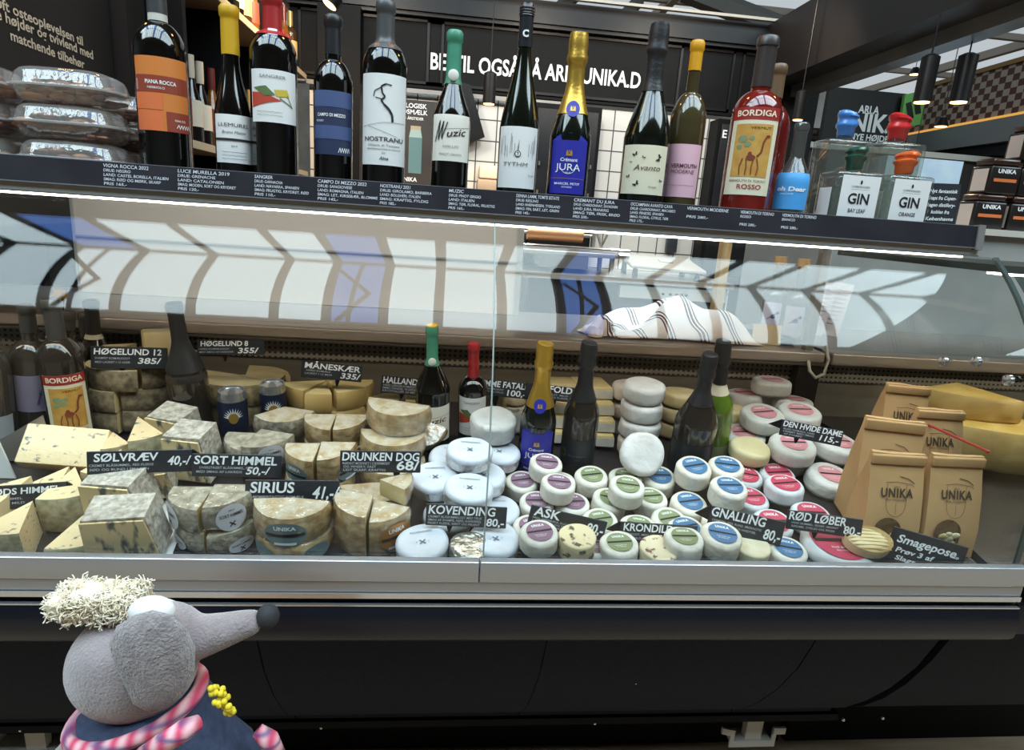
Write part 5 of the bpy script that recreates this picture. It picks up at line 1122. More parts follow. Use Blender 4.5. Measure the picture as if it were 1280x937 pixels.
# cans
def can(label, px, py, Y, R, H, M0=None):
    p = at_y(px, py, Y); M = T(p.x, Y, dk(Y)+M0) @ RX(.12) @ RZ(face(p)); t = thing('drink_can', label, 'can', M, 'blue cans with silver tops')
    MB().lathe([(0, 0), (R*.8, 0), (R, .008), (R, H-.016)], 36).build('can_body', mat('can_navy', '2b3350', .3, .3), t, 40, M)
    MB().lathe([(R, H-.016), (R*.9, H-.003), (R*.88, H), (R*.84, H), (R*.82, H-.003), (0, H-.0035)], 36).build('can_top', mat('can_silver', 'c9cacc', .25, .9), t, 40, M)
    b = MB(); b.box(-.004, .004, -.002, .013, H-.003, H-.0022); b.ellipse(.007, .009, T(0, -.006, H-.0022)); b.build('pull_tab', mat('tab_silver', 'a9abad', .3, .9), t, 0, M)
    b = FB(); f = drum(R, .0006); 
    for i in range(11): a = PI*(i+.5)/11; c, s_ = math.cos(a), math.sin(a); poly(b, f, [(c*.009-s_*.0016, H*.5+s_*.009+c*.0016), (c*.009+s_*.0016, H*.5+s_*.009-c*.0016), (c*.019, H*.5+s_*.021)])
    b.build('sunburst', white_p, t, 0, M); b = FB(); disc(b, f, 0, H*.5, .009, .011); b.build('sun_disc', mat('can_gold', 'b08f3e', .4, .4), t, 0, M); return t
can('blue can with silver top and white sunburst, the left of two', 293, 492, .40, .0265, .095, .0)
can('blue can with silver top, the right of two and half hidden', 343, 490, .455, .0255, .095, .0)
# ------------------------------------------------------------------ price signs
def sign(label, px, py, Y, wpx, hpx, roll, lines, tilt=-.12, pin=(0, .03), yaw=None, tail=None):
    p = at_y(px, py, Y); s = mpp(p); W, Hh = wpx*s, hpx*s
    M = T(*p) @ RZ(face(p)*.5 if yaw is None else yaw) @ RY(roll) @ RX(tilt)
    t = thing('price_sign', label, 'sign', M)
    MB().rbox(-W/2, W/2, 0, .0022, -Hh/2, Hh/2, .0008, seg=1).build('plate', slate, t, 0, M)
    MB().prism([(pin[0]*W-.006, -Hh/2+.004), (pin[0]*W+.006, -Hh/2+.004), (pin[0]*W+.0015, -Hh/2-pin[1]*.5), (pin[0]*W-.0015, -Hh/2-pin[1]*.5)], .0025, .005, Matrix(((1, 0, 0, 0), (0, 0, 1, 0), (0, 1, 0, 0), (0, 0, 0, 1)))).build('spike', blk, t, 0, M)
    if tail: MB().prism([(tail*W/2, -Hh*.1), (tail*W/2, Hh*.5), (tail*(W/2+.022), Hh*.05)], .0, .004, Matrix(((1, 0, 0, 0), (0, 0, 1, 0), (0, 1, 0, 0), (0, 0, 0, 1)))).build('clip', blk, t, 0, M)
    b = FB(); f = sheet(None, .0007); c = FB()
    for body, u, v, h, w_, kind in lines:
        write(b if kind else c, body, h*Hh, f, u*W, (v-.0)*Hh, bold=.022 if kind else .006, width=w_*W if w_ else None, shear=.08 if kind != 2 else .2)
    b.build('lettering', white_i, t, 0, M)
    if c.f: c.build('small_print', mat('chalk_dim', 'b9babd', .7), t, 0, M)
    return t
sign('black price sign lettered HØGELUND 12, in front of the dark-rinded wheel', 162, 447, .375, 84, 27, .03, [('HØGELUND 12', -.02, .14, .27, .88, 1), ('385/', .25, -.26, .26, .3, 2), ('SVAMPET KOMÆLKSOST', -.22, -.08, .09, .45, 0), ('MED LAGRET I 12 UGER', -.22, -.26, .09, .45, 0)], pin=(-.1, .02))
sign('black price sign lettered HØGELUND 8, standing on the upper wheel', 289, 434, .42, 78, 19, -.02, [('HØGELUND 8', -.1, .1, .32, .7, 1), ('355/', .24, -.38, .34, .3, 2), ('HÅRD KOMÆLKSOST', -.25, -.14, .1, .45, 0), ('MED SMAG AF NØDDER', -.22, -.34, .1, .5, 0)], pin=(-.1, .025))
sign('black price sign lettered MÅNESKÆR, on the yellow wheel', 415, 464, .43, 73, 21, .08, [('MÅNESKÆR', 0, .08, .33, .92, 1), ('335/', .3, -.36, .32, .32, 2), ('HÅRD KOMÆLK', -.22, -.1, .1, .4, 0), ('LAGRET I 12 MDR', -.22, -.28, .1, .45, 0)], pin=(.1, .025))
sign('black price sign lettered HALLANDS, half hidden by the Muzic bottle', 503, 482, .47, 52, 22, .06, [('HALLANDS', -.02, .1, .34, .9, 1), ('HÅRD LØKKEN KOMÆLKSOST', 0, -.08, .11, .9, 0), ('SMELTENDE, FLØDET', -.04, -.24, .11, .85, 0), ('KRYSTALLER 24 MDR', -.04, -.4, .11, .85, 0)], pin=(0, .02))
sign('black price sign lettered FEMME FATALE 100, left of the JURA bottle neck', 628, 486, .40, 66, 20, .05, [('FEMME FATALE', 0, .1, .36, .96, 1), ('100,-', .26, -.38, .36, .36, 1), ('BLØD KOMÆLKSOST', -.2, -.1, .1, .45, 0), ('CREMET OG SYRLIG', -.2, -.28, .1, .45, 0)], pin=(-.1, .05))
sign('black price sign lettered REFOLD 15, right of the JURA bottle neck', 690, 491, .385, 68, 19, .05, [('REFOLD', .06, .06, .4, .6, 1), ('15', .42, -.4, .36, .12, 1), ('SNITFAST, MILD', .05, -.16, .11, .5, 0), ('OST MED FLØDE', .05, -.34, .11, .5, 0)], pin=(.05, .05))
sign('black price sign lettered DEN HVIDE DAME, stuck in a white wrapped round', 1014, 541, .245, 74, 20, .08, [('DEN HVIDE DAME', 0, .12, .34, .94, 1), ('115,-', .28, -.34, .34, .3, 2), ('BLØD KOMÆLK, HVID', -.2, -.08, .1, .5, 0), ('CREMET MED SMAG', -.2, -.24, .1, .5, 0), ('AF SVAMPE', -.28, -.4, .1, .3, 0)], pin=(-.2, .02), tail=-1)
sign('black price sign lettered HIMMEL 41, at the left edge on the blue cheese', 33, 620, .118, 84, 31, .02, [('RØDS HIMMEL', -.03, .12, .25, .9, 1), ('41/', .3, -.36, .36, .3, 2), ('BLÅSKIMMEL', -.25, -.1, .09, .4, 0), ('CREMET, MILD', -.25, -.28, .09, .45, 0)], pin=(-.1, .03), tail=1)
sign('black price sign lettered SØLVRÆV 40, above the ash-rinded cheese', 176, 577, .135, 116, 29, .03, [('SØLVRÆV', -.14, .06, .34, .6, 1), ('40,-/', .36, -.16, .38, .22, 2), ('CREMET BLÅSKIMMEL, FED FLØDE', -.18, -.16, .1, .6, 0), ('SØD OG RUND I SMAGEN', -.2, -.34, .1, .55, 0)], pin=(-.1, .04), tail=1)
sign('black price sign lettered SORT HIMMEL 50, behind the grey quarter rounds', 297, 582, .15, 104, 29, .06, [('SORT HIMMEL', -.02, .06, .36, .92, 1), ('50,-/', .22, -.36, .32, .26, 2), ('OVERSTRØET BLÅSKIMMEL, FAST', -.12, -.14, .1, .6, 0), ('MED SMAG AF LAKRIDS', -.2, -.32, .1, .5, 0)], pin=(.1, .05))
sign('black price sign lettered SIRIUS 41, above the golden half round', 366, 616, .108, 112, 33, .04, [('SIRIUS', -.22, .02, .40, .46, 1), ('41,-/', .34, -.2, .46, .28, 2), ('CAMEMBERTAGTIG KOMÆLK', -.18, -.2, .1, .6, 0), ('MED KRYDRET SKORPE', -.22, -.36, .1, .5, 0)], pin=(-.1, .03))
sign('black price sign lettered DRUNKEN DOG 68, above the copper label pack', 476, 577, .135, 99, 28, -.0, [('DRUNKEN DOG', 0, .06, .36, .95, 1), ('68/', .33, -.36, .40, .28, 1), ('RØDKIT MODNET I CIDERMOST', -.18, -.12, .1, .58, 0), ('OG WHISKY, FAST', -.26, -.27, .1, .4, 0), ('LIDT SKARP, KRAFTIG', -.2, -.42, .1, .52, 0)], pin=(.2, .05))
sign('black price sign lettered KOVENDING 80, in front of the white foil rounds', 583, 645, .072, 101, 28, .02, [('KOVENDING', -.06, .06, .38, .82, 1), ('80,-', .36, -.40, .34, .22, 1), ('CREMET BLÅSKIMMELOST MED TRUE', -.14, -.12, .1, .66, 0), ('SMAG AF SVAMPE, NØD, KANDEREL', -.14, -.27, .1, .66, 0), ('FRISKT FLØDE, SØDT OG PIKANT', -.15, -.42, .1, .64, 0)], pin=(-.2, .02))
sign('tilted black price sign lettered ASK 80, over the speckled round', 709, 654, .078, 98, 27, .165, [('ASK', -.28, .06, .42, .34, 1), ('80,-', .36, -.18, .44, .22, 1), ('FRISK GEDEMÆLK, RULLET', -.2, -.1, .09, .5, 0), ('I ASKE, MILD OG FRISK', -.2, -.24, .09, .5, 0), ('LIDT SYRLIG NØDDE', -.2, -.38, .09, .5, 0)], pin=(.1, .02))
sign('black price sign lettered KRONDILD 80, over the pepper-flecked round', 823, 667, .07, 95, 26, -.05, [('KRONDILD', -.14, .08, .36, .64, 1), ('80,-', .34, -.26, .40, .24, 1), ('GEDEOST, MED HELDIG', -.2, -.14, .1, .5, 0), ('FRISK DILD OG NØDDE', -.2, -.32, .1, .5, 0)], pin=(.1, .02), tail=-1)
sign('black price sign lettered GNALLING 80, over the cut ivory cheese', 932, 657, .072, 92, 32, .10, [('GNALLING', -.12, .12, .36, .72, 1), ('80,-', .36, -.34, .40, .22, 1), ('CREMEFIN, SØD, RUND, SMØRAGTIG', -.12, -.08, .09, .66, 0), ('OG LIDT ALS KALD HVIDTØL', -.15, -.24, .09, .6, 0)], pin=(.1, .02), tail=-1)
sign('black price sign lettered RØD LØBER 80, over the grilled cheese half', 1030, 655, .064, 88, 25, -.02, [('RØD LØBER', -.1, .04, .42, .76, 1), ('80,-', .37, -.34, .40, .22, 1), ('HVID SKIMMEL, SKARP, SMØRET', -.12, -.16, .1, .62, 0), ('SØDME, SYRLIG OG FRISK', -.14, -.34, .1, .58, 0)], pin=(-.1, .02))
sign('black handwritten sign Smagepose in front of the paper bags', 1157, 690, .055, 86, 42, .13, [('Smagepose', -.02, .08, .24, .78, 2), ('Prøv 3 af', -.14, -.22, .15, .5, 2), ('Slags oste', -.08, -.46, .14, .56, 2), ('150', .36, .06, .07, .1, 2)], pin=(0, .012))
# ------------------------------------------------------------------ kraft paper bags
kraft = mat('kraft_paper', 'c39a68', .65, col2='b0885a', ns=7, bump=.25, bs=24, bdist=.004); kraft2 = mat('kraft_fold', 'b58c5c', .65, col2='a37c4f', ns=9, bump=.2, bs=26)
crumb = mat('bread_crumb', 'ddd0a6', .7, col2='a8925f', ns=60, bump=.5, bs=90)
def bag(label, px, Y, W, H, rz, lean, win=True, D=.06):
    p = at_y(px, 640, Y); SH = math.tan(DA-.06+lean*.4); M = T(p.x, Y, dk(Y)+.003) @ RX(DA) @ RZ(rz); t = thing('paper_bag', label, 'bag', M, 'brown paper bags with window')
    vs = []; n = 8
    rows = [(0, D/2, W/2), (.01, D/2, W/2), (H*.3, D/2*.95, W/2*1.01), (H*.6, D/2*.62, W/2), (H*.82, D/2*.28, W/2*.985), (H*.90, .004, W/2*.98), (H, .003, W/2*.975)]
    def sec(z, d, w): return [(-w, -d, z), (-w*.33, -d*1.06, z), (w*.33, -d*1.06, z), (w, -d, z), (w*.985, -d*.05, z), (w, d, z), (w*.33, d, z), (-w*.33, d, z), (-w, d, z), (-w*.985, -d*.05, z)]
    for r_ in rows: vs += [(x, y+SH*z, z) for x, y, z in sec(*r_)]
    fs = [tuple(range(9, -1, -1)), tuple(range((len(rows)-1)*10, len(rows)*10))]+[(j*10+i, j*10+(i+1) % 10, (j+1)*10+(i+1) % 10, (j+1)*10+i) for j in range(len(rows)-1) for i in range(10)]
    MB().add(vs, fs).build('bag_body', kraft, t, 25, M, jit=.006)
    MB().rbox(-W/2*.985, W/2*.985, -.009, -.002, H*.895, H*.99, .002, Matrix(((1, 0, 0, 0), (0, 1, SH, 0), (0, 0, 1, 0), (0, 0, 0, 1)))).build('folded_top', kraft2, t, 30, M)
    fy = lambda v: -(D/2*1.06+( (D/2*.62-D/2)*1.06)*max(0, min(1, (v-H*.3)/(H*.3)))) if v < H*.6 else -(D/2*.66+(D/2*.28*1.06-D/2*.66)*(v-H*.6)/(H*.22))
    f = lambda u, v: (u, fy(v)-.0012+SH*v, v)
    b = FB(); g = lambda u, v: (u, fy(v)-.0018+SH*v, v)
    write(b, 'UNIKA', .013, g, 0, H*.60, bold=.03, width=W*.58, spacing=1.15); write(b, 'ARLA', .003, g, 0, H*.685); write(b, 'FRA MEJERIET', .003, g, 0, H*.565, width=W*.4)
    for r_ in (.017,): stroke(b, g, [(-r_, H*.72), (-r_, H*.55)]+[(r_*math.cos(PI+i*PI/8), H*.53+r_*1.1*math.sin(PI+i*PI/8)) for i in range(9)]+[(r_, H*.72)], .0006)
    stroke(b, g, [(-.02, H*.73), (.0, H*.74), (.026, H*.72), (.03, H*.7)], .0007); stroke(b, g, [(.004, H*.79), (.02, H*.77), (.03, H*.73)], .0012); stroke(b, g, [(0, H*.55), (0, H*.44)], .0005)
    b.build('print', mat('kraft_ink', '3c2d20', .6), t, 0, M)
    if win:
        b = FB(); wx, wz, r_ = -.010, H*.28, W*.25
        poly(b, f, [(wx-r_, H*.08), (wx+r_, H*.08)]+[(wx+r_*math.cos(i*PI/12), wz+r_*.85*math.sin(i*PI/12)) for i in range(13)]); wo = b.build('window', mat('window_dark', '5d442b', .3, coat=.6), t, 0, M)
        rr = random.Random(int(px)); b = MB()
        for i in range(9): b.ball((wx+rr.uniform(-.7, .7)*r_, fy(H*.1)-.0002+SH*H*.15, rr.uniform(.12, .27)*H), rr.uniform(.005, .009), None, 0, 8, 6, (1.3, .35, .9))
        b.build('cheese_crumbs', crumb, wo, 60, M)
    return t
bag('front left brown paper bag with window, beside the RØD LØBER sign', 1102, .118, .096, .165, -.05, .12)
bag('front right brown paper bag with window, behind the Smagepose sign', 1176, .118, .096, .165, -.02, .12)
bag('middle left brown paper bag half hidden by the front left bag', 1074, .205, .106, .185, -.15, .10, False)
bag('middle right brown paper bag half hidden by the front right bag', 1138, .205, .090, .145, -.05, .10, False)
bag('rearmost brown paper bag with only its folded top showing', 1094, .290, .085, .15, -.12, .06, False)
# red-tipped stick and the big yellow cheese in the corner case
q0 = at_x(1141, 522, .87); q1 = at_x(1235, 564, .87)
st = MB(); st.tube([q0, q1], .0022, 8).ball(q0, .003).ball(q1, .003).build('trim_red', mat('red_cord', 'a8342c', .5))
bpy.data.objects['trim_red'].pop('kind', None); tag(bpy.data.objects['trim_red'], 'thin dark red rod on the end glass behind the paper bags', 'rod'); bpy.data.objects['trim_red'].name = 'marker_rod'
p = at_y(1140, 510, .40)
big = mat('golden_hard_cheese', 'e2c572', .55, col2='cda850', ns=16, bump=.3, bs=40)
wedge('huge golden cheese wedge seen through the end glass behind the bags', T(1.22, .50, dk(.5)) @ RZ(-.3), .22, 1.7, .085, big, yelr)
wedge('second golden cheese chunk stacked on the huge wedge behind the bags', T(1.20, .52, dk(.5)+.087) @ RZ(-.5), .16, 1.3, .05, big, yelr)
wedge('golden cheese wedge at far right behind the end glass', T(1.36, .30, dk(.3)) @ RX(DA) @ RZ(.4), .17, 1.4, .07, big, yelr)
random.seed(8)
for i, (x, y, z, lb) in enumerate(((1.50, .50, 0, 'left grey-wrapped round at far right beyond the golden cheese'), (1.60, .52, 0, 'middle grey-wrapped round at far right beyond the golden cheese'), (1.55, .50, .05, 'upper grey-wrapped round at far right beyond the golden cheese'), (1.25, .14, 0, 'crumpled foil parcel at lower right beyond the end glass'))):
    plain(lb, 0, 0, 0, .048, .048, wraps if i == 3 else mat('dull_wrap', '8f877c', .5, col2='776f65', ns=14, bump=.8, bs=34), T(x, y, dk(y)+z) @ RX(DA if y < YF else 0), None, 'wrapped_cheese')
# ------------------------------------------------------------------ on the rear worktop
WT = 1.0305
p0 = at_z(785, 408, WT); p1 = at_z(955, 424, WT)
def towel(label, u0, u1, v0, v1, hh, seed, wave):
    b = FB(); NX, NY = 60, 26; rr = random.Random(seed); vs = []
    ph = [rr.uniform(0, 6) for _ in range(6)]
    for j in range(NY+1):
        for i in range(NX+1):
            u, v = i/NX, j/NY; e = (math.sin(PI*u)**.5)*(math.sin(PI*v)**.6)
            z = WT+.002+hh*e*(.45+.3*math.sin(5*u*wave+ph[0]+2*v)+.2*math.sin(11*u*wave-5*v+ph[1])+.14*math.sin(17*v+6*u+ph[2])+.2*math.sin(9*v+ph[3]))
            z = max(z, WT+.0015)
            vs.append((u0+(u1-u0)*u+.012*math.sin(7*v+ph[4]), v0+(v1-v0)*v+.014*math.sin(6*u+ph[5]), z))
    b.add(vs, [(j*(NX+1)+i, j*(NX+1)+i+1, (j+1)*(NX+1)+i+1, (j+1)*(NX+1)+i) for j in range(NY) for i in range(NX)])
    m = mat('striped_towel', 'ece7e2', .85, bump=.2, bs=300)
    if 'stripes' not in MC:
        MC['stripes'] = m; N = m.node_tree.nodes; L = m.node_tree.links
        tc = N.new('ShaderNodeTexCoord'); sx = N.new('ShaderNodeSeparateXYZ'); L.new(tc.outputs['Object'], sx.inputs[0])
        def M2(op, a, b_): n = N.new('ShaderNodeMath'); n.operation = op; [L.new(v, n.inputs[k]) if hasattr(v, 'links') else setattr(n.inputs[k], 'default_value', v) for k, v in enumerate((a, b_))]; return n.outputs[0]
        fr_ = M2('FRACT', M2('MULTIPLY', M2('ADD', sx.outputs[0], M2('MULTIPLY', sx.outputs[1], .25)), 13.0), 0.0)
        a_ = M2('LESS_THAN', M2('ABSOLUTE', M2('SUBTRACT', fr_, .25), 0), .03); b_ = M2('LESS_THAN', M2('ABSOLUTE', M2('SUBTRACT', fr_, .36), 0), .035); c_ = M2('LESS_THAN', M2('ABSOLUTE', M2('SUBTRACT', fr_, .47), 0), .02)
        r = N.new('ShaderNodeMixRGB'); r.inputs[1].default_value = lin('ece7e2'); r.inputs[2].default_value = lin('55272c'); L.new(M2('ADD', M2('ADD', a_, b_), c_), r.inputs[0]); L.new(r.outputs[0], N['Principled BSDF'].inputs['Base Color'])
    o = b.build('tea_towel', m, None, 80); sm = o.modifiers.new('thick', 'SOLIDIFY'); sm.thickness = .002; sm.offset = 1
    return tag(o, label, 'towel')
towel('white tea towel with dark red stripes heaped on the rear worktop', .42, .785, .66, .93, .095, 5, 1.2)
towel('small crumpled end of a striped tea towel left of the heap', .335, .398, .66, .76, .05, 9, 1.0)
tag(MB().rbox(.805, .875, .68, .84, WT, WT+.012, .003).build('cutting_board', mat('board_black', '221f1e', .5), None, 30), 'black board under the right end of the striped towel', 'board')
corkm = mat('cork', 'c49a68', .8, col2='a97f50', ns=60, bump=.3, bs=120)
for i, (px, Y, sc_, lb) in enumerate(((972, .80, 1, 'clear corked bottle with lavender label on the rear worktop, left'), (990, .76, 1, 'clear corked bottle with lavender label on the rear worktop, right'))):
    p = at_y(px, 380, Y); M = T(p.x, Y, WT) @ RZ(face(p)); t = thing('corked_bottle', lb, 'bottle', M, 'clear corked bottles')
    H_ = 1.225-WT; P = prof_bottle(.034, H_, .56, .68, .0125, 'bordeaux'); MB().lathe(P, 32).build('glass_body', gl_clear, t, 50, M)
    MB().lathe([(0, H_-.012), (.0105, H_-.012), (.011, H_), (.0165, H_+.0005), (.0165, H_+.02), (0, H_+.02)], 24).build('cork', corkm, t, 40, M)
    b = FB(); patch(b, drum(.034, .0008), -.024, .024, .018, .095, 12, 2); lo = b.build('label', mat('label_lilac_grey', 'c8bfc6', .5), t, 60, M)
    b = FB(); g = drum(.034, .0014); disc(b, g, .004, .058, .006); stroke(b, g, [(-.01, .05), (.014, .07)], .002); disc(b, g, .014, .068, .004); b.build('flower_print', mat('print_violet', '54457a', .6), lo, 0, M)
p = at_y(962, 402, .68); tag(MB().prism([(-.035, 0), (.035, 0), (.035, .05), (-.035, .05)], 0, .002, T(p.x, .68, WT) @ RZ(-.2) @ RX(PI/2-.25)).build('paper_note', mat('note_tan', 'd2b98c', .6), None, 0), 'small tan paper note in front of the corked bottles', 'note')
for i, (px, lb) in enumerate(((1028, 'left pale printed card standing behind the corked bottles'), (1048, 'right pale printed card standing behind the corked bottles'))):
    p = at_y(px, 350, .86); M = T(p.x, .86, WT) @ RZ(-.3) @ RY(.12); t = thing('info_card', lb, 'card', M, 'printed cards on the worktop')
    MB().box(-.026, .026, 0, .002, 0, .15).build('card', mat('card_pink', 'd9c8c4', .6), t, 0, M); b = FB(); f = sheet(None, .0006)
    for k_ in range(9): stroke(b, f, [(-.02, .13-.012*k_), (.018 if k_ % 3 else .01, .13-.012*k_)], .0016)
    b.build('print', grey_i, t, 0, M)
# ------------------------------------------------------------------ kitchen behind
kx0 = at_y(655, 345, 2.78).x; kx1 = at_y(918, 345, 2.78).x
kc = thing('kitchen_counter', 'dark kitchen counter with steel top along the tiled wall', 'counter', T(1.1, 3.0, 0)); KZ = 1.0
MB().box(kx0, kx1, 2.76, YB-.004, KZ-.03, KZ).build('worktop', mat('counter_top', 'b5ada3', .35, .5), kc, 0)
MB().box(kx0+.03, kx1-.02, 2.80, YB-.004, 0, KZ-.03).build('cabinet', mat('counter_dark', '26201e', .5), kc, 0)
kp0 = at_y(775, 355, 2.79); kp1 = at_y(908, 360, 2.79)
MB().box(kp0.x, kp1.x, 2.775, 2.80, KZ-.115, KZ-.045).build('dishwasher_panel', mat('panel_steel', 'bdb9b2', .4, .4), kc, 0)
b = MB()
for u in (.4, .47, .53, .58, .62, .88, .91): b.box(kp0.x+(kp1.x-kp0.x)*u-.008, kp0.x+(kp1.x-kp0.x)*u+.008, 2.772, 2.775, KZ-.088, KZ-.075)
b.build('button', black_i, kc, 0)
# hand wrapping machine with film roll
p = at_y(703, 322, 3.0); wmx = p.x; M = T(wmx, 3.0, KZ)
wmh = thing('wrapping_machine', 'steel film wrapping machine with copper-coloured roll on kitchen counter', 'machine', M)
MB().rbox(-.30, .30, -.18, .2, .10, .13, .008).build('tray', mat('machine_steel', 'aaa59c', .35, .6), wmh, 30, M)
MB().box(-.16, .12, -.19, .1, .03, .10).build('heater_box', mat('machine_dark', '6e6a63', .4, .5), wmh, 0, M)
for sx_ in (-.27, .27):
    for sy_ in (-.15, .16): MB().box(sx_-.012, sx_+.012, sy_-.012, sy_+.012, 0, .10).build('leg', steel_d, wmh, 0, M)
MB().tube([(-.22, .05, .215), (.12, .05, .215)], .045, 20).build('film_roll', mat('copper_roll', 'c79068', .3, .5), wmh, 40, M)
MB().tube([(-.30, .05, .215), (.20, .05, .215)], .012, 10).box(-.30, -.28, .03, .07, .12, .23).box(.18, .20, .03, .07, .12, .23).build('roll_holder', steel, wmh, 30, M)
MB().tube([(-.26, -.18, .15), (.36, -.18, .15)], .008, 8).tube([(.30, -.17, .12), (.36, -.17, .12)], .02, 8).build('cutting_bar', chrome, wmh, 30, M)
b = MB(); rr = random.Random(2)
for i in range(14): a = rr.uniform(0, 6.3); b.tube([(.26, .12, .14), (.26+.04*math.cos(a), .12+.04*math.sin(a), .22+rr.uniform(0, .05))], .002, 5)
MB_ = b.build('wire_stand', steel, wmh, 0, M)
p = at_y(824, 330, 2.95); M = T(p.x, 2.95, KZ)
sc_ = thing('counter_scale', 'pale flat-topped scale tilted on feet on kitchen counter', 'scale', M)
MB().rbox(-.22, .24, -.16, .18, 0, .02, .006, T(0, 0, .075) @ RX(.16) @ RY(.03)).build('platter', mat('scale_white', 'b5afa4', .45), sc_, 30, M)
MB().rbox(-.10, -.02, -.02, .05, .02, .028, .003, T(.10, 0, .075) @ RX(.16)).build('display', mat('scale_grey', 'c3bdb2', .4), sc_, 30, M)
for sx_, sy_, h_ in ((-.18, -.12, .06), (.2, -.12, .06), (-.18, .13, .10), (.2, .13, .10)): MB().lathe([(0, 0), (.018, 0), (.014, h_), (0, h_)], 12, T(sx_, sy_, 0)).build('foot', blk, sc_, 30, M)
p = at_y(838, 302, YB); tag(MB().rbox(p.x-.035, p.x+.035, YB-.05, YB-.001, p.z-.07, p.z+.07, .008).build('soap_dispenser', mat('soap_dark', '2d3338', .35), None, 30), 'small dark dispenser on the tiles above the scale', 'dispenser')
q0 = at_y(924, 345, 2.5); q0.x = max(q0.x, kx1+.035); dk_ = thing('back_cabinet', 'dark cabinet with glazed upper half at right behind the counter', 'cabinet', T(q0.x, 2.5, 0))
MB().box(q0.x, q0.x+.75, 2.5, 2.9, 0, .97).build('body', mat('cab_brown', '211b19', .45), dk_, 0)
MB().box(q0.x+.04, q0.x+.66, 2.52, 2.56, .99, 1.24).build('glazed_box', mat('cab_glass', '15161a', .08, coat=.8), dk_, 0)
MB().box(q0.x, q0.x+.75, 2.48, 2.9, .97, .99).build('top', mat('cab_top', '37322f', .4), dk_, 0)
MB().box(q0.x+.30, q0.x+.31, 2.494, 2.5, .3, .93).build('door_gap', mat('brass_gap', '6b5236', .4), dk_, 0)
q0 = at_y(906, 320, 2.7); tag(MB().box(q0.x-.02, q0.x+.03, 2.69, 2.755, 0, 1.32).build('wood_post', mat('post_wood', 'b09468', .6, col2='94794f', ns=8, stretch=(8, 8, 1)), None, 0), 'slim pale wooden post at the right end of kitchen counter', 'post')
# ------------------------------------------------------------------ snack boxes on the shelf, left
clearp = glassmat('clear_plastic', (.98, .97, .96), .11, .05, 'e6e0d8', .14, .25, 30)
nut = mat('nut_brown', '8d5238', .45, col2='5a3020', ns=50, bump=.4, bs=90, coat=.3)
nut2 = mat('nut_tan', 'c08a5a', .5, col2='96603c', ns=50, bump=.4, bs=90)
def snack(label, M, W, D, Hh, seed, group):
    t = thing('snack_box', label, 'box', M, group)
    def shell(L):
        b = MB(); n = 44; vs = []
        for z, s_ in L:
            for i in range(n):
                a = 2*PI*i/n; c, q = math.cos(a), math.sin(a); vs.append((W*.5*s_*math.copysign(abs(c)**.5, c), D*.5*s_*math.copysign(abs(q)**.5, q), z*Hh))
        fs = [tuple(range(n-1, -1, -1)), tuple(range((len(L)-1)*n, len(L)*n))]+[(j*n+i, j*n+(i+1) % n, (j+1)*n+(i+1) % n, (j+1)*n+i) for j in range(len(L)-1) for i in range(n)]
        return b.add(vs, fs)
    shell([(0, .72), (.03, .80), (.10, .86), (.36, .94), (.40, .96)]).build('tray', clearp, t, 50, M)
    shell([(.40, .98), (.42, 1), (.47, 1), (.49, .98)]).build('rim', glassmat('plastic_rim', (.95, .95, .94), .14, .1, 'e6e3df', .35), t, 30, M)
    shell([(.49, .95), (.55, .93), (.80, .88), (.92, .80), (.975, .68), (.99, .5)]).build('lid', clearp, t, 60, M)
    rr = random.Random(seed); b = MB()
    for i in range(60): b.ball((rr.uniform(-.38, .38)*W, rr.uniform(-.38, .38)*D, Hh*rr.uniform(.12, .66)), rr.uniform(.006, .010), RZ(0), rr.choice((0, 0, 1)), 7, 5, (rr.uniform(1, 2.2), rr.uniform(.6, 1.1), .6))
    o = b.build('snack_pieces', [nut, nut2], t, 60, M); o['kind'] = 'stuff'
    return t
hs_ = .0495
rows = ((83, .275, 3, .150, 'middle stack'), (-28, .275, 3, .150, 'left stack'), (158, .385, 3, .135, 'right rear stack'))
for px, Y, n, W, nm in rows:
    x = at_y(px, 150, Y).x
    for i in range(n):
        if nm == 'left stack' and i > 3: continue
        hh = hs_ if nm != 'right rear stack' else .044
        M = T(x+.003*math.sin(i*2.1+px), Y, ZS+hh*1.005*i) @ RZ(.03*math.sin(i*1.7+px))
        snack('clear snack box of brown pieces, %s of the %s at far left' % (('bottom', 'middle', 'top')[i], nm), M, W, .105, hh, i+int(px), 'clear snack boxes')
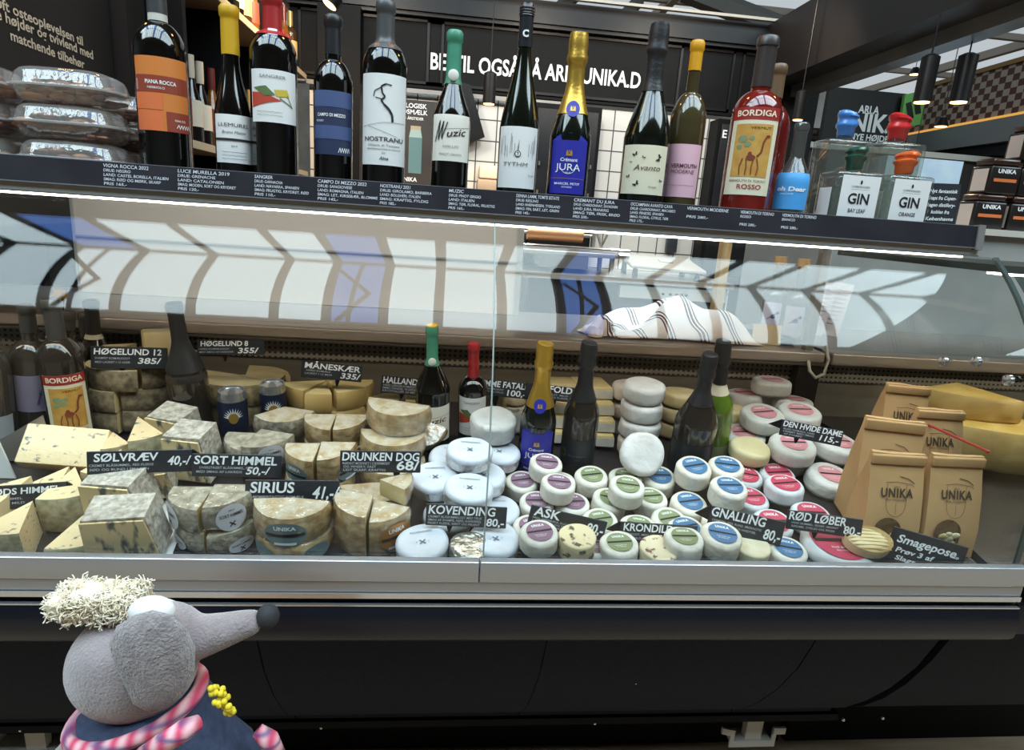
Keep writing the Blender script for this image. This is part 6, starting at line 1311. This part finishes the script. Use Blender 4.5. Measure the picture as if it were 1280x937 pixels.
# ------------------------------------------------------------------ dark cracker packs, right
cbx = MB(); CZ = at_y(1235, 287, 1.12).z
MB().box(1.12, 2.4, 1.03, 1.55, 0, CZ-.02).build('back_counter', mat('back_grey', 'a3a39f', .5, col2='8f908c', ns=3), None, 0)
tag(bpy.data.objects['back_counter'], 'pale grey counter block at far right carrying dark cracker jars', 'counter')
tag(MB().box(1.1, 2.42, 1.01, 1.57, CZ-.0199, CZ-.001).build('back_worktop', mat('back_edge', 'c2bdb2', .4), None, 0), 'thin pale counter top under the dark cracker jars', 'counter top')
dkb = mat('pack_black', '1a1412', .35, coat=.3); org = mat('pack_orange', 'd0703a', .5); brz = mat('pack_lid', '3b2218', .3, .3, coat=.5)
def pack(label, M, W=.085, Hh=.085):
    t = thing('cracker_jar', label, 'jar', M, 'dark jars with orange band')
    MB().rbox(-W/2, W/2, -W*.42, W*.42, 0, Hh*.78, .006).build('jar_body', dkb, t, 30, M)
    MB().rbox(-W*.46, W*.46, -W*.38, W*.38, Hh*.79, Hh*.99, .008).build('lid', brz, t, 40, M)
    b = FB(); f = sheet(None, W*.42+.0008); patch(b, f, -W*.38, W*.38, Hh*.34, Hh*.43, 1, 1); b.build('band', org, t, 0, M)
    b = FB(); write(b, 'UNIKA', Hh*.11, f, 0, Hh*.58, bold=.03, width=W*.6); b.build('lettering', white_p, t, 0, M)
    b = FB(); f2 = lambda u, v: (-W/2-.0008, u, v); b.add([f2(W*.3, Hh*.08), f2(-W*.3, Hh*.08), f2(-W*.3, Hh*.7), f2(W*.3, Hh*.7)], [(0, 1, 2, 3)]); b.build('side_label', mat('pack_side', 'd2c0b4', .6), t, 0, M)
    return t
p = at_y(1213, 287, 1.09); rows_ = (('bottom', (0, 1, 2)), ('second', (0, 1, 2)), ('top', (1, 2)))
W_ = .116; Hh_ = .108
for r_, (rn_, cols) in enumerate(rows_):
    for c_ in cols:
        M = T(p.x+.055+c_*W_*1.02+(.02 if r_ == 1 else 0), 1.13, CZ+r_*Hh_) @ RZ((-.15, -.05, -.45, -.25)[(c_+r_) % 4]*.5)
        pack('dark cracker jar with orange band, %s row, %s from the left' % (rn_, ('first', 'second', 'third')[c_]), M, W_*.86, Hh_)
# ------------------------------------------------------------------ wine rack bottles
rkb = [mat('rack_glass_a', '120d0b', .1, coat=.6), mat('rack_glass_b', '3b2a12', .12, coat=.6), mat('rack_glass_c', '6a4218', .15, coat=.5), mat('rack_glass_d', '1b2416', .1, coat=.6)]
rkc = [mat('rack_cap_a', 'c9bda8', .5), mat('rack_cap_b', 'a58a4e', .4, .4), mat('rack_cap_c', '5a1f1c', .4), mat('rack_cap_d', '2b2a29', .4)]
rkl = [mat('rack_label_a', 'd9cdb8', .6), mat('rack_label_b', 'c9a067', .6), mat('rack_label_c', '8c3a28', .6)]
rr = random.Random(21); protos = []
for i in range(4):
    t = thing('rack_bottle', 'x', 'bottle', T(0, 0, 0), 'bottles in the wine rack'); P = prof_bottle(.036, .30, .6 if i % 2 else .45, .74, .013, 'bordeaux' if i % 2 else 'slope')
    MB().lathe(P, 20).build('glass_body', rkb[i], t, 50); MB().lathe([(.0138, .225), (.0150, .24), (.0150, .302), (0, .303)], 14).build('capsule', rkc[i], t, 40)
    b = FB(); patch(b, drum(.036, .001), -.04, .04, .06, .15, 10, 1); b.build('label', rkl[i % 3], t, 60); protos.append(t)
first = [True]*4; n = 0
for si, z in enumerate(SZ):
    for k_ in range(15):
        y = RY0+.08+k_*.112
        if abs(y-2.035) < .056 or abs(y-2.615) < .056 or y > RY1-.08: continue
        i = rr.randrange(4); M = T(-.955-.03*rr.random(), y, z+.0015) @ RZ(PI/2-.35)
        lb = 'bottle %s on the %s shelf of the left wall rack' % (('nearest the viewer', 'second from the near end', 'third from the near end', 'fourth from the near end', 'fifth from the near end', 'sixth from the near end', 'seventh from the near end', 'at the middle', 'just past the middle', 'sixth from the far end', 'fifth from the far end', 'fourth from the far end', 'third from the far end', 'second from the far end', 'at the far end')[k_], ('lowest', 'middle', 'top')[si])
        if si == 0: continue
        if first[i]: place(protos[i], M); protos[i]['label'] = lb; first[i] = False; 
        else: dup(protos[i], M, lb)
# ------------------------------------------------------------------ lamps
glow = emis('lamp_glow', 'ffc27a', 5)
def pendant(label, px0, py0, px1, py1, Y, r, power=6):
    a = at_y(px0, py0, Y); b = at_y(px1, py1, Y); L_ = a.z-b.z; M = T(b.x, Y, b.z); t = thing('pendant_lamp', label, 'lamp', M, 'black tube pendant lamps')
    MB().lathe([(r*.93, .004), (r, 0), (r, L_), (r*.5, L_+.01), (0, L_+.01)], 28).build('shade', mat('pendant_black', '1d1c1c', .3), t, 40, M)
    MB().lathe([(0, -.004), (r*.84, -.002), (r*.84, .003), (0, .003)], 24).build('bulb', glow, t, 30, M)
    MB().tube([(0, 0, L_), (0, 0, max(.5, 3.2-b.z))], .003, 6).build('cord', blk, t, 30, M)
    l = bpy.data.lights.new('pendant_light', 'SPOT'); l.energy = power; l.color = (1, .72, .42); l.spot_size = 2.2; l.shadow_soft_size = .03; lo = bpy.data.objects.new('pendant_light', l); C.objects.link(lo); place(lo, M @ T(0, 0, -.01), t)
    return t
pendant('black tube pendant with glowing end, left of the pair at right', 1168, 72, 1152, 128, 1.6, .031)
pendant('black tube pendant hanging at right with its lamp end turned away', 1214, 70, 1198, 128, 1.9, .037, 0.5)
pendant('small black tube pendant in front of the white tiles', 612, 92, 611, 130, 2.9, .035, 14)
pendant('thin black tube pendant behind the small clear bottle', 1003, 115, 997, 150, 2.6, .028, 4)
p = at_y(412, 6, 2.0); M = T(p.x, 2.0, p.z) @ RX(-.25) @ RY(.5) @ Matrix.Scale(.62, 4)
t = thing('spot_lamp', 'round warm ceiling spot lamp above the wine bottles', 'lamp', M)
MB().lathe([(.05, -.0), (.055, .0), (.06, .06), (.02, .09), (0, .09)], 28).build('housing', blk, t, 40, M); MB().lathe([(0, -.004), (.045, -.003), (.045, -.001), (0, -.001)], 28).build('bulb', glow, t, 30, M)
MB().tube([(0, 0, .09), (0, .02, .5)], .008, 8).build('stem', blk, t, 30, M)
def spot(name, loc, target, power, col=(1, .74, .45), size=1.3, soft=.04):
    l = bpy.data.lights.new(name, 'SPOT'); l.energy = power; l.color = col; l.spot_size = size; l.spot_blend = .6; l.shadow_soft_size = soft
    o = bpy.data.objects.new(name, l); C.objects.link(o); d = (Vector(target)-Vector(loc)).normalized(); o.matrix_world = T(*loc) @ d.to_track_quat('-Z', 'Y').to_matrix().to_4x4(); return o
# track of stall lamps above the goods (out of the picture), warm
tr = thing('lamp_track', 'black lamp track with warm spots hanging above the shelf', 'lamp', T(0, .55, 2.3))
MB().box(-1.2, 1.7, .53, .57, 2.34, 2.37).build('rail', blk, tr, 0)
for x in (-1.0, -.45, .1, .65, 1.2):
    MB().lathe([(.0, .0), (.04, 0), (.045, .1), (.02, .12), (0, .12)], 20, T(x, .55, 2.22)).build('shade', MC['pendant_black'], tr, 40); MB().lathe([(0, -.001), (.038, -.001), (.038, -.003), (0, -.003)], 20, T(x, .55, 2.22)).build('bulb', emis('track_glow', 'ffb56a', 55), tr, 30)
for x in (-.6, .5, 1.4): spot('stall_fill', (x, 2.2, 2.55), (x+.1, 3.3, 1.5), 30, (1, .85, .68), 2.2)  # added fill spots without fixtures, to brighten the stall's back wall
spot('rack_lamp', (-.55, 2.2, 2.5), (-1.1, 2.6, 1.7), 60, (1, .72, .42), 2.0)
# ------------------------------------------------------------------ hall beyond, right
hs2 = thing('stall_sign', 'black square stall sign with white serif style lettering at right', 'sign', T(4.4, 6, 2.6)); a = at_y(1038, 108, 6); b_ = at_y(1132, 182, 6)
MB().box(a.x, b_.x, 6, 6.06, b_.z-.1, a.z).build('panel', mat('stall_black', '1a1716', .5), hs2, 0); lt = FB()
for body, px, py, h, w_ in (('ARLA', 1085, 142, .075, .24), ('UNIKA', 1083, 164, .175, .72), ('NYE HØJDER', 1088, 176, .06, .5)):
    p = at_y(px, py, 6); write(lt, body, h, sheet(T(p.x, 5.995, p.z)), bold=.03, width=w_)
lt.build('lettering', white_p, hs2, 0); MB().box((a.x+b_.x)/2-.05, (a.x+b_.x)/2+.05, 6.01, 6.06, 0, b_.z-.1).build('post', blk, hs2, 0)
gs = thing('green_sign', 'bright green sign with dark squiggle marks beside the black stall sign', 'sign', T(5, 6.2, 2.7)); c4 = [at_y(x, y, 5.9) for x, y in ((1124, 161), (1153, 155), (1158, 112), (1132, 118))]
MB().prism([(p.x, p.z) for p in c4], 5.9, 5.94, Matrix(((1, 0, 0, 0), (0, 0, 1, 0), (0, 1, 0, 0), (0, 0, 0, 1)))).build('panel', mat('sign_green', '6fae5a', .5), gs, 0)
lt = FB(); f = lambda u, v: (u, 5.89, v)
for a0, a1 in (((1136, 128), (1139, 148)), ((1146, 124), (1148, 142))): A = at_y(*a0, 5.89); B = at_y(*a1, 5.89); stroke(lt, f, [(A.x, A.z), (B.x, B.z)], .06)
lt.build('mark', black_i, gs, 0)
# chequered brick fascia of the opposite stall, running away to the left
A = at_y(1153, 113, 6.2); z1 = A.z; a0 = Vector((A.x, 6.2)); Bq = ray(1285, 76); 
chk = mat('chequer_brick', '8a6f60', .6); _n = chk.node_tree.nodes; _c = _n.new('ShaderNodeTexChecker'); _t = _n.new('ShaderNodeTexCoord'); _m = _n.new('ShaderNodeMapping'); _m.inputs['Scale'].default_value = (13, 0, 17); _m.inputs['Location'].default_value = (.01, .5, .01)
chk.node_tree.links.new(_t.outputs['Object'], _m.inputs[0]); chk.node_tree.links.new(_m.outputs[0], _c.inputs[0]); _c.inputs['Scale'].default_value = 1; _c.inputs[1].default_value = lin('a39484'); _c.inputs[2].default_value = lin('4d2722'); chk.node_tree.links.new(_c.outputs[0], _n['Principled BSDF'].inputs['Base Color'])
yb2 = CAM.y+Bq.y*((z1-CAM.z)/Bq.z); B = CAM+Bq*((z1-CAM.z)/Bq.z); dv_ = Vector((B.x-A.x, B.y-6.2)); L_ = dv_.length*1.3; an = math.atan2(dv_.y, dv_.x)
z0 = at_y(1126, 166, 6.2).z; Hf = z1-z0; M = T(A.x-.05, 6.2, z0) @ RZ(an)
fs_ = thing('brick_fascia', 'long fascia of chequered brown and pale bricks on opposite stall', 'sign board', M)
MB().box(0, L_, 0, .15, 0, Hf).build('brick_face', chk, fs_, 0, M)
MB().box(0, L_, -.03, .0, -.025, .0).build('light_strip', emis('strip_amber', 'c9964a', 1.0), fs_, 0, M); MB().box(0, L_, -.02, .0, Hf-.01, Hf+.03).build('top_edge', mat('edge_ochre', '8c6a35', .5), fs_, 0, M)
MB().box(-.2, L_, -.06, .25, -.24, -.03).build('steel_band', mat('band_steel', '8d8f8e', .4, .5), fs_, 0, M)
MB().box(-.2, L_, .0, 2.0, -.34, -.24).build('canopy', blk, fs_, 0, M)
p = at_y(985, 200, 9.0)
for i, (px0, px1, py0, py1, Y, c_) in enumerate(((1016, 1040, 108, 145, 8, 'a7a29a'), (985, 1012, 105, 175, 8.5, '8e9698'))):
    a = at_y(px0, py0, Y); b_ = at_y(px1, py1, Y); tag(MB().box(a.x, b_.x, Y, Y+.1, 0, a.z).build('hall_poster', mat('poster_%d' % i, c_, .6, col2='c9c4bb', ns=2), None, 0), ('pale poster hanging left of the black stall sign', 'pale grey panel far back beside the dark post')[i], 'poster')
a = at_y(1000, 158, 7); b_ = at_y(1040, 200, 7); tag(MB().box(a.x, b_.x+.6, 7, 7.2, 0, a.z).build('brick_screen', brick('brown_brick', '6d5a4c', '5f4d40', '2c231d', .18, .07, .015, 'XZ', .7, .5), None, 0), 'brown brick screen below the black stall sign', 'wall')
a = at_y(1130, 195, 5); bk = thing('far_stall', 'dark stall block with pale counter edge far behind the gin bottles', 'stall', T(a.x, 5, 0))
MB().box(a.x-1.2, a.x+3.5, 5, 6.0, 0, a.z).build('body', mat('stall_dark', '1d1816', .6, col2='2b2421', ns=2), bk, 0); MB().box(a.x-1.2, a.x+3.5, 4.95, 5, a.z, a.z+.05).build('edge', mat('stall_edge', 'b0aca4', .5), bk, 0)
p = at_y(1150, 222, 3.2); tag(MB().box(p.x-.25, p.x+.28, 3.2, 3.4, 0, p.z+.12).build('display_fridge', mat('fridge_pale', 'bcd0e0', .5, col2='d6e2ea', ns=5), None, 0), 'pale bluish fridge glimpsed between the orange gin bottle and the black card', 'fridge')
# small hall lamps
for i, (px, py, Y) in enumerate(((1176, 158, 4.8), (1143, 192, 4.8), (1143, 93, 6.5))):
    p = at_y(px, py, Y); M = T(*p) @ Matrix.Scale(.6, 4); t = thing('hall_lamp', 'small warm hall lamp, %s' % ('under the brick fascia at right', 'in the dark stall behind the orange gin', 'hanging under the roof behind the pendant pair')[i], 'lamp', M)
    MB().lathe([(.09, 0), (.10, .01), (.05, .12), (0, .13)], 18).build('shade', blk, t, 40, M); MB().lathe([(0, -.006), (.08, -.005), (.08, -.001), (0, -.001)], 18).build('bulb', glow, t, 30, M); MB().tube([(0, 0, .12), (0, 0, ((ZR if Y > 6 else 3.6)-p.z)/.6)], .006, 6).build('cord', blk, t, 30, M)
# ------------------------------------------------------------------ plush toy in front of the counter
YP = -.30; ZT = .60
def pw(px, py, dy=0): return at_y(px, py, YP+dy)
c0 = pw(172, 815); sP = mpp(c0)
Mt = T(c0.x, YP, 0)
plush = thing('plush_toy', 'grey plush rodent toy with long snout, white tuft and denim dress', 'soft toy', T(c0.x, YP, ZT))
MP = T(c0.x, YP, ZT)
def L(px, py, dy=0): p = pw(px, py, dy); return (p.x-c0.x, p.y-YP, p.z-ZT)
fur = mat('grey_plush', 'a09292', .95, col2='8a7e7d', ns=30, bump=.7, bs=420, sheen=.6, bdist=.003)
body = MB()
h = L(168, 828); R = 76*sP
body.ball(h, R, None, 0, 28, 18, (1.0, .88, .92)); 
h2 = L(205, 795); body.ball(h2, 50*sP, None, 0, 24, 16, (1, .85, .85))
sn = [L(205, 802), L(245, 797), L(285, 786), L(315, 777), L(326, 774)]
body.tube(sn, [38*sP, 28*sP, 21.5*sP, 16.5*sP, 13*sP], 20)
hz = h[2]
nk = (h[0]+.012, .0, hz-R*1.0)
body.ball((h[0]+.012, 0, hz-R*1.75), R*.85, None, 0, 24, 16, (1, .8, 1.25))
for s_ in (-1, 1):
    body.tube([(h[0]+s_*.022, 0, hz-R*2.5), (h[0]+s_*.025, -.0, (hz-R*2.5+.02)/2), (h[0]+s_*.026, -.008, .02)], [.020, .017, .015], 14); body.ball((h[0]+s_*.026, -.018, .014), .02, None, 0, 14, 10, (.9, 1.5, .7))
    body.tube([(h[0]+s_*R*.75, -.0, hz-R*1.35), (h[0]+s_*R*1.25, -.012, hz-R*1.9), (h[0]+s_*R*1.35, -.02, hz-R*2.5)], [.016, .0145, .014], 14)
bo = body.build('body', fur, plush, 180, MP)
rm = bo.modifiers.new('weld', 'REMESH'); rm.mode = 'VOXEL'; rm.voxel_size = .0035; rm.use_smooth_shade = True
sm = bo.modifiers.new('soft', 'SMOOTH'); sm.factor = .6; sm.iterations = 8
# ear: thick padded flap on the near side
def blob(name, m, pts, thick, c, parent=plush, bulge=1.0, n=8):
    """rounded cushion over an outline of (x,z) points"""
    b = MB(); k = len(pts); cx = sum(p[0] for p in pts)/k; cz = sum(p[1] for p in pts)/k; vs = []; fs = []
    rings = 6
    for sgn in (-1, 1):
        for q in range(rings+1):
            t_ = q/rings; s_ = math.cos(t_*PI/2)**.7 if q < rings else .02
            for x, z in pts: vs.append((cx+(x-cx)*s_, c+sgn*thick*math.sin(t_*PI/2)*bulge, cz+(z-cz)*s_))
    for o_ in (0, (rings+1)*k):
        for q in range(rings):
            for i in range(k): fs.append((o_+q*k+i, o_+q*k+(i+1) % k, o_+(q+1)*k+(i+1) % k, o_+(q+1)*k+i))
    fs += [tuple(rings*k+i for i in range(k)), tuple((rings+1)*k+rings*k+i for i in range(k))]
    b.add(vs, fs); return b.build(name, m, parent, 180, MP)
earo = [(166, 770), (188, 764), (212, 770), (232, 788), (243, 812), (242, 840), (232, 864), (212, 883), (190, 888), (170, 877), (158, 852), (146, 825), (138, 800), (146, 782)]
blob('ear', mat('ear_plush', '978b8a', .95, col2='7f7574', ns=90, bump=.8, bs=420, sheen=.6, bdist=.005), [(L(x, y, -R*.93)[0], L(x, y, -R*.93)[2]) for x, y in earo], .014, -R*.93)
blob('far_ear', MC['ear_plush'], [(L(x, y)[0]-.016, L(x, y)[2]-.028) for x, y in earo], .012, R*.8)
MB().ball(L(335, 770), 14*sP, None, 0, 20, 14, (1, 1, 1.12)).build('nose', mat('nose_black', '2b2b2d', .75, bump=.3, bs=300), plush, 180, MP)
for dx, dy, nm in ((0, -.022, 'near'), (10, .012, 'far')):
    e = MB(); p = L(190+dx, 764+(2 if dx else 0), dy); e.ball(p, 21*sP, None, 0, 24, 14, (1.25, .8, .9)).build('eye', mat('eye_white', 'e9e6e2', .55), plush, 180, MP)
# tuft of loose wool
rr = random.Random(11); hb = MB(); tc_ = L(122, 752)
for i in range(2400):
    a, b_ = rr.uniform(0, 2*PI), rr.uniform(-1, 1); base = Vector((tc_[0]+rr.uniform(-.030, .034), tc_[1]+rr.uniform(-.016, .016), tc_[2]+rr.uniform(-.008, .010)))
    ln = rr.uniform(.010, .020); dirv = Vector((math.cos(a), math.sin(a)*.7, b_)).normalized(); pts = []; ax = dirv.orthogonal().normalized(); ay = dirv.cross(ax); ph = rr.uniform(0, 6)
    for j in range(7): t_ = j/6; pts.append(base+dirv*ln*(t_-.5)+(ax*math.cos(ph+t_*7)+ay*math.sin(ph+t_*7))*.0028)
    hb.tube(pts, .0006, 4)
for i in range(30): hb.ball((tc_[0]+rr.uniform(-.028, .03), tc_[1]+rr.uniform(-.012, .012), tc_[2]+rr.uniform(-.009, .011)), rr.uniform(.005, .009), None, 0, 10, 8)
ho = hb.build('hair', mat('wool_cream', 'efe4cf', .95, col2='dccba9', ns=60, sheen=.5), plush, 180, MP); ho['kind'] = 'stuff'
# denim dress
den = mat('denim', '39455f', .8, col2='2c3750', ns=120, bump=.5, bs=320); 
_q = L(172, 880); dx0, dz0 = _q[0], _q[2]
db = MB(); prof = [(R*.90, 0), (R*1.04, -R*.22), (R*1.16, -R*.6), (R*1.26, -R*1.1), (R*1.36, -R*1.7), (R*1.44, -R*2.3), (R*1.40, -R*2.3), (R*1.1, -R*.9), (R*.86, -.004)]
db.lathe(prof, 40, T(dx0, 0, dz0) @ RY(-.30) @ Matrix.Diagonal((1.0, .82, 1, 1)))
dr_ = db.build('dress', den, plush, 180, MP, jit=.02)
plaid = mat('pink_plaid', 'd05c78', .8, bump=.2, bs=300)
N = plaid.node_tree.nodes; Lk = plaid.node_tree.links; tcn = N.new('ShaderNodeTexCoord'); wv = []
for ax_, sc2 in (('X', 95), ('Z', 110)):
    wn = N.new('ShaderNodeTexWave'); wn.bands_direction = ax_; wn.inputs['Scale'].default_value = sc2/6.28*1.6; Lk.new(tcn.outputs['Object'], wn.inputs[0]); wv.append(wn)
mx = N.new('ShaderNodeMixRGB'); mx.inputs[1].default_value = lin('d24868'); mx.inputs[2].default_value = lin('e8b4b6'); Lk.new(wv[0].outputs['Fac'], mx.inputs[0])
mx2 = N.new('ShaderNodeMixRGB'); mx2.inputs[2].default_value = lin('3a3d70'); Lk.new(mx.outputs[0], mx2.inputs[1]); pw_ = N.new('ShaderNodeMath'); pw_.operation = 'POWER'; pw_.inputs[1].default_value = 3; Lk.new(wv[1].outputs['Fac'], pw_.inputs[0]); pm_ = N.new('ShaderNodeMath'); pm_.operation = 'MULTIPLY'; pm_.inputs[1].default_value = .75; Lk.new(pw_.outputs[0], pm_.inputs[0]); Lk.new(pm_.outputs[0], mx2.inputs[0]); Lk.new(mx2.outputs[0], N['Principled BSDF'].inputs['Base Color'])
cb = MB(); ring = []
for i in range(40): a = 2*PI*i/40; ring.append((dx0+R*1.0*math.cos(a), R*.86*math.sin(a), dz0+R*.295*math.cos(a)-R*.02))
cb.tube(ring, R*.12, 12, closed=True).build('collar', plaid, dr_, 180, MP)
# plaid sleeve edge and arm hole
sl = [L(178, 944, -.068), L(205, 928, -.072), L(232, 911, -.070), L(249, 902, -.062)]
MB().tube(sl, [.007, .0085, .0085, .006], 12).build('sleeve_edge', plaid, dr_, 180, MP)
MB().tube([L(322, 912, -.01), L(336, 924, -.012), L(345, 945, -.01)], [.006, .009, .009], 12).build('far_cuff', plaid, dr_, 180, MP)
fl = MB(); rr = random.Random(5)
for i in range(26): t_ = rr.random(); q = L(268+t_*20, 862+t_*26, -.050); fl.ball((q[0]+rr.uniform(-.004, .004), q[1]+rr.uniform(-.004, .004), q[2]+rr.uniform(-.004, .004)), .0028, None, 0, 6, 5)
fl.build('flower_patch', mat('flower_yellow', 'e0c92e', .8), dr_, 180, MP)
# low stool carrying the toy
st = thing('wooden_stool', 'plain round wooden stool carrying the plush toy', 'stool', T(c0.x, YP, 0))
MB().lathe([(0, .57), (.11, .57), (.115, .575), (.115, .592), (.11, .5985), (0, .5985)], 36, T(c0.x, YP, 0)).build('seat', mat('stool_wood', 'a47f58', .5, col2='8d6a46', ns=8, stretch=(1, 8, 1)), st, 40)
for i in range(4): a = PI/4+i*PI/2; MB().tube([(c0.x+.085*math.cos(a), YP+.085*math.sin(a), .575), (c0.x+.12*math.cos(a), YP+.12*math.sin(a), 0)], .013, 10).build('leg', MC['stool_wood'], st, 40)
# ------------------------------------------------------------------ let the goods settle: nothing may share space with its neighbours
from mathutils.bvhtree import BVHTree
def settle(roots, fixed, rounds=40):
    bpy.context.view_layer.update(); dg = bpy.context.evaluated_depsgraph_get()
    def meshes(o): return [x for x in [o]+list(o.children_recursive) if x.type == 'MESH']
    def geo(o, small=True):
        V, F = [], []
        for m in meshes(o):
            if m.name.split('.')[0] in ('lettering', 'print', 'small_print', 'name_band', 'cling_film', 'crest', 'price_line'): continue
            n = len(V); mw = m.matrix_world; V += [mw @ v.co for v in m.data.vertices]; F += [tuple(i+n for i in p.vertices) for p in m.data.polygons]
        return V, F
    G = {}; FX = []
    for o in fixed:
        V, F = geo(o); FX.append(BVHTree.FromPolygons(V, F))
    for o in roots:
        V, F = geo(o); G[o.name] = [V, F, Vector((0, 0, 0)), None]
    def tree(o):
        g = G[o.name]
        if g[3] is None: g[3] = BVHTree.FromPolygons([v+g[2] for v in g[0]], g[1]); xs = list(zip(*g[0])); g.append(None); g[4:] = [[(min(a), max(a)) for a in xs]]
        return g[3]
    def box(o): tree(o); g = G[o.name]; return [(a+g[2][i], b+g[2][i]) for i, (a, b) in enumerate(g[4])]
    def move(o, d): g = G[o.name]; g[2] = g[2]+d; g[3] = None
    for it in range(rounds):
        hit = 0; B = {o.name: box(o) for o in roots}
        for i, a in enumerate(roots):
            for b in roots[:i]:
                A, Q = B[a.name], B[b.name]
                if any(A[k][0] > Q[k][1] or Q[k][0] > A[k][1] for k in range(3)): continue
                if not tree(a).overlap(tree(b)): continue
                hit += 1
                ca = [(s+e)/2 for s, e in A]; cb = [(s+e)/2 for s, e in Q]; d = Vector(ca)-Vector(cb); pen = [min(A[k][1], Q[k][1])-max(A[k][0], Q[k][0]) for k in range(3)]
                if pen[2] < .35*min(A[2][1]-A[2][0], Q[2][1]-Q[2][0]):
                    up = a if d.z > 0 else b; move(up, Vector((0, 0, .0015)))
                else:
                    n = Vector((d.x, d.y, 0)); n = n.normalized() if n.length > 1e-4 else Vector((1, 0, 0)); move(a, n*.0012); move(b, n*-.0012)
        for a in roots:
            for t in FX:
                if tree(a).overlap(t):
                    hit += 1; lo = B[a.name][1][0]; move(a, Vector((0, .0012 if lo < .03 else 0, .0014)))
        if not hit: break
    for o in roots:
        d = G[o.name][2]
        if d.length: o.location = o.location+d
    return hit
WELL = [o for o in C.objects if o.parent is None and o.get('category') in ('cheese', 'bottle', 'can', 'bag', 'divider', 'card', 'box', 'jar') and o.name.split('.')[0] not in ('rack_bottle',)]
settle(WELL, [case, cc])
